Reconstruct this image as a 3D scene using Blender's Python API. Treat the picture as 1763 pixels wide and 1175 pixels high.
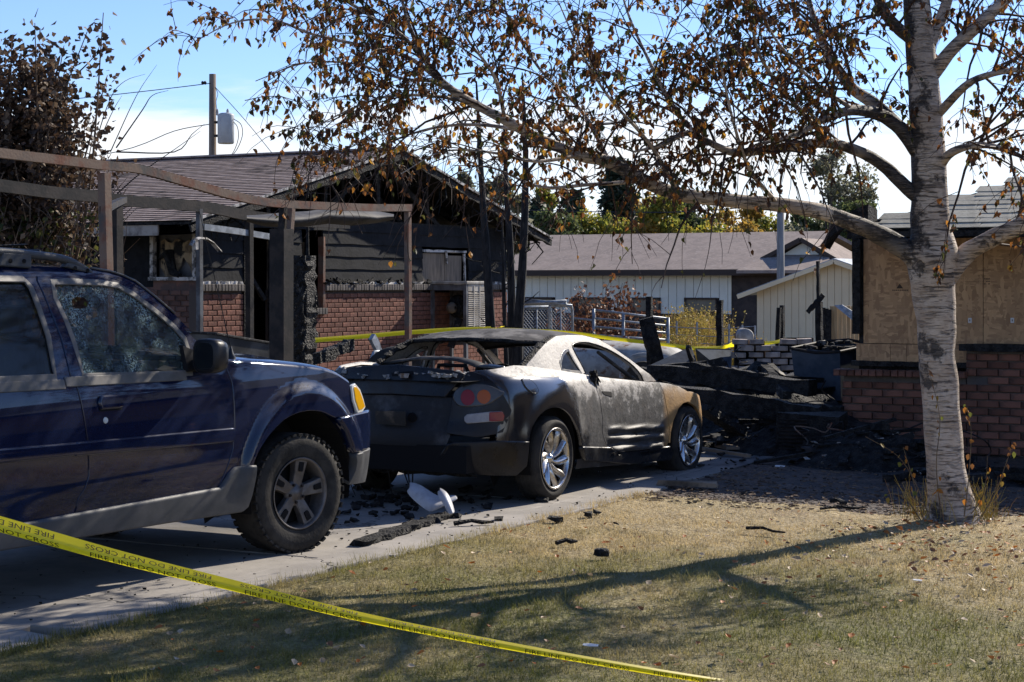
import bpy, bmesh, math, random
import numpy as np
from mathutils import Vector, Matrix, noise
from mathutils.geometry import delaunay_2d_cdt
for o in list(bpy.data.objects): bpy.data.objects.remove(o)
scene = bpy.context.scene
COL = scene.collection
rnd = random.Random(7)
PI = math.pi
# ---------------------------------------------------------------- camera
LENS_PX = 3100.0; HORIZON = 490.0; CXP = 881.5; EYE = 1.68
YAW = math.radians(28.6)
cam_d = bpy.data.cameras.new('camera'); cam = bpy.data.objects.new('camera', cam_d); COL.objects.link(cam)
cam.location = (0, 0, EYE); cam.rotation_euler = (PI/2, 0, YAW)
cam_d.sensor_width = 36.0; cam_d.lens = LENS_PX/1763*36; cam_d.shift_y = (HORIZON-587.5)/1763
cam_d.clip_start = .1; cam_d.clip_end = 3000
scene.camera = cam
# ---------------------------------------------------------------- sky and sun
SUN_EL = math.radians(32); SUN_DIR = Vector((.235*math.cos(SUN_EL), .972*math.cos(SUN_EL), math.sin(SUN_EL))).normalized()
world = bpy.data.worlds.new('World'); scene.world = world; world.use_nodes = True
wn = world.node_tree.nodes; wl = world.node_tree.links; wn.clear()
def wnode(t, **k):
    n = wn.new(t)
    for a, b in k.items(): setattr(n, a, b)
    return n
sky = wnode('ShaderNodeTexSky', sky_type='NISHITA', sun_disc=False, sun_elevation=SUN_EL, air_density=1.0, dust_density=.4, ozone_density=2.0, altitude=1400)
sky.sun_rotation = math.atan2(SUN_DIR.x, SUN_DIR.y)
tc = wnode('ShaderNodeTexCoord'); mp = wnode('ShaderNodeMapping'); mp.inputs['Scale'].default_value = (1.6, 1.6, 11)
wl.new(tc.outputs['Generated'], mp.inputs['Vector'])
cn = wnode('ShaderNodeTexNoise'); cn.inputs['Scale'].default_value = 2.6; cn.inputs['Detail'].default_value = 9; cn.inputs['Roughness'].default_value = .58; cn.inputs['Distortion'].default_value = .5
wl.new(mp.outputs['Vector'], cn.inputs['Vector'])
sx = wnode('ShaderNodeSeparateXYZ'); wl.new(tc.outputs['Generated'], sx.inputs['Vector'])
bank = wnode('ShaderNodeMapRange'); bank.interpolation_type = 'SMOOTHSTEP'
for i, v in zip(('From Min', 'From Max', 'To Min', 'To Max'), (.06, .15, .27, -.16)): bank.inputs[i].default_value = v
wl.new(sx.outputs['Z'], bank.inputs['Value'])
ad = wnode('ShaderNodeMath', operation='ADD'); wl.new(cn.outputs['Fac'], ad.inputs[0]); wl.new(bank.outputs['Result'], ad.inputs[1])
cr = wnode('ShaderNodeMapRange'); cr.interpolation_type = 'SMOOTHSTEP'
for i, v in zip(('From Min', 'From Max', 'To Min', 'To Max'), (.47, .80, 0, .95)): cr.inputs[i].default_value = v
wl.new(ad.outputs[0], cr.inputs['Value'])
cm = wnode('ShaderNodeMix', data_type='RGBA'); wl.new(cr.outputs['Result'], cm.inputs['Factor'])
tint = wnode('ShaderNodeMix', data_type='RGBA', blend_type='MULTIPLY'); tint.inputs['Factor'].default_value = 1
tint.inputs[7].default_value = (.60, .68, .88, 1); wl.new(sky.outputs['Color'], tint.inputs[6])
wl.new(tint.outputs[2], cm.inputs[6]); cm.inputs[7].default_value = (5.4, 5.55, 5.75, 1)
bg = wnode('ShaderNodeBackground'); bg.inputs['Strength'].default_value = .135; wl.new(cm.outputs[2], bg.inputs['Color'])
wo = wnode('ShaderNodeOutputWorld'); wl.new(bg.outputs[0], wo.inputs['Surface'])
sun_d = bpy.data.lights.new('sun', 'SUN'); sun_d.energy = 5.0; sun_d.angle = math.radians(.53); sun_d.color = (1, .91, .78)
sun = bpy.data.objects.new('sun', sun_d); COL.objects.link(sun); sun.rotation_euler = SUN_DIR.to_track_quat('Z', 'Y').to_euler(); sun.location = (10, 40, 40)
scene.view_settings.view_transform = 'Standard'; scene.view_settings.look = 'None'
scene.view_settings.exposure = 0.6; scene.view_settings.gamma = 1; scene.view_settings.use_curve_mapping = False
# ---------------------------------------------------------------- surveying the lot: sight lines to places at a known depth
_R = (math.cos(YAW), math.sin(YAW)); _F = (-math.sin(YAW), math.cos(YAW))
def at(px, py, Z):
    X = (px-CXP)*Z/LENS_PX
    return Vector((X*_R[0]+Z*_F[0], X*_R[1]+Z*_F[1], EYE+(HORIZON-py)*Z/LENS_PX))
def gnd(px, py, z=0): return at(px, py, (EYE-z)*LENS_PX/(py-HORIZON))
def onx(px, py, x0): return at(px, py, x0/((px-CXP)/LENS_PX*_R[0]+_F[0]))
def ony(px, py, y0): return at(px, py, y0/((px-CXP)/LENS_PX*_R[1]+_F[1]))
def proj(p):
    X = p[0]*_R[0]+p[1]*_R[1]; Z = p[0]*_F[0]+p[1]*_F[1]
    return CXP+X*LENS_PX/Z, HORIZON-(p[2]-EYE)*LENS_PX/Z
# ---------------------------------------------------------------- object helpers
ORG = {}
def tag(o, label, cat, group=None, kind=None):
    if label: o['label'] = label
    if cat: o['category'] = cat
    if group: o['group'] = group
    if kind: o['kind'] = kind
    return o
def thing(name, label, cat, loc=(0, 0, 0), rz=0, group=None):
    o = bpy.data.objects.new(name, None); COL.objects.link(o); o.empty_display_size = .2
    o.location = loc; o.rotation_euler = (0, 0, rz)
    ORG[o.name] = Vector(loc)
    return tag(o, label, cat, group)
def mk(name, v, f, m, parent=None, smooth=False, local=False, mats=None, fm=None, kind=None, normals=None):
    """link one mesh; world coordinates unless local"""
    me = bpy.data.meshes.new(name)
    if parent is not None and not local:
        o0 = ORG[parent.name]; v = [(a[0]-o0.x, a[1]-o0.y, a[2]-o0.z) for a in v]
    me.from_pydata([tuple(a) for a in v], [], f)
    for q in (mats or [m]): me.materials.append(q)
    if fm is not None: me.polygons.foreach_set('material_index', fm)
    me.validate(); me.update()
    if smooth: me.polygons.foreach_set('use_smooth', [True]*len(me.polygons))
    if normals is not None and len(normals) == len(me.vertices): me.normals_split_custom_set_from_vertices(normals)
    o = bpy.data.objects.new(name, me); COL.objects.link(o)
    if parent is not None:
        o.parent = parent; ORG[o.name] = ORG[parent.name]
    else: ORG[o.name] = Vector((0, 0, 0))
    if kind: o['kind'] = kind
    return o
def dup(o, parent=None, loc=None, rot=None, scale=None):
    c = o.copy(); COL.objects.link(c)
    if parent is not None: c.parent = parent
    if loc is not None: c.location = loc
    if rot is not None: c.rotation_euler = rot
    if scale is not None: c.scale = scale
    ORG[c.name] = ORG.get(o.name, Vector())
    return c
class MB:
    """collects simple shapes for ONE mesh"""
    def __init__(s): s.v = []; s.f = []; s.m = []; s.cur = 0
    def add(s, v, f):
        b = len(s.v); s.v += [tuple(a) for a in v]; s.f += [tuple(i+b for i in q) for q in f]; s.m += [s.cur]*len(f); return s
    def box(s, c, size, rz=0, M=None, jit=0):
        hx, hy, hz = size[0]/2, size[1]/2, size[2]/2
        T = M or Matrix.Rotation(rz, 3, 'Z')
        v = []
        for x, y, z in ((-1,-1,-1),(1,-1,-1),(1,1,-1),(-1,1,-1),(-1,-1,1),(1,-1,1),(1,1,1),(-1,1,1)):
            p = T @ Vector((x*hx, y*hy, z*hz)) + Vector(c)
            if jit: p += Vector((rnd.uniform(-jit, jit), rnd.uniform(-jit, jit), rnd.uniform(-jit, jit)))
            v.append(p)
        return s.add(v, [(0,3,2,1),(4,5,6,7),(0,1,5,4),(1,2,6,5),(2,3,7,6),(3,0,4,7)])
    def beam(s, a, b, w, h, up=(0,0,1), jit=0, seg=1, rough=0):
        """rectangular bar from a to b; seg/rough break its outline up"""
        a = Vector(a); b = Vector(b); d = (b-a).normalized(); u = Vector(up)
        if abs(d.dot(u)) > .98: u = Vector((0, 1, 0))
        r = d.cross(u).normalized(); u = r.cross(d).normalized()
        rings = []; base = len(s.v); V = []
        for i in range(seg+1):
            p = a.lerp(b, i/seg); 
            for sx, sz in ((-1,-1),(1,-1),(1,1),(-1,1)):
                k1 = 1+rnd.uniform(-rough, rough); k2 = 1+rnd.uniform(-rough, rough)
                V.append(p + r*(sx*w/2*k1) + u*(sz*h/2*k2))
        F = [(0,1,2,3)]
        for i in range(seg):
            q = i*4
            for k in range(4): F.append((q+k, q+4+k, q+4+(k+1) % 4, q+(k+1) % 4))
        q = seg*4; F.append((q+3, q+2, q+1, q))
        return s.add(V, F)
    def tube(s, pts, rad, n=8, cap=True, rough=0):
        pts = [Vector(p) for p in pts]
        if not isinstance(rad, (list, tuple)): rad = [rad]*len(pts)
        V = []; F = []; prev = None
        for i, p in enumerate(pts):
            d = (pts[min(i+1, len(pts)-1)] - pts[max(i-1, 0)])
            d = d.normalized() if d.length > 1e-9 else Vector((0, 0, 1))
            if prev is None:
                u = Vector((0, 0, 1)) if abs(d.z) < .9 else Vector((1, 0, 0))
                u = (u - d*u.dot(d)).normalized()
            else:
                u = prev - d*prev.dot(d)
                u = u.normalized() if u.length > 1e-6 else Vector((1, 0, 0))
            prev = u; r = d.cross(u)
            for k in range(n):
                a = 2*PI*k/n; q = rad[i]*(1+(rnd.uniform(-rough, rough) if rough else 0))
                V.append(p + u*math.cos(a)*q + r*math.sin(a)*q)
        for i in range(len(pts)-1):
            for k in range(n):
                F.append((i*n+k, i*n+(k+1) % n, (i+1)*n+(k+1) % n, (i+1)*n+k))
        if cap:
            F.append(tuple(range(n-1, -1, -1))); q = (len(pts)-1)*n; F.append(tuple(range(q, q+n)))
        return s.add(V, F)
    def quad(s, *p): return s.add(p, [tuple(range(len(p)))])
    def prism(s, poly, vec):
        n = len(poly); vec = Vector(vec); a = [Vector(p) for p in poly]
        return s.add(a+[p+vec for p in a], [tuple(range(n))[::-1], tuple(range(n, 2*n))]+[(i, (i+1) % n, n+(i+1) % n, n+i) for i in range(n)])
    def lathe(s, prof, n=32, axis='Y', c=(0,0,0), closed=False):
        """prof: (radius, along-axis)"""
        V = []; F = []; m = len(prof); c = Vector(c)
        for k in range(n):
            a = 2*PI*k/n; ca, sa = math.cos(a), math.sin(a)
            for r, h in prof:
                p = {'Y': (r*ca, h, r*sa), 'Z': (r*ca, r*sa, h), 'X': (h, r*ca, r*sa)}[axis]
                V.append(Vector(p)+c)
        for k in range(n):
            k2 = (k+1) % n
            for j in range(m if closed else m-1):
                j2 = (j+1) % m
                F.append((k*m+j, k*m+j2, k2*m+j2, k2*m+j))
        return s.add(V, F)
    def build(s, name, m=None, parent=None, smooth=False, local=False, kind=None, mats=None):
        return mk(name, s.v, s.f, m, parent, smooth, local, mats=mats, fm=s.m if mats else None, kind=kind)
def fix_normals(o):
    bm = bmesh.new(); bm.from_mesh(o.data); bmesh.ops.recalc_face_normals(bm, faces=bm.faces); bm.to_mesh(o.data); bm.free(); return o
def bevel(o, w=.01, seg=2, ang=40):
    b = o.modifiers.new('bevel', 'BEVEL'); b.width = w; b.segments = seg; b.limit_method = 'ANGLE'; b.angle_limit = math.radians(ang); return o
def crom(P, n):
    """Catmull-Rom through P with n samples per span"""
    P = [np.array(p, float) for p in P]; out = []
    for i in range(len(P)-1):
        p0 = P[i-1] if i else 2*P[0]-P[1]; p1, p2 = P[i], P[i+1]; p3 = P[i+2] if i+2 < len(P) else 2*P[-1]-P[-2]
        for k in range(n):
            t = k/n
            out.append(.5*((2*p1)+(-p0+p2)*t+(2*p0-5*p1+4*p2-p3)*t*t+(-p0+3*p1-3*p2+p3)*t**3))
    out.append(P[-1]); return [tuple(p) for p in out]
def pw(xs, ys):
    """smooth one-dimensional profile through points"""
    d = crom(list(zip(xs, ys)), 12); X = np.array([q[0] for q in d]); Y = np.array([q[1] for q in d])
    return lambda x: float(np.interp(x, X, Y))
def sstep(a, b, x):
    t = min(1, max(0, (x-a)/(b-a))); return t*t*(3-2*t)
def inside(p, poly):
    x, y = p; c = False; n = len(poly)
    for i in range(n):
        x1, y1 = poly[i]; x2, y2 = poly[i-1]
        if (y1 > y) != (y2 > y) and x < (x2-x1)*(y-y1)/(y2-y1)+x1: c = not c
    return c
def resample(poly, step):
    out = []
    for i, a in enumerate(poly):
        b = poly[(i+1) % len(poly)]; L = math.hypot(b[0]-a[0], b[1]-a[1]); n = max(1, int(L/step+.5))
        for k in range(n): out.append((a[0]+(b[0]-a[0])*k/n, a[1]+(b[1]-a[1])*k/n))
    return out
def segd(p, poly):
    best = 9
    for i, a in enumerate(poly):
        b = poly[(i+1) % len(poly)]; dx, dy = b[0]-a[0], b[1]-a[1]; L = dx*dx+dy*dy or 1e-9
        t = max(0, min(1, ((p[0]-a[0])*dx+(p[1]-a[1])*dy)/L)); best = min(best, math.hypot(p[0]-a[0]-t*dx, p[1]-a[1]-t*dy))
    return best
def surf_panel(name, poly, fn, m, parent, step=.05, lip=.018, holes=(), flip=False, out=0.0, local=True, rnd_edge=.004):
    """sheet cut to a 2-D outline and laid on the curved surface fn(a, b); analytic normals; turned-in rim"""
    poly = resample(poly, step); holes = [resample(h, step) for h in holes]
    pts = list(poly); edges = [(i, (i+1) % len(poly)) for i in range(len(poly))]
    for h in holes:
        b = len(pts); pts += h; edges += [(b+i, b+(i+1) % len(h)) for i in range(len(h))]
    nb = len(pts)
    xs = [p[0] for p in poly]; ys = [p[1] for p in poly]
    a = math.floor(min(xs)/step)*step
    while a < max(xs):
        b = math.floor(min(ys)/step)*step
        while b < max(ys):
            p = (a, b)
            if inside(p, poly) and not any(inside(p, h) for h in holes) and segd(p, poly) > step*.45 and all(segd(p, h) > step*.45 for h in holes): pts.append(p)
            b += step
        a += step
    V2, E2, F2, _, _, _ = delaunay_2d_cdt([Vector(p) for p in pts], edges, [], 1, 1e-6)
    if holes: F2 = [f for f in F2 if not any(inside((sum(V2[i][0] for i in f)/len(f), sum(V2[i][1] for i in f)/len(f)), h) for h in holes)]
    e = .006
    def P(u, w): return Vector(fn(u, w))
    def N(u, w):
        n = (P(u+e, w)-P(u-e, w)).cross(P(u, w+e)-P(u, w-e)); n.normalize(); return -n if flip else n
    V = []; NO = []
    for p in V2:
        n = N(p[0], p[1]); V.append(P(p[0], p[1])+n*out); NO.append(n)
    F = []
    for f in F2:
        f = list(f); n = (V[f[1]]-V[f[0]]).cross(V[f[2]]-V[f[0]])
        if n.dot(NO[f[0]]) < 0: f.reverse()
        F.append(tuple(f))
    if lip:
        cnt = {}
        for f in F:
            for i in range(len(f)):
                k = (f[i], f[(i+1) % len(f)]); cnt[k] = cnt.get(k, 0)+1
        bd = [k for k in cnt if (k[1], k[0]) not in cnt]
        ix = {}
        for i, j in bd:
            d = (V[j]-V[i]).normalized()
            for q in (i, j):
                ix.setdefault(q, []).append(d.cross(NO[q]))
        new = {}
        for q, ns in ix.items():
            o = sum(ns, Vector()); o = o.normalized() if o.length > 1e-6 else Vector((0, 0, 1))
            a_ = len(V); V.append(V[q]+o*rnd_edge-NO[q]*rnd_edge); NO.append((o+NO[q]*.6).normalized())
            V.append(V[q]+o*rnd_edge*.8-NO[q]*lip); NO.append(o); new[q] = a_
        for i, j in bd:
            F.append((i, new[i], new[j], j)); F.append((new[i], new[i]+1, new[j]+1, new[j]))
    return mk(name, V, F, m, parent, smooth=True, local=local, normals=[tuple(n) for n in NO])
def loft(name, rows, m, parent, local=True, smooth=True, closed=False, caps=False, flip=False):
    n = len(rows[0]); V = [p for r in rows for p in r]; F = []
    for i in range(len(rows)-1):
        for k in range(n if closed else n-1):
            q = (i*n+k, i*n+(k+1) % n, (i+1)*n+(k+1) % n, (i+1)*n+k); F.append(q[::-1] if flip else q)
    if caps:
        F.append(tuple(range(n-1, -1, -1))); F.append(tuple(range((len(rows)-1)*n, len(rows)*n)))
    return mk(name, V, F, m, parent, smooth, local)
# ---------------------------------------------------------------- materials
def mat(name, col, rough=.6, metal=0, col2=None, scale=6, lo=.4, hi=.6, bump=0, bscale=40, coat=0, spec=.18, trans=0, rvar=0, third=None, tscale=2, tlo=.5, thi=.65, stretch=None, rough2=None, detail=6, bdist=.01, vor=0):
    m = bpy.data.materials.new(name); m.use_nodes = True; nt = m.node_tree; N = nt.nodes; L = nt.links
    b = N['Principled BSDF']; b.inputs['Base Color'].default_value = (*col, 1); b.inputs['Roughness'].default_value = rough
    b.inputs['Metallic'].default_value = metal; b.inputs['Coat Weight'].default_value = coat; b.inputs['Coat Roughness'].default_value = .04
    b.inputs['Specular IOR Level'].default_value = spec; b.inputs['Transmission Weight'].default_value = trans
    t = N.new('ShaderNodeTexCoord'); vec = t.outputs['Object']
    if stretch:
        mp = N.new('ShaderNodeMapping'); mp.inputs['Scale'].default_value = stretch; L.new(vec, mp.inputs['Vector']); vec = mp.outputs['Vector']
    cur = None
    def noise_mix(prev, c, sc, lo, hi, seed):
        n = N.new('ShaderNodeTexNoise'); n.noise_dimensions = '4D'; n.inputs['W'].default_value = seed; n.inputs['Scale'].default_value = sc; n.inputs['Detail'].default_value = detail; n.inputs['Roughness'].default_value = .62
        L.new(vec, n.inputs['Vector'])
        r = N.new('ShaderNodeMapRange'); r.interpolation_type = 'SMOOTHSTEP'; r.inputs['From Min'].default_value = lo; r.inputs['From Max'].default_value = hi; L.new(n.outputs['Fac'], r.inputs['Value'])
        x = N.new('ShaderNodeMix'); x.data_type = 'RGBA'; L.new(r.outputs['Result'], x.inputs['Factor'])
        if prev is None: x.inputs[6].default_value = (*col, 1)
        else: L.new(prev, x.inputs[6])
        x.inputs[7].default_value = (*c, 1); return x.outputs[2], r.outputs['Result']
    if col2:
        cur, fac = noise_mix(None, col2, scale, lo, hi, 1.3)
        if rough2 is not None:
            rr = N.new('ShaderNodeMapRange'); rr.inputs['To Min'].default_value = rough; rr.inputs['To Max'].default_value = rough2; L.new(fac, rr.inputs['Value']); L.new(rr.outputs['Result'], b.inputs['Roughness'])
    if third: cur, _ = noise_mix(cur, third, tscale, tlo, thi, 7.1)
    if rvar:
        oi = N.new('ShaderNodeObjectInfo'); rr = N.new('ShaderNodeMapRange'); rr.inputs['To Min'].default_value = 1-rvar; rr.inputs['To Max'].default_value = 1+rvar; L.new(oi.outputs['Random'], rr.inputs['Value'])
        hs = N.new('ShaderNodeHueSaturation'); L.new(rr.outputs['Result'], hs.inputs['Value'])
        if cur is None: hs.inputs['Color'].default_value = (*col, 1)
        else: L.new(cur, hs.inputs['Color'])
        cur = hs.outputs['Color']
    if cur is not None: L.new(cur, b.inputs['Base Color'])
    if bump:
        if vor:
            n = N.new('ShaderNodeTexVoronoi'); n.feature = 'DISTANCE_TO_EDGE'; o = 'Distance'
        else:
            n = N.new('ShaderNodeTexNoise'); n.inputs['Detail'].default_value = 8; o = 'Fac'
        n.inputs['Scale'].default_value = bscale; L.new(vec, n.inputs['Vector'])
        bp = N.new('ShaderNodeBump'); bp.inputs['Strength'].default_value = bump; bp.inputs['Distance'].default_value = bdist
        L.new(n.outputs[o], bp.inputs['Height']); L.new(bp.outputs['Normal'], b.inputs['Normal'])
    return m
M = {}
M['char'] = mat('charred_wood', (.009, .009, .009), .8, col2=(.028, .027, .026), scale=14, bump=.9, bscale=34, bdist=.02, vor=1, third=(.12, .115, .11), tscale=11, tlo=.64, thi=.8)
M['soot'] = mat('sooty_sheathing', (.007, .008, .010), .85, col2=(.014, .015, .018), scale=4, bump=.5, bscale=22, bdist=.01, third=(.04, .04, .042), tscale=3, tlo=.6, thi=.8)
M['ash'] = mat('ashy_char', (.022, .022, .022), .9, col2=(.17, .16, .15), scale=18, lo=.52, hi=.72, bump=.8, bscale=40)
M['rust'] = mat('heat_rusted_steel', (.17, .12, .09), .7, metal=0, col2=(.16, .07, .045), scale=5, lo=.45, hi=.6, third=(.08, .075, .07), tscale=3, tlo=.5, thi=.65, bump=.25, bscale=50)
M['steel_dark'] = mat('burnt_steel', (.011, .011, .012), .65, metal=0, col2=(.032, .026, .023), scale=6, bump=.2, bscale=40)
M['galv'] = mat('galvanised_steel', (.36, .39, .42), .5, metal=.4, col2=(.22, .24, .26), scale=12)
M['glass_dark'] = mat('dark_glass', (.01, .012, .014), .06, spec=.5)
M['rubber'] = mat('tyre_rubber', (.022, .021, .02), .8, col2=(.045, .042, .038), scale=9, bump=.25, bscale=60)
M['black_plastic'] = mat('black_plastic', (.014, .014, .016), .42, spec=.35)
# ================================================================ ground, lawn, mulch, driveway
def node_mat(name):
    m = bpy.data.materials.new(name); m.use_nodes = True; return m, m.node_tree.nodes, m.node_tree.links, m.node_tree.nodes['Principled BSDF']
def ramp_noise(N, L, vec, scale, lo, hi, detail=5, w=0, rough=.6):
    n = N.new('ShaderNodeTexNoise'); n.noise_dimensions = '4D'; n.inputs['W'].default_value = w; n.inputs['Scale'].default_value = scale; n.inputs['Detail'].default_value = detail; n.inputs['Roughness'].default_value = rough
    L.new(vec, n.inputs['Vector']); r = N.new('ShaderNodeMapRange'); r.interpolation_type = 'SMOOTHSTEP'; r.inputs['From Min'].default_value = lo; r.inputs['From Max'].default_value = hi
    L.new(n.outputs['Fac'], r.inputs['Value']); return r.outputs['Result'], n.outputs['Fac']
def mixc(N, L, fac, a, b):
    x = N.new('ShaderNodeMix'); x.data_type = 'RGBA'
    if isinstance(fac, float): x.inputs['Factor'].default_value = fac
    else: L.new(fac, x.inputs['Factor'])
    for i, c in ((6, a), (7, b)):
        if isinstance(c, tuple): x.inputs[i].default_value = (*c, 1)
        else: L.new(c, x.inputs[i])
    return x.outputs[2]
def mathn(N, L, op, a, b=None):
    x = N.new('ShaderNodeMath'); x.operation = op; x.use_clamp = False
    for i, c in ((0, a), (1, b)):
        if c is None: continue
        if isinstance(c, (int, float)): x.inputs[i].default_value = c
        else: L.new(c, x.inputs[i])
    return x.outputs[0]
def bump_to(N, L, b, h, strength, dist):
    bp = N.new('ShaderNodeBump'); bp.inputs['Strength'].default_value = strength; bp.inputs['Distance'].default_value = dist
    L.new(h, bp.inputs['Height']); L.new(bp.outputs['Normal'], b.inputs['Normal'])
def lawn_material(name, blades):
    m, N, L, b = node_mat(name); g = N.new('ShaderNodeNewGeometry'); pos = g.outputs['Position']
    sep = N.new('ShaderNodeSeparateXYZ'); L.new(pos, sep.inputs[0])
    patch, _ = ramp_noise(N, L, pos, .9, .38, .62, 5, 3)
    # the turf gets drier toward the burnt side of the lot
    dry = N.new('ShaderNodeMapRange'); dry.inputs['From Min'].default_value = 8.3; dry.inputs['From Max'].default_value = 12.6; dry.inputs['To Min'].default_value = -.05; dry.inputs['To Max'].default_value = .85; dry.clamp = True
    L.new(sep.outputs['Y'], dry.inputs['Value'])
    f = mathn(N, L, 'ADD', mathn(N, L, 'MULTIPLY', patch, .55), dry.outputs['Result']); cl = N.new('ShaderNodeClamp'); L.new(f, cl.inputs[0])
    fine, _ = ramp_noise(N, L, pos, 30 if not blades else 90, .35, .65, 3, 5)
    green = mixc(N, L, fine, (.11, .125, .024), (.26, .255, .07)); straw = mixc(N, L, fine, (.42, .31, .14), (.74, .60, .33))
    c = mixc(N, L, cl.outputs[0], green, straw)
    mid, _ = ramp_noise(N, L, pos, 7, .38, .62, 6, 13, .7); c = mixc(N, L, mathn(N, L, 'MULTIPLY', mathn(N, L, 'SUBTRACT', 1.0, mid), .42), c, (.09, .07, .03))
    bare, _ = ramp_noise(N, L, pos, 1.3, .60, .68, 6, 17); c = mixc(N, L, mathn(N, L, 'MULTIPLY', bare, .5), c, (.40, .31, .19))
    scorch, _ = ramp_noise(N, L, pos, 1.7, .52, .7, 5, 9)
    near = N.new('ShaderNodeMapRange'); near.inputs['From Min'].default_value = 11.6; near.inputs['From Max'].default_value = 13.0; L.new(sep.outputs['Y'], near.inputs['Value'])
    c = mixc(N, L, mathn(N, L, 'MULTIPLY', mathn(N, L, 'MULTIPLY', scorch, near.outputs['Result']), .7), c, (.16, .085, .04))
    if not blades: c = mixc(N, L, .35, c, (.14, .10, .055))
    L.new(c, b.inputs['Base Color']); b.inputs['Roughness'].default_value = .75; b.inputs['Specular IOR Level'].default_value = .25
    if blades:
        t = N.new('ShaderNodeBsdfTranslucent'); L.new(c, t.inputs['Color']); x = N.new('ShaderNodeMixShader'); x.inputs[0].default_value = .45; L.new(b.outputs[0], x.inputs[1]); L.new(t.outputs[0], x.inputs[2]); L.new(x.outputs[0], N['Material Output'].inputs['Surface'])
    else:
        _, h = ramp_noise(N, L, pos, 26, 0, 1, 8, 1); bump_to(N, L, b, h, 1, .05)
    return m
M['turf'] = lawn_material('lawn_turf', False); M['blade'] = lawn_material('grass_blade', True)
M['soil'] = mat('dry_yard_soil', (.13, .1, .07), .95, col2=(.2, .165, .1), scale=1.2, bump=.6, bscale=20, bdist=.03, third=(.1, .1, .04), tscale=.7, tlo=.52, thi=.66)
def mulch_mat():
    m, N, L, b = node_mat('bark_mulch'); g = N.new('ShaderNodeNewGeometry'); pos = g.outputs['Position']
    v = N.new('ShaderNodeTexVoronoi'); v.inputs['Scale'].default_value = 30; v.inputs['Randomness'].default_value = 1; L.new(pos, v.inputs['Vector'])
    s = N.new('ShaderNodeSeparateColor'); L.new(v.outputs['Color'], s.inputs[0])
    c = mixc(N, L, s.outputs[0], (.035, .025, .02), (.15, .1, .07)); f, h = ramp_noise(N, L, pos, 3, .4, .65, 5, 2); c = mixc(N, L, f, c, (.045, .038, .034))
    L.new(c, b.inputs['Base Color']); b.inputs['Roughness'].default_value = .9
    bump_to(N, L, b, v.outputs['Distance'], 1, .03); return m
M['mulch'] = mulch_mat()
def concrete_mat():
    m, N, L, b = node_mat('driveway_concrete'); g = N.new('ShaderNodeNewGeometry'); pos = g.outputs['Position']
    sep = N.new('ShaderNodeSeparateXYZ'); L.new(pos, sep.inputs[0])
    a, h = ramp_noise(N, L, pos, 2.2, .35, .65, 7, 0); c = mixc(N, L, a, (.36, .33, .29), (.25, .23, .205))
    s1, _ = ramp_noise(N, L, pos, 60, .55, .75, 3, 4); c = mixc(N, L, mathn(N, L, 'MULTIPLY', s1, .5), c, (.17, .16, .15))
    # soot washed out of the fire: dark film with its own edge, thick past the coupe
    so, _ = ramp_noise(N, L, pos, 1.1, .36, .66, 7, 11)
    k = N.new('ShaderNodeMapRange'); k.inputs['From Min'].default_value = 13.2; k.inputs['From Max'].default_value = 15.2; k.inputs['To Min'].default_value = .1; k.inputs['To Max'].default_value = 1.0; L.new(sep.outputs['Y'], k.inputs['Value'])
    k2 = N.new('ShaderNodeMapRange'); k2.inputs['From Min'].default_value = -6.5; k2.inputs['From Max'].default_value = -7.6; k2.inputs['To Max'].default_value = .75; L.new(sep.outputs['X'], k2.inputs['Value'])
    kk = mathn(N, L, 'MAXIMUM', k.outputs['Result'], k2.outputs['Result'])
    ff = mathn(N, L, 'MULTIPLY', kk, mathn(N, L, 'ADD', mathn(N, L, 'MULTIPLY', so, .6), .4)); c = mixc(N, L, ff, c, (.052, .05, .05))
    w = N.new('ShaderNodeTexVoronoi'); w.feature = 'DISTANCE_TO_EDGE'; w.inputs['Scale'].default_value = .55; n2 = N.new('ShaderNodeTexNoise'); n2.inputs['Scale'].default_value = 5; L.new(pos, n2.inputs['Vector'])
    va = N.new('ShaderNodeVectorMath'); va.operation = 'MULTIPLY_ADD'; va.inputs[1].default_value = (.35, .35, .35); L.new(n2.outputs['Color'], va.inputs[0]); L.new(pos, va.inputs[2]); L.new(va.outputs[0], w.inputs['Vector'])
    ck = N.new('ShaderNodeMapRange'); ck.inputs['From Max'].default_value = .006; ck.inputs['To Min'].default_value = 1; ck.inputs['To Max'].default_value = 0; L.new(w.outputs['Distance'], ck.inputs['Value'])
    c = mixc(N, L, ck.outputs['Result'], c, (.05, .045, .04)); L.new(c, b.inputs['Base Color']); b.inputs['Roughness'].default_value = .85
    hh = mathn(N, L, 'SUBTRACT', mathn(N, L, 'ADD', h, mathn(N, L, 'MULTIPLY', s1, .1)), ck.outputs['Result']); bump_to(N, L, b, hh, .55, .02); return m
M['concrete'] = concrete_mat()
def drop(y): return -.95*sstep(30, 50, y)
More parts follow.
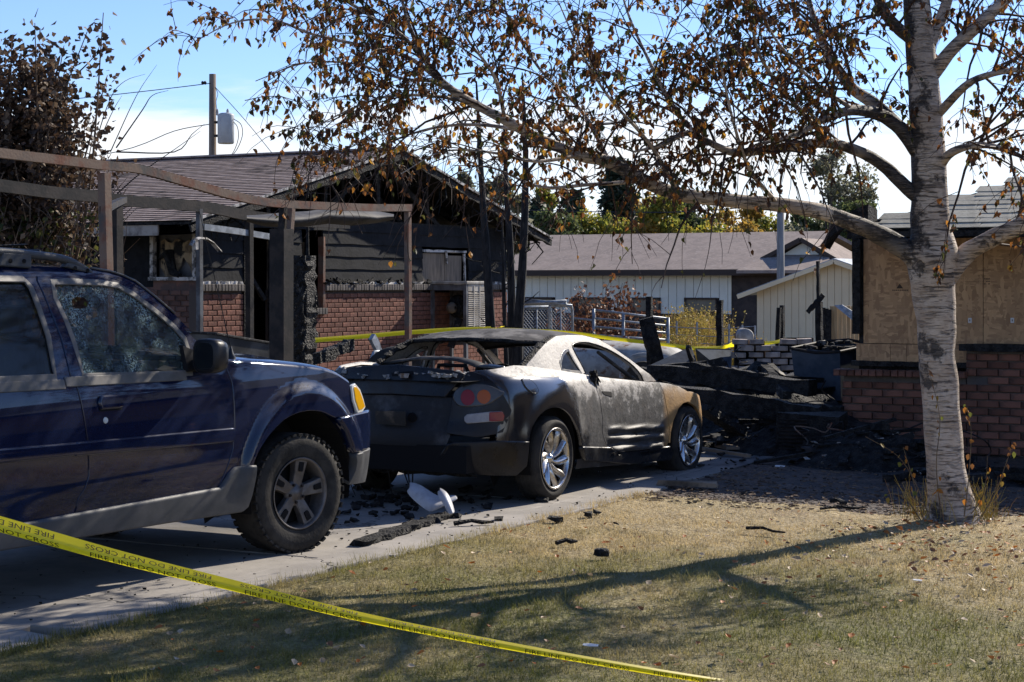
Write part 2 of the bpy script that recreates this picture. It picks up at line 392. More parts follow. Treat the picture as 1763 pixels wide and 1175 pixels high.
# one sheet to the horizon; the back lots lie lower
ys = [-40, -10, 0, 10, 20, 28]+[30+2*i for i in range(12)]+[60, 90, 150, 300, 900]; xs = [-700, -200, -80, -40, -20, -10, 0, 10, 30, 80, 300]
mk('ground', [(x, y, drop(y)-.07) for y in ys for x in xs], [(j*len(xs)+i, j*len(xs)+i+1, (j+1)*len(xs)+i+1, (j+1)*len(xs)+i) for j in range(len(ys)-1) for i in range(len(xs)-1)], M['soil'], kind='structure')
def lawn_h(x, y): return .004+.03*noise.noise(Vector((x*.5, y*.5, 0)))+.014*noise.noise(Vector((x*2.2, y*2.2, 4)))
lx = np.linspace(-5.985, 3.0, 70); ly = np.linspace(3.0, 13.6, 84)
def lawn_edge(x): return 12.95+.14*math.sin(x*2.1)+.1*math.sin(x*5.3+1)+(.25 if x > -3 else 0)
V = []; 
for j, y in enumerate(ly):
    for x in lx:
        ye = 3+(lawn_edge(x)-3)*(y-3)/10.6
        e = min(1, (x+5.985)/.18); V.append((x, ye, lawn_h(x, ye)*e-.003*(1-e) if e < 1 else lawn_h(x, ye)))
n = len(lx)
mk('lawn', V, [(j*n+i, j*n+i+1, (j+1)*n+i+1, (j+1)*n+i) for j in range(len(ly)-1) for i in range(n-1)], M['turf'], smooth=True, kind='structure')
# mulch and dirt bed behind the lawn
bx = np.linspace(-6.3, 4, 60); by = np.linspace(12.4, 19.5, 50); n = len(bx)
mk('mulch_bed', [(x, y, -.02+.03*abs(noise.noise(Vector((x*3, y*3, 1))))-(.05 if y < lawn_edge(x)-.25 else 0)) for y in by for x in bx], [(j*n+i, j*n+i+1, (j+1)*n+i+1, (j+1)*n+i) for j in range(len(by)-1) for i in range(n-1)], M['mulch'], smooth=True, kind='structure')
chips = MB()
for k in range(5200):
    x = rnd.uniform(-6.0, 2.2); y = 12.7+abs(rnd.gauss(0, 1.6)); 
    if y < lawn_edge(x)-.5 or y > 18: continue
    z = .0; a = rnd.uniform(0, PI); s = rnd.uniform(.012, .045)
    chips.box((x, y, z+rnd.uniform(0, .02)), (s, s*.35, s*.18), M=Matrix.Rotation(a, 3, 'Z') @ Matrix.Rotation(rnd.uniform(-.5, .5), 3, 'X'))
M['chip'] = mat('bark_chip', (.075, .05, .036), .9, col2=(.2, .145, .1), scale=9, third=(.025, .023, .022), tscale=5, tlo=.5, thi=.6)
tag(chips.build('bark_chips', M['chip']), 'dark bark chips and ash strewn behind the lawn', 'mulch', kind='stuff')
# ---- grass
rg = np.random.default_rng(3); NB = 270000
gx = rg.uniform(-5.97, 1.6, NB); gy = 5.2+rg.power(1.0, NB)*8.0
X = gx*_R[0]+gy*_R[1]; Z = gx*_F[0]+gy*_F[1]; px = CXP+X*LENS_PX/Z; py = HORIZON+EYE*LENS_PX/Z
edge = 12.95+.14*np.sin(gx*2.1)+.1*np.sin(gx*5.3+1)+np.where(gx > -3, .25, 0)
thin = np.clip((gy-10.8)/2.4, 0, 1)+np.clip((-5.6-gx)/.5, 0, 1)*.5
keep = (px > -60) & (px < 1830) & (py < 1215) & (gy < edge+rg.normal(0, .12, NB)) & (rg.uniform(0, 1, NB) > thin*.8)
gx, gy, thin = gx[keep], gy[keep], thin[keep]; nb = len(gx)
gz = np.array([lawn_h(a, b) if a > -5.8 else lawn_h(a, b)*max(0, (a+5.985)/.18) for a, b in zip(gx, gy)])
tuft = np.array([noise.noise(Vector((a*3.1, b*3.1, 7))) for a, b in zip(gx, gy)]); h = rg.uniform(.012, .034, nb)*(1+.9*np.clip(tuft, -.5, 1))*np.where(rg.uniform(0, 1, nb) > .97, 2.0, 1)*(1-.55*np.clip(thin, 0, 1)); az = rg.uniform(0, 2*PI, nb); w = rg.uniform(.0014, .003, nb); lean = rg.uniform(.3, 1.9, nb)*h
v = np.empty((nb, 3, 3)); dx = np.cos(az); dy = np.sin(az)
v[:, 0] = np.stack([gx-dy*w, gy+dx*w, gz-.004], 1); v[:, 1] = np.stack([gx+dy*w, gy-dx*w, gz-.004], 1); v[:, 2] = np.stack([gx+dx*lean, gy+dy*lean, gz+h], 1)
me = bpy.data.meshes.new('grass'); me.vertices.add(nb*3); me.vertices.foreach_set('co', v.ravel()); me.loops.add(nb*3); me.loops.foreach_set('vertex_index', np.arange(nb*3, dtype=np.int32))
me.polygons.add(nb); me.polygons.foreach_set('loop_start', np.arange(0, nb*3, 3, dtype=np.int32)); me.update(calc_edges=True); me.materials.append(M['blade'])
go = bpy.data.objects.new('grass', me); COL.objects.link(go); tag(go, 'short half dry grass of the front lawn', 'grass', kind='stuff')
b = MB(); re_ = random.Random(77)
for k in range(5200):
    y = re_.uniform(4.5, 13.2)
    if noise.noise(Vector((y*2.3, 0, 3))) < -.15 and re_.random() < .7: continue
    x = -5.97+re_.gauss(.02, .05); h_ = re_.uniform(.015, .06)*(1+.6*noise.noise(Vector((y*4, 1, 0)))); a = re_.uniform(0, 2*PI); l_ = re_.uniform(.2, 1.3)*h_; w_ = .0022
    b.add([(x-math.sin(a)*w_, y+math.cos(a)*w_, -.01), (x+math.sin(a)*w_, y-math.cos(a)*w_, -.01), (x+math.cos(a)*l_-.01, y+math.sin(a)*l_, .005+h_)], [(0, 1, 2)])
tag(b.build('edge_grass', M['blade']), 'ragged dry grass along the driveway edge', 'grass', kind='stuff')
# ---- driveway: concrete slabs as pieces
drv = mk('driveway', [(-11.2, -2, -.066), (-6.0, -2, -.066), (-6.0, 18.2, -.066), (-11.2, 18.2, -.066)], [(0, 1, 2, 3)], M['soil'], kind='structure')
def slab(name, poly, top, tilt=0, jag=.012, th=.1):
    P = []
    for p in resample(poly, .16): P.append((p[0]+rnd.uniform(-jag, jag), p[1]+rnd.uniform(-jag, jag)))
    cy = sum(p[1] for p in P)/len(P); cx = sum(p[0] for p in P)/len(P); n = len(P)
    def z(p): return top+tilt*(p[0]-cx)
    v = [(x, y, z((x, y))-th) for x, y in P]+[(x, y, z((x, y))-.007) for x, y in P]+[(cx+(x-cx)*.992, cy+(y-cy)*.997, z((x, y))) for x, y in P]
    f = [tuple(range(2*n, 3*n))]+[(q*n+i, q*n+(i+1) % n, (q+1)*n+(i+1) % n, (q+1)*n+i) for q in (0, 1) for i in range(n)]
    return mk(name, v, f, M['concrete'], drv)
for i, (y0, y1) in enumerate(((-2, 2.1), (2.12, 5.55), (5.57, 9.1), (9.12, 12.4), (12.42, 15.2), (15.22, 18.2))):
    slab('slab', [(-8.62, y0), (-6.32, y0), (-6.32, y1), (-8.62, y1)], .001+rnd.uniform(-.003, .003), 0)
    slab('slab', [(-11.2, y0), (-8.64, y0), (-8.64, y1), (-11.2, y1)], .0+rnd.uniform(-.003, .003), 0)
for y0, y1, w0, w1, dz, tl in ((-2, 3.2, 0, 0, .0, 0), (3.22, 6.55, .02, -.02, -.008, -.05), (6.62, 9.35, -.02, .01, .016, .02), (9.38, 12.6, .02, .03, .01, .0), (12.63, 14.4, .05, -.1, .004, 0), (14.42, 18.2, -.1, -.25, .0, 0)):
    slab('edge_slab', [(-6.30, y0), (-5.97+w0, y0), (-5.97+w1, y1), (-6.30, y1)], dz, tl, .018)
# ================================================================ vehicles: shared shell tools
class Shell:
    """body skin of a vehicle: plan outline swept up with an inset profile; (s, z) -> local point. s = distance along the plan outline"""
    def __init__(self, plan, s_ref_x, inset, origin):
        P = np.array(crom(plan, 24)); d = np.r_[0, np.cumsum(np.hypot(*np.diff(P, axis=0).T))]
        i = np.argmin(np.abs(P[:, 0]-s_ref_x)+(P[:, 1] > -.3)*9); self.s = d-d[i]; self.P = P; self.inset = inset; self.o = Vector(origin)
        T = np.gradient(P, axis=0); T /= np.linalg.norm(T, axis=1)[:, None]; self.N = np.stack([T[:, 1], -T[:, 0]], 1)
    def __call__(self, s, z, side=-1):
        x = np.interp(s, self.s, self.P[:, 0]); y = np.interp(s, self.s, self.P[:, 1]); nx = np.interp(s, self.s, self.N[:, 0]); ny = np.interp(s, self.s, self.N[:, 1])
        k = self.inset(s, z); return (x-nx*k, (y-ny*k)*(-side), z)
    def world(self, s, z):
        p = self(s, z); return Vector((self.o.x-p[1], self.o.y+p[0], p[2]+self.o.z))
    def trace(self, px, py):
        g = onx(px, py, self.o.x+.88); s, z = max(g.y-self.o.y, getattr(self, 'smin', -9)), g.z; e = .004
        for _ in range(14):
            a = proj(self.world(s, z)); b = proj(self.world(s+e, z)); c = proj(self.world(s, z+e))
            J = np.array([[(b[0]-a[0])/e, (c[0]-a[0])/e], [(b[1]-a[1])/e, (c[1]-a[1])/e]]); r = np.array([px-a[0], py-a[1]])
            if abs(np.linalg.det(J)) < 50: break
            d = np.linalg.solve(J, r); k = min(1, .15/max(1e-9, np.abs(d).max())); s = max(s+d[0]*k, getattr(self, 'smin', -9)); z += d[1]*k
        return float(s), float(z)
    def tr(self, pts): return [self.trace(*p) for p in pts]
def zc(sc, ox, oy): return lambda L: [(ox+a/sc, oy+b/sc) for a, b in L]
def sides(): return ((-1, False), (1, True))
def skin(sh, name, poly, m, par, holes=(), out=0., step=.05, lip=.018, both=True, rnd_edge=.004):
    res = []
    for sd, fl in sides():
        if sd == 1 and not both: continue
        o = surf_panel(name, poly, lambda s, z, sd=sd: sh(s, z, sd), m, par, step=step, lip=lip, holes=holes, flip=fl, out=out, rnd_edge=rnd_edge); res.append(o)
    return res
def wheel_tyre(par, r, rr, w, rub, lugs=0, name='tyre', flat=0):
    b = MB(); h = w/2
    prof = [(rr-.012, -h*.86), (rr+.004, -h*.93), (rr+.02, -h*.98), ((r+rr)/2, -h*1.06), (r-.035, -h*1.02), (r-.012, -h*.88), (r, -h*.7), (r+.002, 0), (r, h*.7), (r-.012, h*.88), (r-.035, h*1.02), ((r+rr)/2, h*1.06), (rr+.004, h*.93), (rr-.012, h*.86)]
    b.lathe(prof, 56, 'Y', closed=True)
    for k in range(lugs):
        for sd in (-1, 1):
            a = 2*PI*(k+(.5 if sd > 0 else 0))/lugs; rad = r-.009; c = Vector((math.cos(a)*rad, sd*h*.84, math.sin(a)*rad))
            Mx = Matrix.Rotation(-a, 3, 'Y'); b.box(c, (.013, h*.36, 2*PI*r/lugs*.6), M=Mx)
            a += PI/lugs; c = Vector((math.cos(a)*(rad+.002), sd*h*.3, math.sin(a)*(rad+.002))); b.box(c, (.01, h*.36, 2*PI*r/lugs*.5), M=Matrix.Rotation(-a, 3, 'Y'))
    o = b.build(name, rub, par, smooth=False, local=True)
    for p in o.data.polygons: p.use_smooth = p.index < 56*len(prof)
    if flat:
        for v in o.data.vertices:
            if v.co.z < -(r-flat): 
                v.co.y *= 1+1.2*(-(r-flat)-v.co.z)/.1; v.co.z = -(r-flat)-.002*rnd.random()
    return o
# ================================================================ blue sport utility truck
M['navy'] = mat('navy_metallic_paint', (.0011, .0055, .026), .5, metal=0, col2=(.0017, .0078, .038), scale=300, coat=1, spec=.03)
M['trim_grey'] = mat('weathered_grey_trim', (.11, .105, .095), .45, col2=(.15, .14, .13), scale=8)
M['clad_grey'] = mat('grey_cladding', (.06, .064, .07), .5, col2=(.08, .082, .087), scale=7, bump=.1, bscale=300)
M['rim_grey'] = mat('dull_alloy', (.16, .15, .145), .5, metal=.6, col2=(.11, .1, .095), scale=10)
M['dark'] = mat('shadowed_black', (.008, .008, .009), .8)  # one even near black for underbody, liners, trim and hollows
M['interior'] = mat('grey_interior', (.05, .052, .055), .8, col2=(.08, .08, .08), scale=5)
M['amber'] = mat('amber_lens', (.75, .38, .01), .15, coat=1); M['lens'] = mat('clear_lens', (.7, .7, .66), .12, coat=1)
def glass_mat(name, tint, crazed):
    m, N, L, b = node_mat(name); b.inputs['Base Color'].default_value = (*tint, 1); b.inputs['Roughness'].default_value = .05; b.inputs['Alpha'].default_value = .62
    t = N.new('ShaderNodeTexCoord')
    if crazed:
        v = N.new('ShaderNodeTexVoronoi'); v.inputs['Scale'].default_value = 150; L.new(t.outputs['Object'], v.inputs['Vector'])
        v2 = N.new('ShaderNodeTexVoronoi'); v2.feature = 'DISTANCE_TO_EDGE'; v2.inputs['Scale'].default_value = 150; L.new(t.outputs['Object'], v2.inputs['Vector'])
        e = N.new('ShaderNodeMapRange'); e.inputs['From Max'].default_value = .06; e.inputs['To Min'].default_value = 1; e.inputs['To Max'].default_value = 0; L.new(v2.outputs['Distance'], e.inputs['Value'])
        f, _ = ramp_noise(N, L, t.outputs['Object'], 4, .40, .62, 7, 2)
        s = N.new('ShaderNodeSeparateColor'); L.new(v.outputs['Color'], s.inputs[0])
        sp = mathn(N, L, 'MULTIPLY', mathn(N, L, 'GREATER_THAN', s.outputs[0], .6), f); k = mathn(N, L, 'MAXIMUM', mathn(N, L, 'MULTIPLY', e.outputs['Result'], mathn(N, L, 'ADD', mathn(N, L, 'MULTIPLY', f, .5), .12)), mathn(N, L, 'MULTIPLY', sp, .55))
        L.new(mixc(N, L, k, tint, (.42, .58, .58)), b.inputs['Base Color'])
        L.new(mathn(N, L, 'ADD', mathn(N, L, 'MULTIPLY', k, .38), .55), b.inputs['Alpha'])
        va = N.new('ShaderNodeVectorMath'); va.operation = 'SUBTRACT'; va.inputs[1].default_value = (.5, .5, .5); L.new(v.outputs['Color'], va.inputs[0])
        g = N.new('ShaderNodeNewGeometry'); vm = N.new('ShaderNodeVectorMath'); vm.operation = 'MULTIPLY_ADD'; vm.inputs[1].default_value = (.22, .22, .22); L.new(va.outputs[0], vm.inputs[0]); L.new(g.outputs['Normal'], vm.inputs[2])
        nn = N.new('ShaderNodeVectorMath'); nn.operation = 'NORMALIZE'; L.new(vm.outputs[0], nn.inputs[0]); L.new(nn.outputs[0], b.inputs['Normal'])
    return m
M['crazed'] = glass_mat('crazed_door_glass', (.012, .022, .024), True); M['tinted'] = glass_mat('tinted_glass', (.008, .012, .012), False)
SUV = thing('suv', 'dark blue sport utility vehicle with crazed door glass parked on the driveway', 'car', (-7.45, 9.27, .0), PI/2)
_in = pw([.2, .3, .38, .46, .6, .75, .85, 1.0, 1.1, 1.18, 1.25, 1.4, 1.55, 1.66, 1.72, 1.77, 1.85], [.1, .06, .035, .02, .004, 0, 0, .01, .024, .045, .068, .12, .178, .225, .262, .31, .4])
def suv_inset(s, z):
    r = math.hypot(s, z-.37); return _in(z)-.034*sstep(.715, .625, r)*sstep(.35, .6, z)*sstep(1.0, .65, s)
suv_sh = Shell([(-4.4, -.0), (-4.39, -.6), (-4.33, -.84), (-4.1, -.905), (-3, -.915), (-2, -.915), (-1, -.915), (0, -.915), (.3, -.914), (.60, -.90), (.81, -.85), (.94, -.71), (1.0, -.4), (1.02, 0)], 0, suv_inset, SUV.location)
sh = suv_sh; T = sh.tr
S_REAR = -3.02
shut_b = [(53, 462), (64, 484), (88.5, 539.5), (104, 579), (121.7, 648), (130, 658), (145.6, 727), (152, 768), (153, 819), (145.6, 842), (135, 857.6), (128, 886)]
door_top = [(64, 475), (177, 476), (212, 483), (248, 502), (300, 547), (318, 567), (333, 582)]
shut_f = [(372, 616), (388.5, 632), (399.6, 659.5), (403, 695), (404, 739), (401, 773), (393, 799), (381, 829), (376, 840)]
gap = .007
sb = T(shut_b[1:]); dt = T(door_top); sf = T(shut_f)
win_f = T([(92, 488), (120, 487), (177, 489.5), (203.5, 494), (230, 509), (265.5, 535.5), (300, 565), (317, 584), (326, 612), (329, 640), (265.5, 643), (143.8, 645.7), (130.5, 592.6), (115, 550.5), (97, 513)])
win_r = [(S_REAR+.1, 1.64)]+T([(-30, 482), (42, 483), (52, 495), (66, 530.6), (82, 579), (95, 647)])+[(S_REAR+.1, 1.215)]
fd = skin(sh, 'front_door', [(p[0]+gap, p[1]) for p in reversed(sb)][0:]+[(dt[0][0]+gap, dt[0][1])]+dt[1:]+[(p[0]-gap, p[1]) for p in sf], M['navy'], SUV, holes=[win_f])
rear_edge = [(S_REAR, 1.70), (S_REAR, .86)]+[(-3.2+.52*math.cos(a), .37+.52*math.sin(a)) for a in (1.15, .8, .5, .2)]
rd = skin(sh, 'rear_door', [(p[0]-gap, p[1]) for p in sb]+[(-2.55, .455), (-2.69, .45)]+rear_edge[::-1]+[(dt[0][0]-gap, dt[0][1])], M['navy'], SUV, holes=[win_r])
def frame_of(win, d):
    cx = sum(p[0] for p in win)/len(win); cy = sum(p[1] for p in win)/len(win); out = []
    for i, p in enumerate(win):
        a = win[i-1]; b = win[(i+1) % len(win)]; tx, ty = b[0]-a[0], b[1]-a[1]; L = math.hypot(tx, ty) or 1; nx, ny = ty/L, -tx/L
        if nx*(p[0]-cx)+ny*(p[1]-cy) < 0: nx, ny = -nx, -ny
        out.append((p[0]+nx*d, p[1]+ny*d))
    return out
hole = [(p[0]+.0, p[1]) for p in T([(126, 515), (134, 510), (148, 511), (155, 519), (152, 528), (140, 531), (127, 528)])]
for (door, win, gm) in ((fd, win_f, M['crazed']), (rd, win_r, M['tinted'])):
    for (sd, fl), d in zip(sides(), door):
        fn = lambda s, z, sd=sd: sh(s, z, sd)
        surf_panel('window_frame', frame_of(win, .022), fn, M['trim_grey'], d, holes=[frame_of(win, -.006)], flip=fl, out=.003, lip=.01, step=.04)
        surf_panel('window', win, fn, gm if sd < 0 else M['tinted'], d, flip=fl, out=-.012, lip=0, step=.06, holes=[hole] if (gm is M['crazed'] and sd < 0) else [])
for a, b, d in ((-2.98, -2.115, rd), (-2.10, -1.12, fd)):
    for (sd, fl), dd in zip(sides(), d):
        surf_panel('belt_trim', [(a, 1.145), (b, 1.135), (b, 1.178), (a, 1.19)], lambda s, z, sd=sd: sh(s, z, sd), M['trim_grey'], dd, flip=fl, out=.008, lip=.014)
        z0 = .838 if a < -2.5 else .822
        surf_panel('side_moulding', [(a+.02, z0-.035), (b+(.39 if b > -1.5 else .06), z0-.062 if b > -1.5 else z0-.048), (b+(.39 if b > -1.5 else .06), z0+.002), (a+.02, z0+.02)], lambda s, z, sd=sd: sh(s, z, sd), M['navy'], dd, flip=fl, out=.016, lip=.018, rnd_edge=.01, step=.03)
# door handles and lock
for (sd, fl), d, s0 in ((sides()[0], fd[0], -1.785), (sides()[0], rd[0], -2.92)):
    fn = lambda s, z: sh(s, z, -1)
    surf_panel('handle_recess', [(s0-.09, 1.0), (s0+.09, 1.0), (s0+.09, 1.08), (s0-.09, 1.08)], fn, M['dark'], d, out=.002, lip=0)
    hd = surf_panel('door_handle', [(s0-.08, 1.02), (s0+.08, 1.02), (s0+.085, 1.052), (s0+.07, 1.072), (s0-.075, 1.072), (s0-.085, 1.05)], fn, M['navy'], d, out=.02, lip=.02, step=.02, rnd_edge=.012)
    if d is fd[0]:
        p = Vector(sh(s0-.045, .95)); b = MB(); b.lathe([(0, -.006), (.014, -.006), (.018, 0), (.018, .01)], 16, 'Y', c=p); b.build('door_lock', M['lens'], d, local=True)
# roof side rails / pillars, roof, windscreen
rail_top = T([(0, 457), (66, 459), (155, 462.5), (188, 468), (210, 475), (232, 485), (265.5, 511), (300, 541), (330, 572)])
rail_top = [(S_REAR, rail_top[0][1]+.005)]+rail_top
rail_bot = [(S_REAR, dt[0][1])]+dt[:-1]
skin(sh, 'roof_side', rail_bot+rail_top[::-1], M['navy'], SUV, step=.04, lip=.01)
RT = [Vector(sh(*p)) for p in rail_top]
def across(p, crown, fwd, n=14):
    r = []
    for k in range(n+1):
        t = -1+2*k/n; r.append((p.x+fwd*(1-t*t), -t*p.y*(-1) if False else t*abs(p.y), p.z+crown*(1-t*t)))
    return r
loft('roof', [across(p, .035, .0) for p in RT[:5]], M['navy'], SUV)
ws = [RT[4], RT[5], RT[6], RT[7], RT[8], Vector((-.82, -.74, 1.27))]
wsl = loft('windscreen', [across(p, .012, .10) for p in ws], M['tinted'], SUV)
loft('header_trim', [across(p+Vector((.0, 0, .004)), .036, f) for p, f in ((RT[4]-Vector((.025, 0, 0)), 0), (RT[4]+Vector((.01, 0, -.003)), .01))], M['black_plastic'], SUV)
b = MB(); b.tube([Vector(p)+Vector((0, -.004, .004)) for p in [RT[3]]+RT[4:9]], [.006]*6, 6); b.build('pillar_trim', M['trim_grey'], SUV, smooth=True, local=True)
# roof rack
for sd in (1, -1):
    y = -.61*sd; prof = [(-3.0, 1.862), (-2.31, 1.857), (-2.12, 1.848), (-1.9, 1.833), (-1.79, 1.815), (-1.70, 1.785), (-1.60, 1.737)]
    rk = MB(); C_ = crom(prof, 5)
    rk.tube([(x, y, z-.006) for x, z in C_], [.022]*(len(C_)-1)+[.012], 8)
    o = rk.build('roof_rail', M['clad_grey'], SUV, smooth=True, local=True)
    for xa, xb, zt in ((-2.33, -2.09, 1.85), (-1.84, -1.60, 1.80)):
        f = MB(); f.prism([(xa, y-.02, 1.775), (xb, y-.02, 1.765 if xb < -2 else 1.735), (xb-(.0 if xb < -2 else .05), y-.02, zt-.008 if xb < -2 else 1.775), (xa+.03, y-.02, zt), ], (0, .04, 0)); ft = fix_normals(f.build('rail_foot', M['clad_grey'], o, local=True)); bevel(ft, .008)
        for xx in (xa+.08, xa+.18):
            g = MB(); g.lathe([(0, 0), (.012, 0), (.012, .004)], 12, 'Y', c=(xx, y-.025 if sd > 0 else y+.021, 1.803 if xa < -2 else 1.778-(xx+1.84)*.12)); g.build('bolt', M['dark'], o, local=True)
for xx in (-2.75, -2.0):
    b = MB(); b.tube([(xx, -.6, 1.85), (xx, 0, 1.87), (xx, .6, 1.85)], .018, 8); b.build('cross_bar', M['black_plastic'], SUV, smooth=True, local=True)
# front wing
wing_top = T([(379, 621), (397, 626), (440, 629), (488, 632), (543.4, 637.5), (576.6, 645), (601, 660)])
arch = T([(435, 804.5), (442, 785), (456, 760), (476.5, 734.5), (499.5, 716), (527, 707), (554.6, 708), (577.6, 718.4)])
arch = [arch[0]]+crom(arch, 3)[1:]
clad_top = T([(386, 832), (395, 817), (404, 808), (434, 804)])
front_w = T([(582, 717), (611, 711), (606.5, 690.5), (603, 668)])
wing = skin(sh, 'front_wing', [(p[0]+gap, p[1]) for p in sf[::-1]]+wing_top+front_w[::-1]+arch[::-1]+clad_top[::-1], M['navy'], SUV, step=.02, lip=.03)
WT = pw([p[0] for p in wing_top], [p[1] for p in wing_top])
WX = np.linspace(wing_top[0][0], wing_top[-1][0], 22)
def hood_z(x): return WT(min(max(x, WX[0]), WX[-1]))+.05
for sd in (-1, 1):
    rows = []
    for x in WX:
        p = Vector(sh(x, WT(x), sd)); y1 = math.copysign(.71, p.y); row = []
        for k in range(8):
            a = k/7*PI/2; row.append((p.x, y1+(p.y-y1)*math.cos(a)**.9, p.z+.048*math.sin(a)**1.0))
        rows.append(row)
    loft('wing_top', rows, M['navy'], SUV, flip=sd < 0)
rows = []
for x in list(np.linspace(-.80, .62, 26))+[.68, .76, .80]:
    zc_ = hood_z(min(x, .58))-(0 if x < .6 else (x-.58)**2*5)-.002
    rows.append([(x+(.0 if x < .3 else .06*(1-(y/.7)**2)*(x-.3)), y, zc_+.028*(1-abs(y/.7)**2.5)+.02*sstep(.5, .36, abs(y))*sstep(-.9, -.4, x)) for y in np.linspace(-.702, .702, 25)])
loft('hood', rows, M['navy'], SUV)
b = MB(); b.box((-.86, 0, 1.245), (.14, 1.3, .03)); b.build('cowl', M['black_plastic'], SUV, local=True)
# bumper, valance, grille, lamps
SE = sh.s[-1]
seam = T([(584, 721), (596, 741), (603, 760), (606, 778)]); low = T([(608, 780), (609.5, 792), (607, 808), (600.5, 822), (595, 832)])
bt = T([(612, 716)])[0][1]
skin(sh, 'front_bumper', [(seam[0][0]+.01, bt-.005), (.9, bt+.01), (SE, bt+.01), (SE, .60), (1.0, .60), (seam[-1][0]+.01, seam[-1][1]+.005)]+[(p[0], p[1]) for p in seam[::-1][1:]], M['navy'], SUV, out=.025, step=.04, lip=.06, rnd_edge=.014)
skin(sh, 'valance', [(low[0][0], low[0][1]-.01), (1.0, .585), (SE, .585), (SE, .38), (.85, .37), (low[-1][0], low[-1][1])]+low[::-1][1:-1], M['clad_grey'], SUV, out=.028, step=.04, lip=.06)
hl = T([(604, 667), (610, 662.5), (617, 671), (623, 688), (626, 701), (622, 708), (614, 710.5), (607, 690.5)])
HL = skin(sh, 'headlight', hl, M['lens'], SUV, out=.012, step=.02, lip=.03, rnd_edge=.008)
am = frame_of(hl, -.018)
for (sd, fl), h_ in zip(sides(), HL): surf_panel('amber_lens', am, lambda s, z, sd=sd: sh(s, z, sd), M['amber'], h_, flip=fl, out=.0165, lip=.006, step=.02)
b = MB(); b.box((.80, 0, .93), (.06, 1.2, .18)); b.build('grille', M['black_plastic'], SUV, local=True)
# rocker cladding, bed, tail (mostly outside the picture)
cb = T([(428, 850), (421.4, 870), (413.8, 876.5), (281, 896)]); ct = T([(128, 889), (378, 843.5), (393, 820), (403.5, 809), (436, 805)])
skin(sh, 'rocker_cladding', [(-2.72, .45)]+ct+cb+[(-2.6, .365), (-2.72, .37)], M['clad_grey'], SUV, out=.03, lip=.05, rnd_edge=.018, step=.04)
bed = [(-3.03, .9), (-3.03, 1.2), (-4.36, 1.22), (-4.36, .55), (-3.74, .5)]+[(-3.2+.52*math.cos(a), .37+.52*math.sin(a)) for a in np.linspace(2.9, .9, 10)]
skin(sh, 'bed_side', bed, M['navy'], SUV)
skin(sh, 'rear_pillar', [(-3.03, 1.2), (-3.03, 1.765), (-3.12, 1.74), (-3.3, 1.2)], M['navy'], SUV, lip=.02)
b = MB(); b.box((-4.36, 0, .9), (.06, 1.6, .64)); b.build('tailgate', M['navy'], SUV, local=True)
b = MB(); b.box((-4.44, 0, .55), (.12, 1.7, .2)); bevel(b.build('rear_bumper', M['clad_grey'], SUV, local=True), .03)
b = MB(); b.box((-2.0, 0, .42), (4.6, 1.45, .16)); b.box((.35, 0, .6), (.5, 1.0, .3)); b.box((-3.7, 0, .75), (1.2, 1.5, .05)); b.build('underbody', M['dark'], SUV, local=True)
b = MB(); b.box((-3.06, 0, 1.47), (.03, 1.24, .46)); b.build('rear_window', M['tinted'], SUV, local=True)
for x0, y0 in ((-1.62, -.38), (-1.62, .38), (-2.65, -.38), (-2.65, .38)):
    b = MB(); b.box((x0, y0, .78), (.5, .5, .16)); b.box((x0-.28, y0, 1.08), (.14, .5, .62), M=Matrix.Rotation(-.22, 3, 'Y')); b.box((x0-.36, y0, 1.48), (.09, .26, .17)); bevel(b.build('seat', M['interior'], SUV, local=True), .04, 3)
b = MB(); b.box((-.95, 0, 1.0), (.35, 1.4, .3)); bevel(b.build('dashboard', M['dark'], SUV, local=True), .05, 3)
b = MB(); b.lathe([(.175+.016*math.cos(a), .016*math.sin(a)) for a in np.linspace(0, 2*PI, 9)], 28, 'X'); b.box((0, 0, 0), (.02, .34, .05)); o = b.build('steering_wheel', M['dark'], SUV, smooth=True, local=True); o.location = (-1.18, .38, 1.1); o.rotation_euler = (0, .45, 0)
for sd in (-1, 1):
    for xx in (0, -3.2):
        b = MB(); b.lathe([(.53, -.03), (.53, .34), (.05, .34)], 40, 'Y', c=(xx, -.87 if sd < 0 else .53, .38))
        b.f = [f for f in b.f if sum(b.v[i][2] for i in f)/len(f) > .3]; b.m = [0]*len(b.f); b.build('wheel_arch_liner', M['dark'], SUV, local=True)
# mirrors
for sd in (-1, 1):
    r = []
    n = 20
    for i, (dx, sc) in enumerate(((-.075, .90), (-.07, .98), (-.03, 1.0), (.02, .97), (.06, .84), (.085, .55), (.093, .15))):
        row = []
        for k in range(n):
            a = 2*PI*k/n; cy = math.copysign(abs(math.cos(a))**.55, math.cos(a)); cz = math.copysign(abs(math.sin(a))**.6, math.sin(a))
            row.append((-1.03+dx, sd*1.0+.085*sc*cy, 1.27+.1*sc*cz))
        r.append(row)
    mo = loft('wing_mirror', r, M['black_plastic'], SUV, closed=True, caps=True)
    g = [(-1.03-.076, p[1], p[2]) for p in r[0]]; g = [(x, sd*1.0+(y-sd*1.0)*.86, 1.27+(z-1.27)*.86) for x, y, z in g]
    mk('mirror_glass', g, [tuple(range(n-1, -1, -1))], M['glass_dark'], mo, local=True)
    b = MB(); b.prism([(-1.11, sd*.86, 1.18), (-.93, sd*.86, 1.18), (-.98, sd*.85, 1.28), (-1.12, sd*.83, 1.33)], (0, sd*.03, 0)); b.box((-1.03, sd*.9, 1.22), (.08, .1, .05)); fix_normals(b.build('mirror_base', M['black_plastic'], mo, local=True))
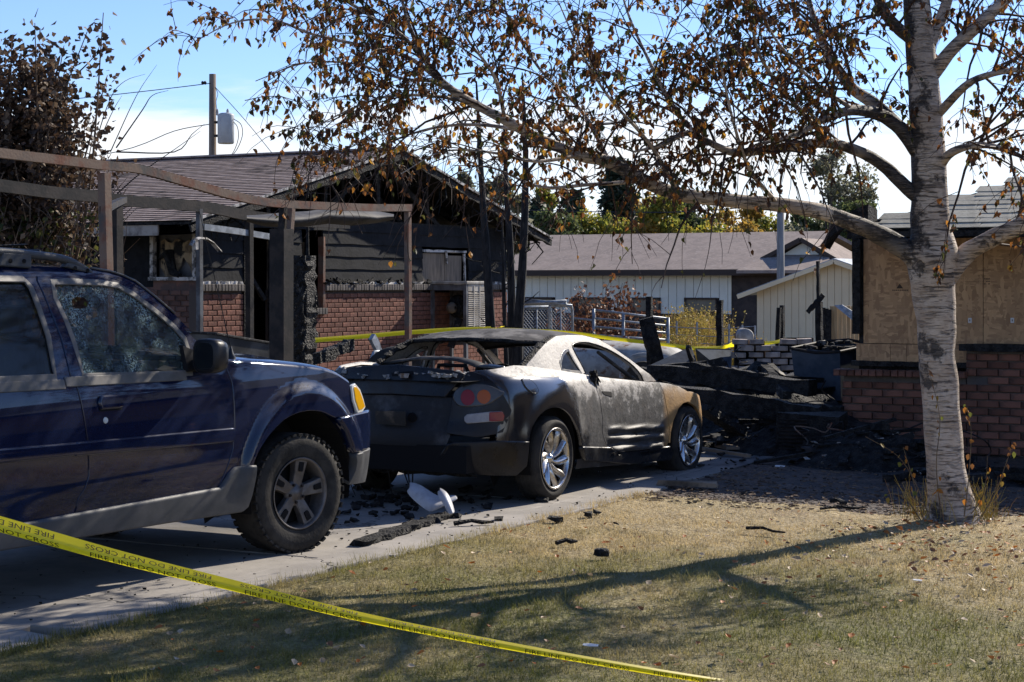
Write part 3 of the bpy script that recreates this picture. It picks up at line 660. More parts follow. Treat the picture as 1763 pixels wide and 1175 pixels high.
# aerial
ab = Vector(sh(-.60, WT(-.6)))+Vector((0, .06, .03)); tip = ab+Vector((-.30, .0, .88))
b = MB(); b.lathe([(.034, -.012), (.03, .01), (.018, .03), (.01, .06), (.004, .075)], 14, 'Z', c=ab); ao = b.build('aerial_base', M['black_plastic'], SUV, smooth=True, local=True)
b = MB(); b.tube([ab+Vector((0, 0, .06)), tip], [.0035, .002], 6); b.build('aerial_rod', M['black_plastic'], ao, local=True)
# wheels
def suv_wheel(x, y, steer):
    w = bpy.data.objects.new('wheel', None); COL.objects.link(w); w.parent = SUV; w.location = (x, y, .374-.036*0); w.rotation_euler = (.0, 0, steer+(PI if y > 0 else 0)); ORG[w.name] = Vector()
    wheel_tyre(w, .376, .225, .25, M['rubber'], 44)
    b = MB(); b.lathe([(.222, -.118), (.226, -.124), (.218, -.124), (.208, -.112), (.2, -.05), (.198, .1)], 48, 'Y'); b.build('rim', M['rim_grey'], w, smooth=True, local=True)
    b = MB(); b.lathe([(0, -.02), (.19, -.02)], 32, 'Y'); b.build('brake_disc', M['dark'], w, local=True)
    for k in range(5):
        a = math.radians(82+72*k); ca, sa = math.cos(a), math.sin(a)
        def q(r, t, yy): return (ca*r-sa*t, yy, sa*r+ca*t)
        b = MB()
        out = [(.02, -.03), (.075, -.037), (.14, -.041), (.212, -.052), (.212, .052), (.14, .041), (.075, .037), (.02, .03)]
        V = [q(r, t, -.085-.02*sstep(.05, .2, r)) for r, t in out]+[q(r, t*1.1, -.05) for r, t in out]; n = 8
        b.add(V, [tuple(range(n))[::-1], tuple(range(n, 16))]+[(i, (i+1) % n, n+(i+1) % n, n+i) for i in range(n)])
        so = fix_normals(b.build('spoke', M['rim_grey'], w, local=True)); bevel(so, .005)
        b = MB(); sl = [(.135, -.012), (.145, -.017), (.195, -.02), (.195, .02), (.145, .017), (.135, .012)]; b.prism([q(r, t, -.107) for r, t in sl], (0, .02, 0)); fix_normals(b.build('slot', M['dark'], so, local=True))  # raised black piece, stands in for the shade inside the spoke recess
        a2 = a+.63; b = MB(); b.lathe([(0, -.1), (.008, -.1), (.0095, -.09), (.0095, -.08)], 8, 'Y', c=(math.cos(a2)*.058, 0, math.sin(a2)*.058)); b.build('lug_nut', M['lens'] if False else M['steel_dark'], w, local=True)
    b = MB(); b.lathe([(0, -.096), (.03, -.094), (.034, -.088), (.078, -.085), (.085, -.06)], 24, 'Y'); b.build('hub_cap', M['rim_grey'], w, smooth=True, local=True)
suv_wheel(.0, -.785, -.21); suv_wheel(0, .785, -.21); suv_wheel(-3.2, -.785, 0); suv_wheel(-3.2, .785, 0)
# charred scraps fallen on the roof
scr = thing('charred_scraps', 'layer of charred scraps lying on the roof of the blue vehicle', 'debris', (-7.6, 6.9, 1.8))
for k in range(26):
    x = rnd.uniform(-8.05, -7.2); y = rnd.uniform(5.9, 7.5); b = MB(); L_ = rnd.uniform(.1, .5); b.box((x, y, 1.845+rnd.uniform(0, .045)+(.03 if y < 7.1 else 0)), (rnd.uniform(.02, .1), L_, rnd.uniform(.006, .016)), M=Matrix.Rotation(rnd.uniform(-1.2, 1.2), 3, 'Z') @ Matrix.Rotation(rnd.uniform(-.12, .12), 3, 'X'), jit=.008); b.build('scrap', M['char'] if k % 6 else M['ash'], scr)
# ================================================================ burnt sports coupe
CO = thing('burnt_coupe', 'fire damaged black sports coupe with burnt out cabin and chrome wheels', 'car', (-7.31, 12.46, .0), PI/2)
def coupe_paint():
    m, N, L, b = node_mat('burnt_black_paint'); t = N.new('ShaderNodeTexCoord'); pos = t.outputs['Object']; sep = N.new('ShaderNodeSeparateXYZ'); L.new(pos, sep.inputs[0])
    X, Y, Z = sep.outputs
    def rng(v, a, c, lo=0., hi=1.):
        r = N.new('ShaderNodeMapRange'); r.interpolation_type = 'SMOOTHSTEP'; r.inputs['From Min'].default_value = a; r.inputs['From Max'].default_value = c; r.inputs['To Min'].default_value = lo; r.inputs['To Max'].default_value = hi; L.new(v, r.inputs['Value']); return r.outputs['Result']
    n1, h1 = ramp_noise(N, L, pos, 3.2, .3, .7, 8, 1, .65); n2, h2 = ramp_noise(N, L, pos, 9, .35, .7, 8, 2, .7); n3, _ = ramp_noise(N, L, pos, 60, .45, .7, 4, 3); nf, hf = ramp_noise(N, L, pos, 34, .4, .66, 6, 5, .7); mps = N.new('ShaderNodeMapping'); mps.inputs['Scale'].default_value = (14, 14, 1.6); L.new(pos, mps.inputs['Vector']); ns_, _ = ramp_noise(N, L, mps.outputs[0], 1.6, .52, .7, 6, 6, .7)
    # burnt front: from just behind the door the paint is cooked to ash, more toward the top and the cabin
    zx = mathn(N, L, 'ADD', Z, mathn(N, L, 'MULTIPLY', X, .045))
    burn = mathn(N, L, 'ADD', mathn(N, L, 'ADD', mathn(N, L, 'MULTIPLY', mathn(N, L, 'SUBTRACT', zx, .5), 1.0), mathn(N, L, 'MULTIPLY', mathn(N, L, 'SUBTRACT', X, .28), 1.5)), mathn(N, L, 'MULTIPLY', mathn(N, L, 'SUBTRACT', h1, .5), 1.3))
    up = rng(zx, .93, 1.0); burn = mathn(N, L, 'MAXIMUM', burn, mathn(N, L, 'MULTIPLY', up, rng(X, -.75, -.5)))
    bf = rng(burn, .12, .5)
    film = mixc(N, L, mathn(N, L, 'MULTIPLY', n1, nf), (.018, .018, .02), (.004, .004, .005))                     # glossy, smoke filmed paint
    grey = mixc(N, L, n2, (.038, .037, .036), (.11, .105, .098)); ashw = mixc(N, L, n3, (.42, .395, .36), (.27, .25, .225))
    cook = mixc(N, L, rng(mathn(N, L, 'ADD', mathn(N, L, 'ADD', h2, mathn(N, L, 'ADD', mathn(N, L, 'MULTIPLY', h1, .6), mathn(N, L, 'MULTIPLY', mathn(N, L, 'SUBTRACT', hf, .5), .35))), mathn(N, L, 'MULTIPLY', mathn(N, L, 'SUBTRACT', zx, .8), .75)), .78, .92), grey, ashw)
    brn, _ = ramp_noise(N, L, pos, 5, .52, .66, 6, 8); cook = mixc(N, L, mathn(N, L, 'MULTIPLY', brn, .3), cook, (.075, .058, .045)); cook = mixc(N, L, mathn(N, L, 'MULTIPLY', ns_, .32), cook, (.035, .032, .03)); cook = mixc(N, L, mathn(N, L, 'MULTIPLY', nf, .16), cook, (.022, .02, .019))
    och = mathn(N, L, 'MULTIPLY', rng(X, 2.08, 2.2), rng(zx, .93, .80)); oc = mixc(N, L, n2, (.46, .26, .085), (.30, .165, .06)); cook = mixc(N, L, mathn(N, L, 'MULTIPLY', och, .9), cook, oc)
    c = mixc(N, L, bf, film, cook); L.new(c, b.inputs['Base Color'])
    L.new(rng(bf, 0, 1, .14, .6), b.inputs['Roughness']); L.new(rng(bf, 0, .8, .9, 0.), b.inputs['Coat Weight']); b.inputs['Coat Roughness'].default_value = .12
    b.inputs['Metallic'].default_value = .0
    bump_to(N, L, b, mathn(N, L, 'MULTIPLY', mathn(N, L, 'ADD', h2, mathn(N, L, 'MULTIPLY', hf, .5)), bf), .55, .012); return m
M['coupe'] = coupe_paint()
M['coupe_black'] = mat('sooted_plastic', (.010, .010, .011), .25, col2=(.018, .018, .02), scale=4, lo=.4, hi=.7, bump=.15, bscale=30, rough2=.6, spec=.3)
M['bare'] = mat('bare_sooty_metal', (.03, .031, .034), .55, col2=(.11, .115, .125), scale=3, lo=.5, hi=.7, third=(.15, .09, .045), tscale=3, tlo=.6, thi=.72, metal=.4, rough2=.7, bump=.3, bscale=20)
M['chrome'] = mat('dusty_chrome', (.58, .57, .55), .2, metal=1, col2=(.22, .2, .18), scale=9, lo=.45, hi=.65, rough2=.55)
M['red_lens'] = mat('red_lens', (.20, .006, .006), .12, coat=.3); M['orange_lens'] = mat('orange_lens', (.36, .085, .008), .15, coat=.3); M['smoked_lens'] = mat('smoked_lens', (.035, .034, .032), .12, coat=.6, col2=(.07, .066, .06), scale=6)
M['milky'] = mat('milky_lens', (.34, .34, .35), .3, col2=(.24, .24, .25), scale=5)
PITCH = .046
_ci = pw([.05, .18, .26, .36, .5, .68, .8, .88, .94, .99, 1.05], [.13, .06, .03, .01, 0, .002, .012, .03, .06, .11, .2])
_ti = pw([.05, .2, .3, .42, .52, .62, .75, .9, 1.0, 1.1], [.22, .1, .04, .012, .02, .05, .07, .10, .14, .2])
def coupe_inset(s, z):
    zz = z+PITCH*s*(1 if s > -1.4 else 0)+(0 if s > -1.4 else -1.4*PITCH); k = sstep(-.55, -1.0, s)
    a = _ci(zz)*(1-k)+_ti(zz)*k
    r = math.hypot(s, z-.33); a -= .022*sstep(.62, .42, r)*sstep(-.75, -.4, s)
    r = math.hypot(s-2.66, z-.27); a -= .02*sstep(.6, .4, r)
    d = 0
    if .98 < s < 2.12:                                                # three pressed ribs low on the door
        for q in (.50, .42, .335):
            dz = (z+PITCH*(s-1.6)*1.1-(q-.062)); w = sstep(.95, 1.12, s)*sstep(2.14, 2.06, s)
            d += w*(.024*math.exp(-((dz-.012)/.017)**2)-.02*math.exp(-((dz+.03)/.010)**2))
    return a-d
co_sh = Shell([(3.52, 0), (3.47, -.4), (3.33, -.66), (3.08, -.83), (2.66, -.905), (2.0, -.885), (1.2, -.875), (.5, -.895), (0, -.91), (-.35, -.89), (-.66, -.82), (-.86, -.68), (-.97, -.42), (-1.0, 0), (-.97, .42), (-.86, .68)][::-1], 0, coupe_inset, CO.location)
sh = co_sh; T = sh.tr; sh.smin = -1.3
z2 = zc(2.671, 580, 540); z4 = zc(4.897, 860, 560); z5 = zc(5.873, 600, 560); z8 = zc(4.894, 880, 640)
ST = float(np.interp(0, -sh.P[:48, 1][::1], sh.s[:48])); sh.smin = ST-.3                                                           # tail centre
g_ = .006
# door
shut_r = T(z4([(735, 420), (800, 500), (845, 620), (870, 800)])+z8([(770, 520), (790, 590), (830, 650), (880, 672)]))
door_b = T(z8([(1000, 672), (1150, 655), (1305, 640)]))
shut_fr = T(z8([(1325, 600), (1335, 500), (1320, 350), (1285, 180), (1245, 95)]))
belt_d = T(z4([(1240, 480), (1100, 465), (950, 450), (810, 432)]))
ribs_step = .022
cd = skin(sh, 'door', [(p[0]+g_, p[1]) for p in shut_r]+door_b+[(p[0]-g_, p[1]) for p in shut_fr]+belt_d, M['coupe'], CO, step=.026, lip=.02)
# rear quarter
arch_r = T(z2([(882, 590), (898, 525), (935, 465), (980, 435), (1030, 433), (1075, 465), (1112, 530), (1128, 600), (1130, 622)])); arch_r = crom(arch_r, 4)
q_top = T(z4([(700, 412), (620, 400), (500, 380), (240, 345), (120, 340)]))+[(-.80, q_) for q_ in ()]
tl_edge = T(z5([(1260, 468), (1380, 510), (1480, 590), (1560, 690), (1620, 800), (1650, 862)]))
low_q = T(z2([(735, 590), (800, 592)]))
q_low = T(z5([(1640, 905)])+z2([(740, 520), (735, 590), (800, 593)]))
skin(sh, 'rear_quarter', [(p[0]-g_, p[1]) for p in shut_r[::-1]]+q_top+tl_edge+q_low+arch_r+T(z8([(620, 640), (790, 640)])), M['coupe'], CO, step=.035, lip=.03)
# fuel flap
ff = T(z4([(185, 460), (200, 445), (240, 452), (290, 490), (320, 540), (312, 575), (270, 570), (215, 520)]))
fo = surf_panel('fuel_flap', crom(ff+[ff[0]], 4)[:-1], lambda s, z: sh(s, z), M['coupe'], CO, out=.006, lip=.012, step=.02)
b = MB(); b.tube([Vector(sh(*p))+Vector((0, -.004, 0)) for p in crom(ff+[ff[0]], 3)], .004, 6); b.build('flap_rim', M['coupe_black'], fo, local=True)
# front wing
arch_f = T(z8([(1345, 520), (1365, 420), (1410, 310), (1450, 265), (1490, 252)])); s_f = arch_f[-1][0]
arch_f += [(2.66+.335*math.cos(a), .255+.335*math.sin(a)) for a in np.linspace(1.2, .0, 8)]
wing_t = T(z8([(1250, 95), (1330, 105), (1420, 130), (1490, 170)]))
wt = wing_t+[(2.75, .695), (3.0, .65), (3.25, .585)]
skin(sh, 'front_wing', [(p[0]+g_, p[1]) for p in shut_fr]+wt+[(3.28, .3), (3.0, .2)]+arch_f[::-1]+T(z8([(1340, 600)])), M['coupe'], CO, step=.035, lip=.03)
# rocker and skirt
skin(sh, 'rocker', T(z8([(598, 645), (830, 650), (860, 672), (905, 688), (1000, 682), (1160, 664), (1335, 640), (1352, 690), (1330, 735), (1000, 768), (620, 735)])), M['coupe_black'], CO, out=.018, step=.04, lip=.05, rnd_edge=.012)
skin(sh, 'rocker_underside', T(z8([(575, 745), (620, 740), (1000, 773), (1325, 742), (1325, 752), (900, 800), (560, 830)])), M['bare'], CO, out=-.02, step=.05, lip=0)
# tail: lid, panel, bumper
rb = T(z2([(460, 715), (600, 735), (825, 740), (868, 700), (880, 595), (738, 592), (735, 525)])+z5([(1640, 910), (1580, 985), (1200, 985), (1000, 1000)]))
bump_l = [(ST, .52), (ST, .235)]
skin(sh, 'rear_bumper', [(-1.16, .44), (-1.20, .38), (-1.13, .34), (-1.17, .27)]+rb[1:5]+[rb[5]]+[(-1.08, .50), (-1.13, .48)], M['coupe_black'], CO, step=.04, lip=.05, rnd_edge=.012, out=.012)
skin(sh, 'tail_corner', T(z5([(1245, 470), (1380, 514), (1480, 594), (1558, 692), (1618, 802), (1648, 865), (1635, 905), (1560, 1085), (1300, 1130), (990, 1090), (1040, 870), (1060, 700), (1175, 545), (1200, 480)])), M['coupe_black'], CO, step=.035, lip=.02)
lid_b = T(z5([(975, 722), (1170, 485)])); zlb = lid_b[0][1]; zlt = lid_b[1][1]
lid = skin(sh, 'boot_lid', [(ST, zlb+.012), lid_b[0], (lid_b[1][0], zlt-.01), (lid_b[1][0]-.12, zlt+.015), (ST, zlt+.05)], M['coupe_black'], CO, step=.035, lip=.03, out=.01)
skin(sh, 'tail_panel', [(ST, zlb+.005), (lid_b[0][0]+.05, zlb-.005), (lid_b[0][0]+.10, zlb-.16), (lid_b[0][0]+.02, .47), (ST, .46)], M['bare'], CO, step=.04, lip=0, out=-.03)
slot = T(z5([(440, 490), (655, 470), (665, 505), (450, 522)])); 
for p in slot: pass
surf_panel('lid_slot', slot, lambda s, z: sh(s, z), M['dark'], lid[0], out=.0135, lip=0, step=.03)
b = MB(); c0 = Vector(sh(*T(z5([(628, 935)]))[0])); b.lathe([(0, 0), (.035, 0), (.038, .01)], 16, 'X', c=c0+Vector((.012, 0, 0))); b.build('lock_hole', M['dark'], CO, local=True)
# lamps
tl = T(z5([(1075, 760), (1078, 690), (1130, 635), (1220, 608), (1330, 605), (1440, 630), (1530, 675), (1560, 690), (1470, 755), (1400, 795), (1250, 815), (1130, 812)]))
TL = skin(sh, 'tail_light', crom(tl+[tl[0]], 3)[:-1], M['smoked_lens'], CO, out=.016, step=.025, lip=.03, rnd_edge=.008)
for (cx, cy, rx, ry, mm, nm) in ((1206, 735, 68, 78, 'red_lens', 'red_lamp'), (1365, 727, 64, 68, 'orange_lens', 'orange_lamp')):
    pl = T(z5([(cx+rx*math.cos(a), cy+ry*math.sin(a)) for a in np.linspace(0, 2*PI, 18)[:-1]]))
    for (sd, fl), t_ in zip(sides(), TL): surf_panel(nm, pl, lambda s, z, sd=sd: sh(s, z, sd), M[mm], t_, flip=fl, out=.019, lip=.004, step=.02, rnd_edge=.002)
rf = T(z5([(1178, 935), (1200, 912), (1420, 885), (1540, 880), (1558, 915), (1550, 965), (1420, 972), (1200, 990), (1180, 970)]))
RF = skin(sh, 'bumper_reflector', rf, M['milky'], CO, out=.02, step=.025, lip=.02, rnd_edge=.006)
rr_ = T(z5([(1420, 887), (1540, 880), (1558, 915), (1550, 965), (1420, 970)]))
for (sd, fl), t_ in zip(sides(), RF): surf_panel('red_reflector', rr_, lambda s, z, sd=sd: sh(s, z, sd), M['red_lens'], t_, flip=fl, out=.024, lip=.008, step=.02)
# greenhouse
def gh(x, z, side=-1):
    zz = z+PITCH*(x-.4)*.6; y = .79-.02*(x-.3)**2-.50*max(0, zz-.93)-.9*max(0, zz-1.16)**2-.10*sstep(.2, -.55, x); return (x, side*y, z)
class G:                                                             # same sight line tool for the cabin sides
    trace = Shell.trace; tr = Shell.tr
    def __init__(s, o): s.o = o
    def world(s, x, z): p = gh(x, z); return Vector((s.o.x-p[1], s.o.y+p[0], p[2]+s.o.z))
GT = G(CO.location).tr
cp_out = GT(z4([(232, 335), (330, 222), (400, 145), (480, 92), (580, 84), (700, 87), (830, 117), (960, 192), (1100, 290), (1230, 390), (1320, 472)]))
cp_in = GT(z4([(1240, 474), (1212, 470), (1130, 345), (1020, 262), (900, 195), (770, 148), (690, 140), (640, 150), (612, 172), (640, 240), (690, 330), (722, 400), (700, 410), (600, 396), (232, 345)]))
qw = GT(z4([(512, 320), (530, 255), (556, 222), (578, 212), (620, 290), (686, 398), (600, 392), (526, 380)]))
for sd, fl in sides():
    fn = lambda x, z, sd=sd: gh(x, z, sd)
    rs = surf_panel('roof_side', cp_out+cp_in, fn, M['coupe'], CO, step=.04, lip=.03, holes=[qw], flip=fl)
    surf_panel('quarter_window_seal', frame_of(qw, .012), fn, M['coupe_black'], rs, holes=[frame_of(qw, -.01)], flip=fl, out=.004, lip=.012, step=.03)
    dw = [p for p in cp_in[1:12]]
    b = MB(); b.tube([Vector(fn(*p))+Vector((0, 0, -.004)) for p in crom(dw, 3)], .008, 6); b.build('window_seal', M['coupe_black'], rs, smooth=True, local=True)
RO = [Vector(gh(*p)) for p in cp_out]
def spanR(p, crown, back, n=16):
    return [(p.x-back*(1-t*t), t*abs(p.y), p.z+crown*(1-t*t)) for t in np.linspace(-1, 1, n+1)]
ap = [Vector(p) for p in crom([tuple(q) for q in RO[2:8]], 4)]
M['roof_burnt'] = mat('burnt_roof_sheet', (.05, .045, .04), .75, col2=(.2, .185, .165), scale=5, lo=.45, hi=.65, bump=.3, bscale=25)
loft('roof', [spanR(p, .028+.02*sstep(0, 8, i), .16*(1-i/(len(ap)-1))**2-.06*(i/(len(ap)-1))) for i, p in enumerate(ap)], M['roof_burnt'], CO)
loft('roof_liner', [[(a, y, z-.03) for a, y, z in spanR(p, .028+.02*sstep(0, 8, i), .16*(1-i/(len(ap)-1))**2-.06*(i/(len(ap)-1)))] for i, p in enumerate(ap)], M['dark'], CO, flip=True)
b = MB(); b.tube([(a, y, z-.012) for a, y, z in spanR(ap[0], .028, .16)], .016, 6, rough=.2); b.build('rear_header', M['char'], CO, local=True)
b = MB(); b.tube([(a, y, z-.03) for a, y, z in spanR(ap[-1], .048, -.06)], .014, 6, rough=.2); b.build('front_header', M['char'], CO, local=True)
for sd in (-1, 1):                                                    # peeling seal along the rear pillars
    b = MB(); pp = [Vector((p.x-.02, sd*(abs(p.y)-.035), p.z-.01)) for p in [Vector(q) for q in crom([tuple(r) for r in RO[:4]], 5)]]
    b.tube(pp, [.02+.008*rnd.random() for _ in pp], 7, rough=.35); b.build('rear_pillar_seal', M['char'], CO, local=True)
    b = MB(); b.tube([Vector((2.02, sd*.70, .80)), Vector((1.86, sd*.66, .885)), Vector((1.62, sd*.62, 1.0)), Vector((1.40, sd*.59, 1.1))], [.022, .02, .018, .016], 6); b.build('windscreen_pillar', M['roof_burnt'], CO, smooth=True, local=True)
# decks, floor, burnt seats
zt = zlt
b = MB(); b.add([(-.95, -.62, zt-.06), (-.95, .62, zt-.06), (-.4, .76, zt-.05), (-.4, -.76, zt-.05)], [(0, 3, 2, 1)]); b.add([(-.4, -.76, zt-.05), (-.4, .76, zt-.05), (.05, .70, .86), (.05, -.70, .86)], [(0, 3, 2, 1)]); b.build('boot_deck', M['ash'], CO, local=True)
b = MB(); b.box((.9, 0, .3), (3.2, 1.5, .1)); b.box((2.95, 0, .42), (.7, 1.2, .25)); b.box((-.55, 0, .38), (.8, 1.3, .2)); b.box((2.1, 0, .56), (.12, 1.5, .42)); b.build('underbody', M['dark'], CO, local=True)
for sd in (-1, 1):
    b = MB(); b.box((.95, sd*.76, .58), (1.9, .05, .5)); b.build('inner_side', M['dark'], CO, local=True)
for yy in (-.36, .36):
    b = MB()
    b.tube([(.72, yy-.2, .45), (.6, yy-.2, .8), (.56, yy-.13, 1.0), (.56, yy+.13, 1.0), (.6, yy+.2, .8), (.72, yy+.2, .45)], .018, 6)
    for q in range(6): b.tube([(.7-.02*q, yy-.19, .5+.08*q), (.7-.02*q, yy+.19, .5+.08*q)], .008, 5)
    b.build('seat_frame', M['steel_dark'], CO, local=True)
b = MB(); b.lathe([(.17+.014*math.cos(a), .014*math.sin(a)) for a in np.linspace(0, 2*PI, 8)], 24, 'X'); o = b.build('steering_wheel', M['char'], CO, local=True); o.location = (1.35, .36, .82); o.rotation_euler = (0, .5, 0)
b = MB(); b.box((1.72, 0, .76), (.28, 1.35, .12), jit=.03); b.build('dashboard', M['char'], CO, local=True)
# bonnet, burnt thin, and nose
hz = pw([1.85, 2.2, 2.66, 3.0, 3.3, 3.5], [.80, .765, .71, .66, .58, .47])
rows = []
for x in np.linspace(1.9, 3.46, 22):
    w = float(np.interp(x, [1.9, 2.66, 3.1, 3.35, 3.46], [.76, .76, .66, .42, .2])); rows.append([(x, y*w, hz(x)+.03*(1-y*y)+.006*noise.noise(Vector((x*7, y*6, 0)))) for y in np.linspace(-1, 1, 17)])
loft('bonnet', rows, M['coupe'], CO)
for sd in (-1, 1):
    rows = []
    for x in np.linspace(wt[0][0], 3.25, 16):
        zz = float(np.interp(x, [p[0] for p in wt], [p[1] for p in wt])); p = Vector(sh(x, zz, sd)); w = float(np.interp(x, [1.9, 2.66, 3.1, 3.35, 3.46], [.76, .76, .66, .42, .2])); zb = hz(x)
        rows.append([(p.x, p.y+(sd*w-p.y)*(1-math.cos(a)), p.z+(zb-p.z)*math.sin(a)) for a in np.linspace(0, PI/2, 6)])
    loft('wing_top', rows, M['coupe'], CO, flip=sd < 0)
skin(sh, 'front_bumper', [(3.2, .5), (sh.s[-1], .5), (sh.s[-1], .2), (3.05, .19)], M['char'], CO, step=.06, lip=.02)
# spoiler, heat warped
SPT = [(614.5, 646, 14.95), (640, 632, 14.85), (690, 621, 14.6), (730, 617.5, 14.42), (775, 618.5, 14.25), (806, 625, 14.12), (822, 632, 14.05)]
sp_w = [at(*p)-Vector(CO.location) for p in SPT]; sp = [Vector((p.y, -p.x, p.z)) for p in sp_w]; sp = [Vector(p) for p in crom([tuple(p) for p in sp], 5)]
rows = []
for i, p in enumerate(sp):
    t = i/(len(sp)-1); wd = .20; nz = .004*rnd.uniform(-1, 1)
    rows.append([(p.x-.01, p.y, p.z-.012), (p.x, p.y, p.z+.004+nz), (p.x+.07, p.y, p.z+.016+nz), (p.x+.15, p.y, p.z+.008), (p.x+wd, p.y, p.z-.012), (p.x+.14, p.y, p.z-.012), (p.x+.05, p.y, p.z-.016)])
M['spoiler'] = mat('scorched_spoiler', (.035, .033, .03), .6, col2=(.15, .115, .08), scale=6, lo=.5, hi=.7, bump=.35, bscale=40)
spo = loft('spoiler', rows, M['spoiler'], CO, closed=True, caps=True)
e = sp[-1]; qa = Vector(sh(*T([(868, 630)])[0]))
rows = []
for t in np.linspace(0, 1, 8):
    c = e.lerp(qa, t); wd = .2*(1-t*.75); rows.append([(c.x+wd*math.cos(a)*.5+.09*(1-t), c.y, c.z-.02*t+(.016+.02*sstep(0, .5, t)*(1-t))*math.sin(a)) for a in np.linspace(0, 2*PI, 10)[:-1]])
loft('spoiler_end', rows, M['coupe_black'], spo, closed=True, caps=True)
b = MB(); b.prism([e+Vector((-.0, .02, -.01)), e+Vector((.1, .03, -.01)), e+Vector((.1, .05, -.13)), e+Vector((.03, .06, -.13))], (0, -.03, 0)); fix_normals(b.build('spoiler_foot', M['coupe_black'], spo, local=True))
# ash on the boot deck
b = MB()
for k in range(150):
    yy = rnd.uniform(-.6, .7); xx = rnd.uniform(-.93, -.45); b.box((xx, yy, zt-.045+rnd.uniform(0, .04)), (rnd.uniform(.01, .06), rnd.uniform(.01, .09), rnd.uniform(.005, .03)), M=Matrix.Rotation(rnd.uniform(0, 3), 3, 'Z') @ Matrix.Rotation(rnd.uniform(-.5, .5), 3, 'X'), jit=.006)
M['pale_ash'] = mat('pale_ash', (.34, .33, .31), .95, col2=(.1, .095, .09), scale=20, lo=.45, hi=.6, third=(.2, .12, .06), tscale=8, tlo=.6, thi=.7)
b.build('boot_ash', M['pale_ash'], CO, local=True, kind='stuff')
# mirror stump hanging on the window corner, melted handle
b = MB(); p0 = Vector(sh(*T(z4([(770, 440)]))[0]))
for k in range(9): b.tube([p0+Vector((rnd.uniform(-.05, .05), -.01-rnd.random()*.03, rnd.uniform(-.02, .05))), p0+Vector((rnd.uniform(-.08, .1), -.025-rnd.random()*.02, rnd.uniform(-.17, .0)))], [.02, .006], 6, rough=.4)
b.build('melted_trim', M['char'], CO, local=True)
hp = T(z4([(862, 560), (940, 565), (945, 605), (880, 585)])); surf_panel('burnt_handle', hp, lambda s, z: sh(s, z), M['dark'], cd[0], out=.004, lip=.01, step=.02)
b = MB()
for k in range(60):
    xx = rnd.uniform(.2, 1.8); b.box((xx, rnd.uniform(-.7, .7), .42+rnd.random()*.12), (rnd.uniform(.05, .2), rnd.uniform(.03, .2), .05), M=Matrix.Rotation(rnd.uniform(0, 3), 3, 'Z'), jit=.02)
b.build('cabin_ash', M['ash'], CO, local=True, kind='stuff')
# wheels: ten swept blades
def coupe_wheel(x, y, r, rr, zc_, flat, steer=0):
    w = bpy.data.objects.new('wheel', None); COL.objects.link(w); w.parent = CO; w.location = (x, y, zc_); w.rotation_euler = (0, 0, steer+(PI if y > 0 else 0)); ORG[w.name] = Vector()
    wheel_tyre(w, r, rr, .23, M['rubber'], 0, flat=flat)
    b = MB()
    for k in range(5): b.lathe([(r+.0015, -.07+.035*k-.004), (r+.0035, -.07+.035*k), (r+.0015, -.07+.035*k+.004)], 40, 'Y')
    if not flat: b.build('tread_rib', M['rubber'], w, local=True)
    b = MB(); b.lathe([(rr-.012, -.10), (rr-.002, -.112), (rr-.004, -.118), (rr-.016, -.116), (rr-.024, -.10), (rr-.03, -.04), (rr-.034, .09)], 56, 'Y'); b.build('rim', M['chrome'], w, smooth=True, local=True)
    b = MB(); b.lathe([(0, -.0), (rr-.03, -.0)], 32, 'Y'); b.build('brake_disc', M['dark'], w, local=True)
    for k in range(10):
        a0 = 2*PI*k/10+.1; rows = []
        for t in np.linspace(0, 1, 9):
            rad = .035+(rr-.058)*t; a = a0+.42*math.sin(t*PI*.5)**1.5*(1 if y < 0 else 1); wd = .008+.022*math.sin(PI*min(1, t*.62))+.004; yy = -.055-.045*math.sin(t*PI*.5)+.0
            c = Vector((math.cos(a)*rad, yy, math.sin(a)*rad)); tn = Vector((-math.sin(a), 0, math.cos(a)))
            rows.append([tuple(c+tn*wd*u+Vector((0, .016*(u*u)-.014*(1-abs(u)), 0))) for u in (-1, -.6, -.2, .2, .6, 1)])
        o = loft('blade', rows, M['chrome'], w)
    b = MB(); b.lathe([(0, -.088), (.022, -.086), (.028, -.075), (.045, -.066), (.05, -.04)], 24, 'Y'); b.build('hub_cap', M['chrome'], w, smooth=True, local=True)
coupe_wheel(0, -.79, .326, .243, .325, 0); coupe_wheel(0, .79, .326, .243, .325, 0)
coupe_wheel(2.66, -.79, .315, .236, .265, .05, -.02); coupe_wheel(2.66, .79, .315, .236, .265, .05, -.02)
for sd in (-1, 1):
    for xx, zz, rr in ((0, .36, .39), (2.66, .27, .36)):
        b = MB(); b.lathe([(rr, -.06), (rr, .3), (.05, .3)], 36, 'Y', c=(xx, -.82 if sd < 0 else .52, zz)); b.f = [f for f in b.f if sum(b.v[i][2] for i in f)/len(f) > .22]; b.m = [0]*len(b.f); b.build('wheel_arch_liner', M['dark'], CO, local=True)
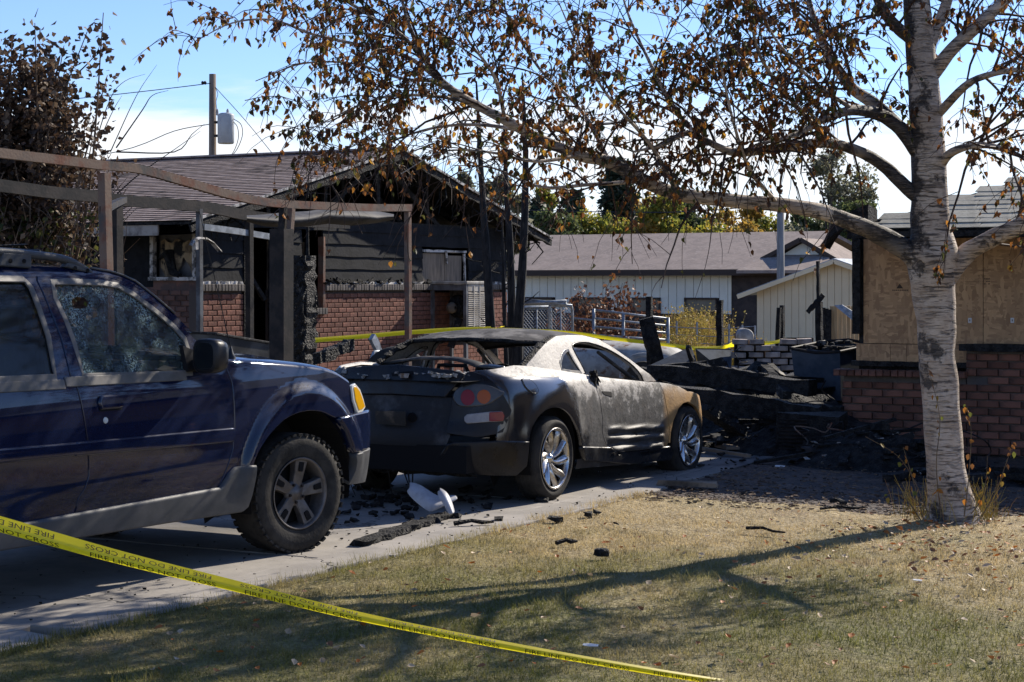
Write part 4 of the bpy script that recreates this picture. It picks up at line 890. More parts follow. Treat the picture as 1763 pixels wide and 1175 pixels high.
# torn plastic and wires under the tail
for k in range(7): b = MB(); p = Vector((-.9+rnd.uniform(0, .1), rnd.uniform(-.2, .5), .42)); b.tube([p, p+Vector((rnd.uniform(-.05, .05), rnd.uniform(-.08, .08), -.12)), p+Vector((rnd.uniform(-.05, .05), rnd.uniform(-.1, .1), -.3-rnd.random()*.08))], [.006, .008, .003], 5); b.build('hanging_strip', M['ash'], CO, local=True)
b = MB(); b.beam((-.86, -.55, .43), (-.86, .6, .42), .06, .1, seg=10, rough=.12); b.build('bumper_beam', M['bare'], CO, local=True)
rows = [[(-.80+.03*noise.noise(Vector((y*4, z*5, 1))), y, z+.02*noise.noise(Vector((y*9, 0, 0)))) for y in np.linspace(-.66, .66, 20)] for z in (.24, .3, .38, .47)]
loft('burnt_valance', rows, M['char'], CO)
for k in range(9): y = -.5+.13*k+rnd.uniform(-.03, .03); L_ = rnd.uniform(.08, .2); b = MB(); b.add([(-.9, y-.05, .46), (-.9, y+.05, .46), (-.92, y+.02, .46-L_), (-.92, y-.015, .44-L_)], [(0, 1, 2, 3)]); b.build('melted_flap', M['bare'] if k % 3 else M['char'], CO, local=True)
b = MB(); b.box((-.99, -.02, .68), (.012, .26, .1), jit=.012); b.build('plate_remnant', M['tan_ply'] if 'tan_ply' in M else M['spoiler'], CO, local=True)
# ================================================================ burnt brick house on the left
M['brick'] = mat('red_brick', (.235, .105, .072), .85, col2=(.15, .07, .052), scale=9, bump=.4, bscale=60, rvar=.22, third=(.30, .2, .17), tscale=14, tlo=.62, thi=.75)
M['brick_soot'] = mat('sooty_brick', (.13, .075, .06), .9, col2=(.075, .055, .05), scale=6, bump=.4, bscale=60, rvar=.3, third=(.2, .09, .065), tscale=5, tlo=.55, thi=.7)  # brick of the eave side wall, its shade put into a darker colour
M['soldier'] = mat('smoked_cap_brick', (.16, .14, .125), .85, col2=(.10, .09, .08), scale=7, bump=.4, bscale=50, rvar=.25)
M['mortar'] = mat('sooty_mortar', (.085, .07, .062), .95, bump=.3, bscale=80)
M['shingle'] = mat('brown_shingle', (.25, .195, .175), .9, col2=(.34, .275, .25), scale=7, lo=.4, hi=.6, bump=.4, bscale=90, third=(.09, .075, .07), tscale=2.2, tlo=.52, thi=.66)
M['white_burn'] = mat('blistered_white_paint', (.5, .48, .45), .8, col2=(.1, .095, .09), scale=9, lo=.44, hi=.58, third=(.03, .03, .03), tscale=6, tlo=.58, thi=.68)
M['ply'] = mat('smoked_plywood', (.13, .11, .09), .85, col2=(.2, .165, .13), scale=3, stretch=(6, 6, .8), bump=.15, bscale=30, third=(.06, .05, .045), tscale=1.5, tlo=.55, thi=.7)
M['tan_ply'] = mat('scorched_tan_board', (.3, .23, .16), .85, col2=(.2, .16, .12), scale=3, third=(.08, .065, .05), tscale=2, tlo=.5, thi=.65)
XF = -16.0
HO = thing('burnt_brick_house', 'burnt single storey brick house with open charred gable and brown shingle roof', 'house', (XF, 24.8, 0))
def fy(px): return onx(px, 490, XF).y
def fz(px, py): return onx(px, py, XF).z
Y0, Y1 = fy(341), fy(872); EAVL, EAVR, YR = 19.45, 30.15, 24.9; ZE, ZR = 2.60, 3.93
def roof_z(y): return ZR-(ZR-ZE)*abs(y-YR)/((YR-EAVL) if y < YR else (EAVR-YR))
# openings in the gable wall: y0, y1, z0, z1
OPEN = [(fy(418), fy(472), .0, 2.5), (fy(519), fy(556), fz(540, 533), 2.42), (fy(727), fy(806), 1.72, fz(760, 430))]
def cut(y0, y1, z0, z1):
    """lengths of y0..y1 left at height band z0..z1"""
    segs = [(y0, y1)]
    for a, b_, c, d in OPEN:
        if c < z1-.02 and d > z0+.02:
            n_ = []
            for p, q in segs:
                if b_ <= p or a >= q: n_.append((p, q)); continue
                if a > p+.03: n_.append((p, a))
                if b_ < q-.03: n_.append((b_, q))
            segs = n_
    return segs
wall = MB()
for z0, z1 in ((0, fz(540, 533)), (fz(540, 533), 1.6)):
    for p, q in cut(Y0, Y1, z0, z1): wall.box((XF-.09, (p+q)/2, (z0+z1)/2), (.14, q-p, z1-z0))
WO = wall.build('brick_wall', M['mortar'], HO)
def brick_mesh(name, L_, h, d, m):
    b = MB(); e = .006; x0, x1 = -d/2, d/2
    b.add([(x0, -L_/2, -h/2), (x0, L_/2, -h/2), (x0, L_/2, h/2), (x0, -L_/2, h/2), (x1-e, -L_/2, -h/2), (x1-e, L_/2, -h/2), (x1-e, L_/2, h/2), (x1-e, -L_/2, h/2), (x1, -L_/2+e, -h/2+e), (x1, L_/2-e, -h/2+e), (x1, L_/2-e, h/2-e), (x1, -L_/2+e, h/2-e)],
          [(0, 1, 5, 4), (1, 2, 6, 5), (2, 3, 7, 6), (3, 0, 4, 7), (4, 5, 9, 8), (5, 6, 10, 9), (6, 7, 11, 10), (7, 4, 8, 11), (8, 9, 10, 11)])
    me = bpy.data.meshes.new(name); me.from_pydata([tuple(v) for v in b.v], [], b.f); me.materials.append(m); return me
BM = brick_mesh('brick', .203, .067, .05, M['brick'])
rest = MB(); nbk = 0; cand = []
z = .04; row = 0
while z < 1.57:
    for p, q in cut(Y0, Y1, z-.03, z+.03):
        y = p-(.1065 if row % 2 else 0)
        while y < q:
            a, b_ = max(y, p), min(y+.203, q)
            if b_-a > .03: cand.append((a, b_, z))
            y += .213
    z += .077; row += 1
def score(c):
    yc = (c[0]+c[1])/2; vis = (fy(535) < yc < fy(742) and c[2] > .5) or (yc < fy(418) and c[2] > .95) or yc > fy(838)
    return (1 if vis else 0, -yc)
cand.sort(key=score, reverse=True)
for i, (a, b_, z) in enumerate(cand):
    if i < 296:
        o = bpy.data.objects.new('brick', BM); COL.objects.link(o); o.parent = WO
        o.location = (rnd.uniform(-.003, .003)-.012, (a+b_)/2-24.8+rnd.uniform(-.002, .002), z+rnd.uniform(-.0015, .0015)); o.scale = (1, (b_-a-.004)/.203, 1); o.rotation_euler = (rnd.uniform(-.004, .004), 0, rnd.uniform(-.01, .01))
    else: rest.box((XF-.012, (a+b_)/2, z), (.05, b_-a-.004, .067))
rest.build('remaining_bricks', M['brick'], WO, kind='stuff')
SM = brick_mesh('cap_brick', .066, .1, .11, M['soldier']); ns = 0
for p, q in cut(Y0, Y1, 1.60, 1.69):
    y = p+.04
    while y < q-.03 and ns < 140:
        o = bpy.data.objects.new('cap_brick', SM); COL.objects.link(o); o.parent = WO; o.location = (.012+rnd.uniform(-.004, .004), y-24.8, 1.632); ns += 1; y += .076
for a in np.arange(OPEN[1][0]+.04, OPEN[1][1], .076):
    o = bpy.data.objects.new('cap_brick', SM); COL.objects.link(o); o.parent = WO; o.location = (.02, a-24.8, OPEN[1][2]-.03)
# ashy ledge with burnt remnants
for p, q in ((fy(346), fy(416)), (fy(558), fy(735)), (fy(812), fy(870))):
    b = MB(); b.beam((XF-.03, p, 1.70), (XF-.03, q, 1.70), .12, .05, seg=24, rough=.25); b.build('sill_ledge', M['white_burn'], HO)
b = MB()
for k in range(110):
    y = rnd.uniform(fy(556), fy(738)); b.box((XF+rnd.uniform(-.05, .06), y, 1.70+rnd.uniform(-.02, .05)-(.05 if rnd.random() < .2 else 0)), (rnd.uniform(.02, .07), rnd.uniform(.04, .16), rnd.uniform(.015, .05)), M=Matrix.Rotation(rnd.uniform(-.5, .5), 3, 'X'), jit=.012)
b.build('ledge_char', M['char'], HO, kind='stuff')
# sheathing boards above the bricks
zs = [1.73, 1.93, 2.13, 2.33, 2.53, 2.68]
for z0, z1 in zip(zs, zs[1:]):
    for p, q in cut(Y0, Y1, z0, z1):
        n = max(2, int((q-p)/.25)); b = MB(); V = []
        for i in range(n+1):
            y = p+(q-p)*i/n; dz = rnd.uniform(-.008, .008)
            V += [(XF+.018+rnd.uniform(-.003, .003), y, z0-.01+dz), (XF-.004, y, z1+dz*.5), (XF-.03, y, z1), (XF-.03, y, z0-.01)]
        F = []
        for i in range(n):
            for k in range(4): F.append((i*4+k, (i+1)*4+k, (i+1)*4+(k+1) % 4, i*4+(k+1) % 4))
        F += [(0, 1, 2, 3), (n*4+3, n*4+2, n*4+1, n*4)]
        fix_normals(mk('sheathing_board', V, F, M['soot'], HO))
# burnt gable framing
def stick(name, a, b_, w, h, m='char', par=HO, rough=.14):
    B = MB(); L_ = (Vector(b_)-Vector(a)).length; B.beam(a, b_, w, h, seg=max(2, int(L_/.25)), rough=rough); return B.build(name, M[m], par)
for dx in (-.05, -.75):
    x = XF+dx
    stick('rafter', (x, EAVL+.3, roof_z(EAVL+.3)-.12), (x, YR, ZR-.14), .05, .14); stick('rafter', (x, EAVR-.3, roof_z(EAVR-.3)-.12), (x, YR, ZR-.14), .05, .14)
    for y in (YR-3.1, YR-1.6, YR-.05, YR+1.5, YR+2.9): stick('gable_stud', (x, y, 2.6), (x, y+rnd.uniform(-.05, .05), roof_z(y)-.18), .05, .09)
    stick('truss_web', (x, YR, ZR-.2), (x, YR+1.9, 2.66), .05, .09); stick('truss_web', (x, YR, ZR-.2), (x, YR-1.9, 2.66), .05, .09)
stick('top_plate', (XF-.06, Y0, 2.68), (XF-.06, Y1, 2.66), .1, .09)
b = MB(); b.quad((XF-.1, Y0, 2.62), (XF-.1, Y1, 2.62), (XF-17, Y1, 2.62), (XF-17, Y0, 2.62)); b.build('ceiling', M['soot'], HO)
b = MB(); b.add([(XF-2.4, EAVL+.5, 2.64), (XF-2.4, EAVR-.5, 2.64), (XF-2.4, YR, ZR-.2)], [(0, 1, 2)]); b.build('attic_bulkhead', M['soot'], HO)  # added dark sheet standing in for the deep gloom of the attic
b = MB(); b.box((XF-8.5, Y1-.1, 1.3), (17, .2, 2.6)); b.box((XF-17, (Y0+Y1)/2, 1.3), (.2, Y1-Y0, 2.6)); b.box((XF-3, (Y0+Y1)/2, 1.3), (.1, Y1-Y0-.3, 2.6)); b.build('rear_wall', M['soot'], HO)
# roof: deck plus lapped courses
XR0, XR1 = XF+.42, XF-18
for nm, ye in (('roof_slope', EAVL), ('roof_slope', EAVR)):
    b = MB(); b.add([(XR0-.03, YR, ZR-.06), (XR0-.03, ye, ZE-.06), (XR1, ye, ZE-.06), (XR1, YR, ZR-.06), (XR0-.03, YR, ZR-.1), (XR0-.03, ye, ZE-.1), (XR1, ye, ZE-.1), (XR1, YR, ZR-.1)], [(0, 1, 2, 3), (7, 6, 5, 4), (0, 4, 5, 1), (1, 5, 6, 2), (2, 6, 7, 3)]); dk = b.build(nm, M['char'], HO)
    n = 40; V = []; F = []
    for i in range(n):
        t0, t1 = i/n, (i+1)/n+.004
        for t, lift in ((t0, .0), (t1, .013)):
            y = YR+(ye-YR)*t; zz = ZR+(ZE-ZR)*t-.05+lift
            xx = XR0
            m_ = 26
            for k in range(m_+1):
                x = XR0+(XR1-XR0)*k/m_; V.append((x, y, zz+.006*noise.noise(Vector((x*1.3, t*30, ye)))+(-.05*max(0, noise.noise(Vector((x*.35, t*2.5, 3))))*sstep(.6, 1, t))))
        b0 = (i*2)*27
        for k in range(26): F.append((b0+k, b0+k+1, b0+27+k+1, b0+27+k))
        if i < n-1:
            for k in range(26): F.append((b0+27+k, b0+27+k+1, b0+54+k+1, b0+54+k))
    mk('shingle_courses', V, F, M['shingle'], dk, kind='stuff')
    # drip edge and scorched barge board
    B = MB(); B.beam((XR0+.012, YR, ZR-.05), (XR0+.012, ye, ZE-.05), .02, .035, seg=30, rough=.3); B.build('drip_edge', M['white_burn'], HO)
    B = MB(); B.beam((XR0-.02, YR, ZR-.15), (XR0-.02, ye, ZE-.15), .03, .10, seg=34, rough=.45); B.build('barge_board', M['char'], HO)
    rr9 = random.Random(int(ye*10))
    for k in range(26):
        t = rr9.uniform(.03, .95); y = YR+(ye-YR)*t; z = ZR+(ZE-ZR)*t-.16; l_ = rr9.uniform(.08, .5); B = MB(); B.tube([(XR0-rr9.uniform(0, .4), y, z+.05), (XR0-rr9.uniform(0, .4), y+rr9.uniform(-.12, .12), z-l_*.5), (XR0-rr9.uniform(0, .4), y+rr9.uniform(-.25, .25), z-l_)], [.02, .014, .006], 5, rough=.3); B.build('hanging_char', M['char'], HO)
B = MB(); B.beam((XR0-.1, YR, ZR-.03), (XR1, YR, ZR-.03), .22, .03); B.build('ridge_cap', M['shingle'], HO)
# left side under the eave: shaded brick, window with burnt curtain
YS = Y0+.05
wx0, wx1 = ony(264, 480, YS).x, ony(337, 480, YS).x; wz0, wz1 = ony(300, 478, YS).z, 2.4
b = MB()
b.box(((XF-17+wx0)/2, YS+.1, .82), (wx0-XF+17, .2, 1.64)); b.box(((wx0+XF)/2, YS+.1, wz0/2), (XF-wx0, .2, wz0)); sw = b.build('side_brick_wall', M['brick_soot'], HO)
b = MB(); b.box(((XF-17+wx0)/2, YS+.12, 2.12), (wx0-XF+17, .16, .96)); b.box(((wx1+XF)/2, YS+.12, (wz0+2.6)/2), (XF-wx1, .16, 2.6-wz0)); b.box(((wx0+wx1)/2, YS+.12, 2.52), (wx1-wx0, .16, .2)); b.build('side_sheathing', M['soot'], HO)
SB = brick_mesh('side_brick', .203, .067, .05, M['brick_soot'])
for row in range(20):
    for k in range(11):
        x = XF-.12-k*.213-(.1065 if row % 2 else 0); zz = .1+row*.077
        if zz > wz0-.05: continue
        o = bpy.data.objects.new('brick', SB); COL.objects.link(o); o.parent = sw; o.location = (x-XF, YS+.004-24.8, zz); o.rotation_euler = (0, 0, -PI/2)
wf = MB(); wf.cur = 0
wo_ = MB(); wo_.box(((wx0+wx1)/2, YS-.01, wz0-.02), (wx1-wx0+.1, .1, .05)); wo_.box((wx0, YS-.005, (wz0+wz1)/2), (.06, .08, wz1-wz0)); wo_.box((wx1, YS-.005, (wz0+wz1)/2), (.06, .08, wz1-wz0)); wo = wo_.build('side_window', M['white_burn'], HO)
b = MB(); b.box(((wx0+wx1)/2, YS+.14, (wz0+wz1)/2), (wx1-wx0, .02, wz1-wz0)); b.build('window_back', mat('grey_smoked_wallboard', (.1, .1, .1), .9, col2=(.17, .165, .16), scale=3), wo)
cur = mat('scorched_curtain', (.34, .26, .16), .9, col2=(.13, .1, .07), scale=7, third=(.02, .02, .02), tscale=4, tlo=.52, thi=.6)
rows = []
for i in range(9):
    t = i/8; rows.append([(wx0+.08+(wx1-wx0-.12)*u, YS+.07+.02*math.sin(u*26), wz1-.1-(.18+.5*abs(math.sin(u*4.2+.4))*(1-.3*u))*t+.03*math.sin(u*17)) for u in np.linspace(0, 1, 22)])
loft('burnt_curtain', rows, cur, wo, local=False)
b = MB(); b.tube([(wx0+.1, YS+.02, wz1-.35), (wx0+.25, YS+.01, wz0+.35), (wx0+.38, YS-.02, wz0+.08), (wx0+.52, YS-.04, wz0+.02)], [.03, .08, .06, .05], 7, rough=.3); b.build('charred_drape', M['char'], wo)
fa0, fa1 = ony(205, 388, EAVL+.02), ony(333, 385, EAVL+.02)
b = MB(); b.box(((XF-17+XR0)/2-.3, EAVL+.03, ZE-.16), (XR0-XF+16.4, .03, .17)); b.build('fascia', mat('smoke_stained_fascia', (.36, .33, .29), .8, col2=(.12, .1, .09), scale=2.5, lo=.45, hi=.6), HO)
b = MB(); b.quad((XR0-.3, EAVL+.03, ZE-.24), (XR1, EAVL+.03, ZE-.24), (XR1, Y0+.05, ZE-.2), (XR0-.3, Y0+.05, ZE-.2)); b.build('soffit', M['soot'], HO)
# boarded window and openings of the gable wall
a, c, z0, z1 = OPEN[2]
for p, q, dz in ((a+.02, (a+c)/2-.01, 0), ((a+c)/2+.01, c-.2, .03)):
    b = MB(); b.box((XF-.03, (p+q)/2, (z0+z1)/2-.12-dz), (.02, q-p, z1-z0+.1)); b.build('window_board', M['ply'], HO)
b = MB(); b.beam((XF+.01, a, z1-.03), (XF+.01, c-.1, z1-.03), .04, .04, seg=9, rough=.3); b.beam((XF+.01, c-.16, z1-.06), (XF+.01, c-.14, z0), .03, .04, seg=7, rough=.2); b.beam((XF+.01, a+(c-a)*.5, z1-.05), (XF+.01, a+(c-a)*.5+.02, z1-.25), .03, .03); b.build('window_frame', M['white_burn'], HO)
stick('fallen_strut', (XF+.1, fy(806), 1.72), (XF+.25, fy(835), fz(835, 455)), .05, .09)
a, c, z0, z1 = OPEN[0]; b = MB(); b.box((XF-.55, (a+c)/2+.15, 1.62), (.02, c-a, 1.5)); b.build('inner_wallboard', M['tan_ply'], HO)
stick('door_jamb', (XF-.02, a+.05, 0), (XF-.02, a+.04, 2.45), .09, .07); stick('door_jamb', (XF-.02, c-.04, 0), (XF-.02, c-.02, 2.45), .09, .07); stick('fallen_lath', (XF-.2, a+.25, 2.0), (XF-.1, c-.1, 1.45), .05, .06, 'ash')
a, c, z0, z1 = OPEN[1]; stick('window_jamb', (XF, c-.03, z0), (XF, c-.03, z1), .1, .06, 'rust'); b = MB(); b.box((XF-.5, (a+c)/2, 1.7), (.02, c-a+.4, 1.3)); b.build('inner_wallboard', M['tan_ply'], HO)
# ================================================================ charred pier, carport frame, cooler, loose things by the wall
p0 = onx(515, 600, -14.6)
rows = []; n = 26
for i in range(30):
    zz = 2.08*i/29; row = []
    for k in range(n):
        a = 2*PI*k/n; cx = math.copysign(abs(math.cos(a))**.5, math.cos(a))*.2; cy = math.copysign(abs(math.sin(a))**.5, math.sin(a))*.2
        q = 1+.22*noise.noise(Vector((a*4, zz*9, 0)))+.1*rnd.uniform(-1, 1); row.append((p0.x+cx*q, p0.y+cy*q, zz))
    rows.append(row)
M['pier'] = mat('blistered_char', (.02, .02, .02), .7, col2=(.16, .13, .1), scale=26, lo=.56, hi=.7, bump=1, bscale=30, bdist=.03, vor=1, third=(.3, .28, .26), tscale=3, tlo=.62, thi=.76)
PI_ = thing('charred_pier', 'square pier of blistered char standing before the burnt house', 'pier', (p0.x, p0.y, 0)); loft('shaft', rows, M['pier'], PI_, local=False, smooth=False, closed=True, caps=True); b = MB(); b.tube([(p0.x+.05, p0.y+.12, 2.0), (p0.x+.05, p0.y+.13, 2.62)], [.03, .02], 6, rough=.3); b.build('rebar_stub', M['char'], PI_)
XB = -9.73
M['smoked_steel'] = mat('smoked_galvanised', (.13, .14, .15), .6, col2=(.06, .06, .065), scale=5)
CP = thing('carport_frame', 'warped rusty steel carport frame over the driveway', 'carport', (XB, 13, 0))
def bar(par, name, pts, w, h, m): 
    B = MB(); P_ = [Vector(p) for p in crom([tuple(p) for p in pts], 4)]
    V = []; F = []
    for i, p in enumerate(P_):
        d = (P_[min(i+1, len(P_)-1)]-P_[max(i-1, 0)]).normalized(); up = Vector((0, 0, 1)) if abs(d.z) < .9 else Vector((0, 1, 0)); r = d.cross(up).normalized(); u = r.cross(d)
        for sx, sz in ((-1, -1), (1, -1), (1, 1), (-1, 1)): V.append(p+r*sx*w/2+u*sz*h/2)
    for i in range(len(P_)-1):
        for k in range(4): F.append((i*4+k, i*4+4+k, i*4+4+(k+1) % 4, i*4+(k+1) % 4))
    q = (len(P_)-1)*4; F += [(0, 1, 2, 3), (q+3, q+2, q+1, q)]
    return fix_normals(mk(name, V, F, M[m], par))
bp = [onx(x, y, XB) for x, y in ((-260, 236), (-120, 247), (0, 264), (120, 278), (175, 285), (236, 291), (310, 311), (400, 337), (470, 350), (560, 355), (640, 358), (706, 358))]
bar(CP, 'front_beam', bp, .055, .072, 'rust')
for px, top, w, m, lean in ((702, 360, .055, 'rust', 0), (181, 292, .075, 'rust', .02), (-180, 250, .085, 'rust', 0)):
    t = onx(px, top, XB); bar(CP, 'post', [(t.x, t.y, 0), (t.x+lean, t.y+.01, 1.2), (t.x-lean*.5, t.y, t.z-.03)], w, w, m)
t = onx(488, 350, XB); bar(CP, 'post', [(t.x, t.y-.05, 0), (t.x, t.y-.05, 1.3), (t.x, t.y, t.z-.04)], .06, .06, 'steel_dark'); bar(CP, 'post', [(t.x+.07, t.y-.09, 0), (t.x+.07, t.y-.09, 1.3), (t.x+.07, t.y+.03, t.z-.05)], .05, .05, 'rust')
lo = onx(482, 395, XB); bar(CP, 'post_casing', [(t.x+.03, t.y-.06, 0), (t.x+.035, t.y-.08, 1.0), (t.x+.03, t.y-.07, lo.z)], .16, .15, 'steel_dark')
XC = -12.6
bp2 = [onx(x, y, XC) for x, y in ((-200, 296), (0, 320), (90, 332), (160, 338), (215, 346), (300, 352), (360, 358), (430, 372), (520, 382), (600, 386))]
bar(CP, 'rear_beam', bp2, .05, .12, 'steel_dark')
for px, top, w, m in ((200, 345, .10, 'steel_dark'), (343, 360, .055, 'smoked_steel'), (429, 374, .07, 'steel_dark'), (-60, 318, .09, 'rust')):
    t = onx(px, top, XC); bar(CP, 'post', [(t.x, t.y, 0), (t.x, t.y+.01, 1.0), (t.x, t.y, t.z)], w, w, m)
a, c = onx(175, 360, XC+1.2), onx(215, 345, XC); bar(CP, 'knee_brace', [onx(178, 362, XB), onx(196, 352, XB-1.4), onx(214, 344, XC)], .06, .06, 'steel_dark')
bar(CP, 'cross_rail', [onx(350, 391, XC), onx(410, 399, XC), onx(470, 409, XC)], .04, .07, 'galv')
# crumpled roofing strip hanging between the posts
rows = [[tuple(onx(x, y0+dy*t+2*math.sin(x*.05+t*3), XC+.9+.25*math.sin(t*3))) for t in np.linspace(0, 1, 6)] for x, y0, dy in ((425, 370, 14), (455, 371, 18), (490, 367, 24), (530, 362, 30), (565, 358, 28), (605, 357, 30), (650, 362, 24), (678, 368, 12))]
loft('roofing_strip', rows, mat('burnt_sheet_metal', (.05, .05, .053), .7, col2=(.1, .095, .09), scale=3, third=(.03, .03, .03), tscale=2.5), CP, local=False)
mg = thing('melted_gutter', 'curled piece of pale melted gutter hooked on a carport post', 'gutter', onx(355, 420, XC+.1))
pts = [onx(x, y, XC+.12) for x, y in ((327, 424), (333, 414), (342, 410), (355, 411), (366, 418), (379, 433))]
rows = [[tuple(p+Vector((0, 0, -.01)+()) + Vector((.03*math.cos(a), 0, .022*math.sin(a)))) for a in np.linspace(0, PI, 6)] for p in pts]; loft('curl', rows, M['white_burn'], mg, local=False)
b = MB(); b.beam(onx(337, 414, XC+.14), onx(338, 430, XC+.14), .03, .05, rough=.2, seg=3); b.build('torn_end', M['white_burn'], mg)
# cooler
c0 = onx(803, 490, -15.28); cx, cy = c0.x, c0.y; W_ = .72; Dp = .70; zb, ztp = .70, 1.70
AC = thing('evaporative_cooler', 'burnt out cooler cabinet with louvred side standing against the brick wall', 'cooler', (cx-W_/2, cy+Dp/2, 0))
M['cab'] = mat('smoked_cabinet_steel', (.2, .2, .205), .5, metal=.3, col2=(.11, .105, .1), scale=4); M['cab_pale'] = mat('pale_cabinet_steel', (.46, .43, .38), .6, col2=(.3, .27, .23), scale=5, third=(.1, .09, .08), tscale=2, tlo=.6, thi=.75)  # light and shade put into two tones of one cabinet steel
for x in (cx-.03, cx-W_+.03):
    for y in (cy+.03, cy+Dp-.03): b = MB(); b.box((x, y, ztp/2), (.06, .06, ztp)); b.build('corner_post', M['cab'], AC)
b = MB(); b.box((cx-W_/2, cy+Dp/2, ztp+.01), (W_+.04, Dp+.04, .05)); bevel(b.build('lid', M['cab_pale'], AC), .01)
b = MB(); b.box((cx-W_/2, cy+.02, ztp-.07), (W_-.1, .03, .1)); b.build('front_rail', M['cab'], AC)
b = MB(); b.box((cx-W_/2, cy+Dp-.03, 1.15), (W_-.06, .02, 1.05)); b.build('back_panel', M['cab'], AC)
b = MB(); b.box((cx-.01, cy+Dp/2, ztp-.07), (.02, Dp-.08, .14)); b.build('side_header', M['cab_pale'], AC)
for k in range(26): b = MB(); zz = ztp-.17-k*.034; b.box((cx-.005, cy+Dp/2, zz), (.03, Dp-.12, .012), M=Matrix.Rotation(.6, 3, 'Y')); b.build('louvre', M['cab_pale'], AC)
for yy in (cy+Dp*.36, cy+Dp*.64): b = MB(); b.box((cx+.004, yy, 1.18), (.012, .03, .95)); b.build('louvre_strip', M['cab_pale'], AC)
b = MB(); b.lathe([(0, 0), (.16, 0), (.2, .06), (.2, .16), (.17, .18)], 20, 'Y', c=(cx-W_*.45, cy+.2, 1.3)); b.build('blower', M['char'], AC, smooth=True)
b = MB(); b.lathe([(.03, -.07), (.08, -.06), (.1, 0), (.08, .06), (.03, .07)], 14, 'X', c=(cx-W_*.5, cy+.12, 1.28)); b.build('motor', M['tan_ply'], AC, smooth=True)
b = MB(); b.beam((cx-W_*.55, cy+.15, .6), (cx-W_*.35, cy+.2, 1.1), .05, .12); b.build('fallen_bracket', M['ash'], AC)
# wheel leaning among the rubble
wt0 = at(682, 625, 19.6)
RW = thing('burnt_spare', 'scorched black spare wheel leaning by the carport post behind the coupe', 'wheel', (wt0.x, wt0.y, 0))
w = bpy.data.objects.new('tyre_and_rim', None)
b = MB(); b.lathe([(.20, -.08), (.3, -.1), (.36, -.08), (.37, 0), (.36, .08), (.3, .1), (.2, .08), (.19, 0)], 40, 'Y', closed=True); o = b.build('tyre', M['rubber'], RW, smooth=True, local=True); o.location = (0, 0, .64); o.rotation_euler = (.12, 0, .55)
b = MB(); b.lathe([(0, -.03), (.12, -.05), (.16, -.02), (.2, -.07)], 30, 'Y'); o2 = b.build('rim', M['steel_dark'], RW, smooth=True, local=True); o2.location = (0, 0, .64); o2.rotation_euler = (.12, 0, .55)
bpy.data.objects.remove(w)
b = MB(); b.box((wt0.x, wt0.y, .14), (.6, .5, .28), jit=.05); b.build('charred_block', M['char'], RW)
# tub behind the bonnet of the blue vehicle
t0, t1 = onx(372, 575, -10.6), onx(466, 600, -10.6)
TB = thing('burnt_tub', 'dark burnt plastic tub beside the carport post', 'tub', (t0.x-.3, (t0.y+t1.y)/2, 0)); ya, yb = t0.y, t1.y+.05
b = MB(); rim = t0.z; V = [(t0.x, ya, rim), (t0.x, yb, rim-.12), (t0.x-.6, yb, rim-.1), (t0.x-.6, ya, rim+.02), (t0.x-.08, ya+.15, .6), (t0.x-.08, yb-.1, .6), (t0.x-.5, yb-.1, .6), (t0.x-.5, ya+.15, .6)]
b.add(V, [(0, 4, 5, 1), (1, 5, 6, 2), (2, 6, 7, 3), (3, 7, 4, 0), (4, 7, 6, 5)]); b.build('shell', mat('warped_grey_plastic', (.045, .046, .046), .6, col2=(.1, .1, .095), scale=3), TB)
b = MB(); b.tube([V[0], V[1], V[2], V[3], V[0]], .014, 6); b.build('rolled_rim', M['ash'], TB); b = MB(); b.box((t0.x-.3, (ya+yb)/2, .3), (.5, .8, .6), jit=.05); b.build('charred_stand', M['char'], TB)
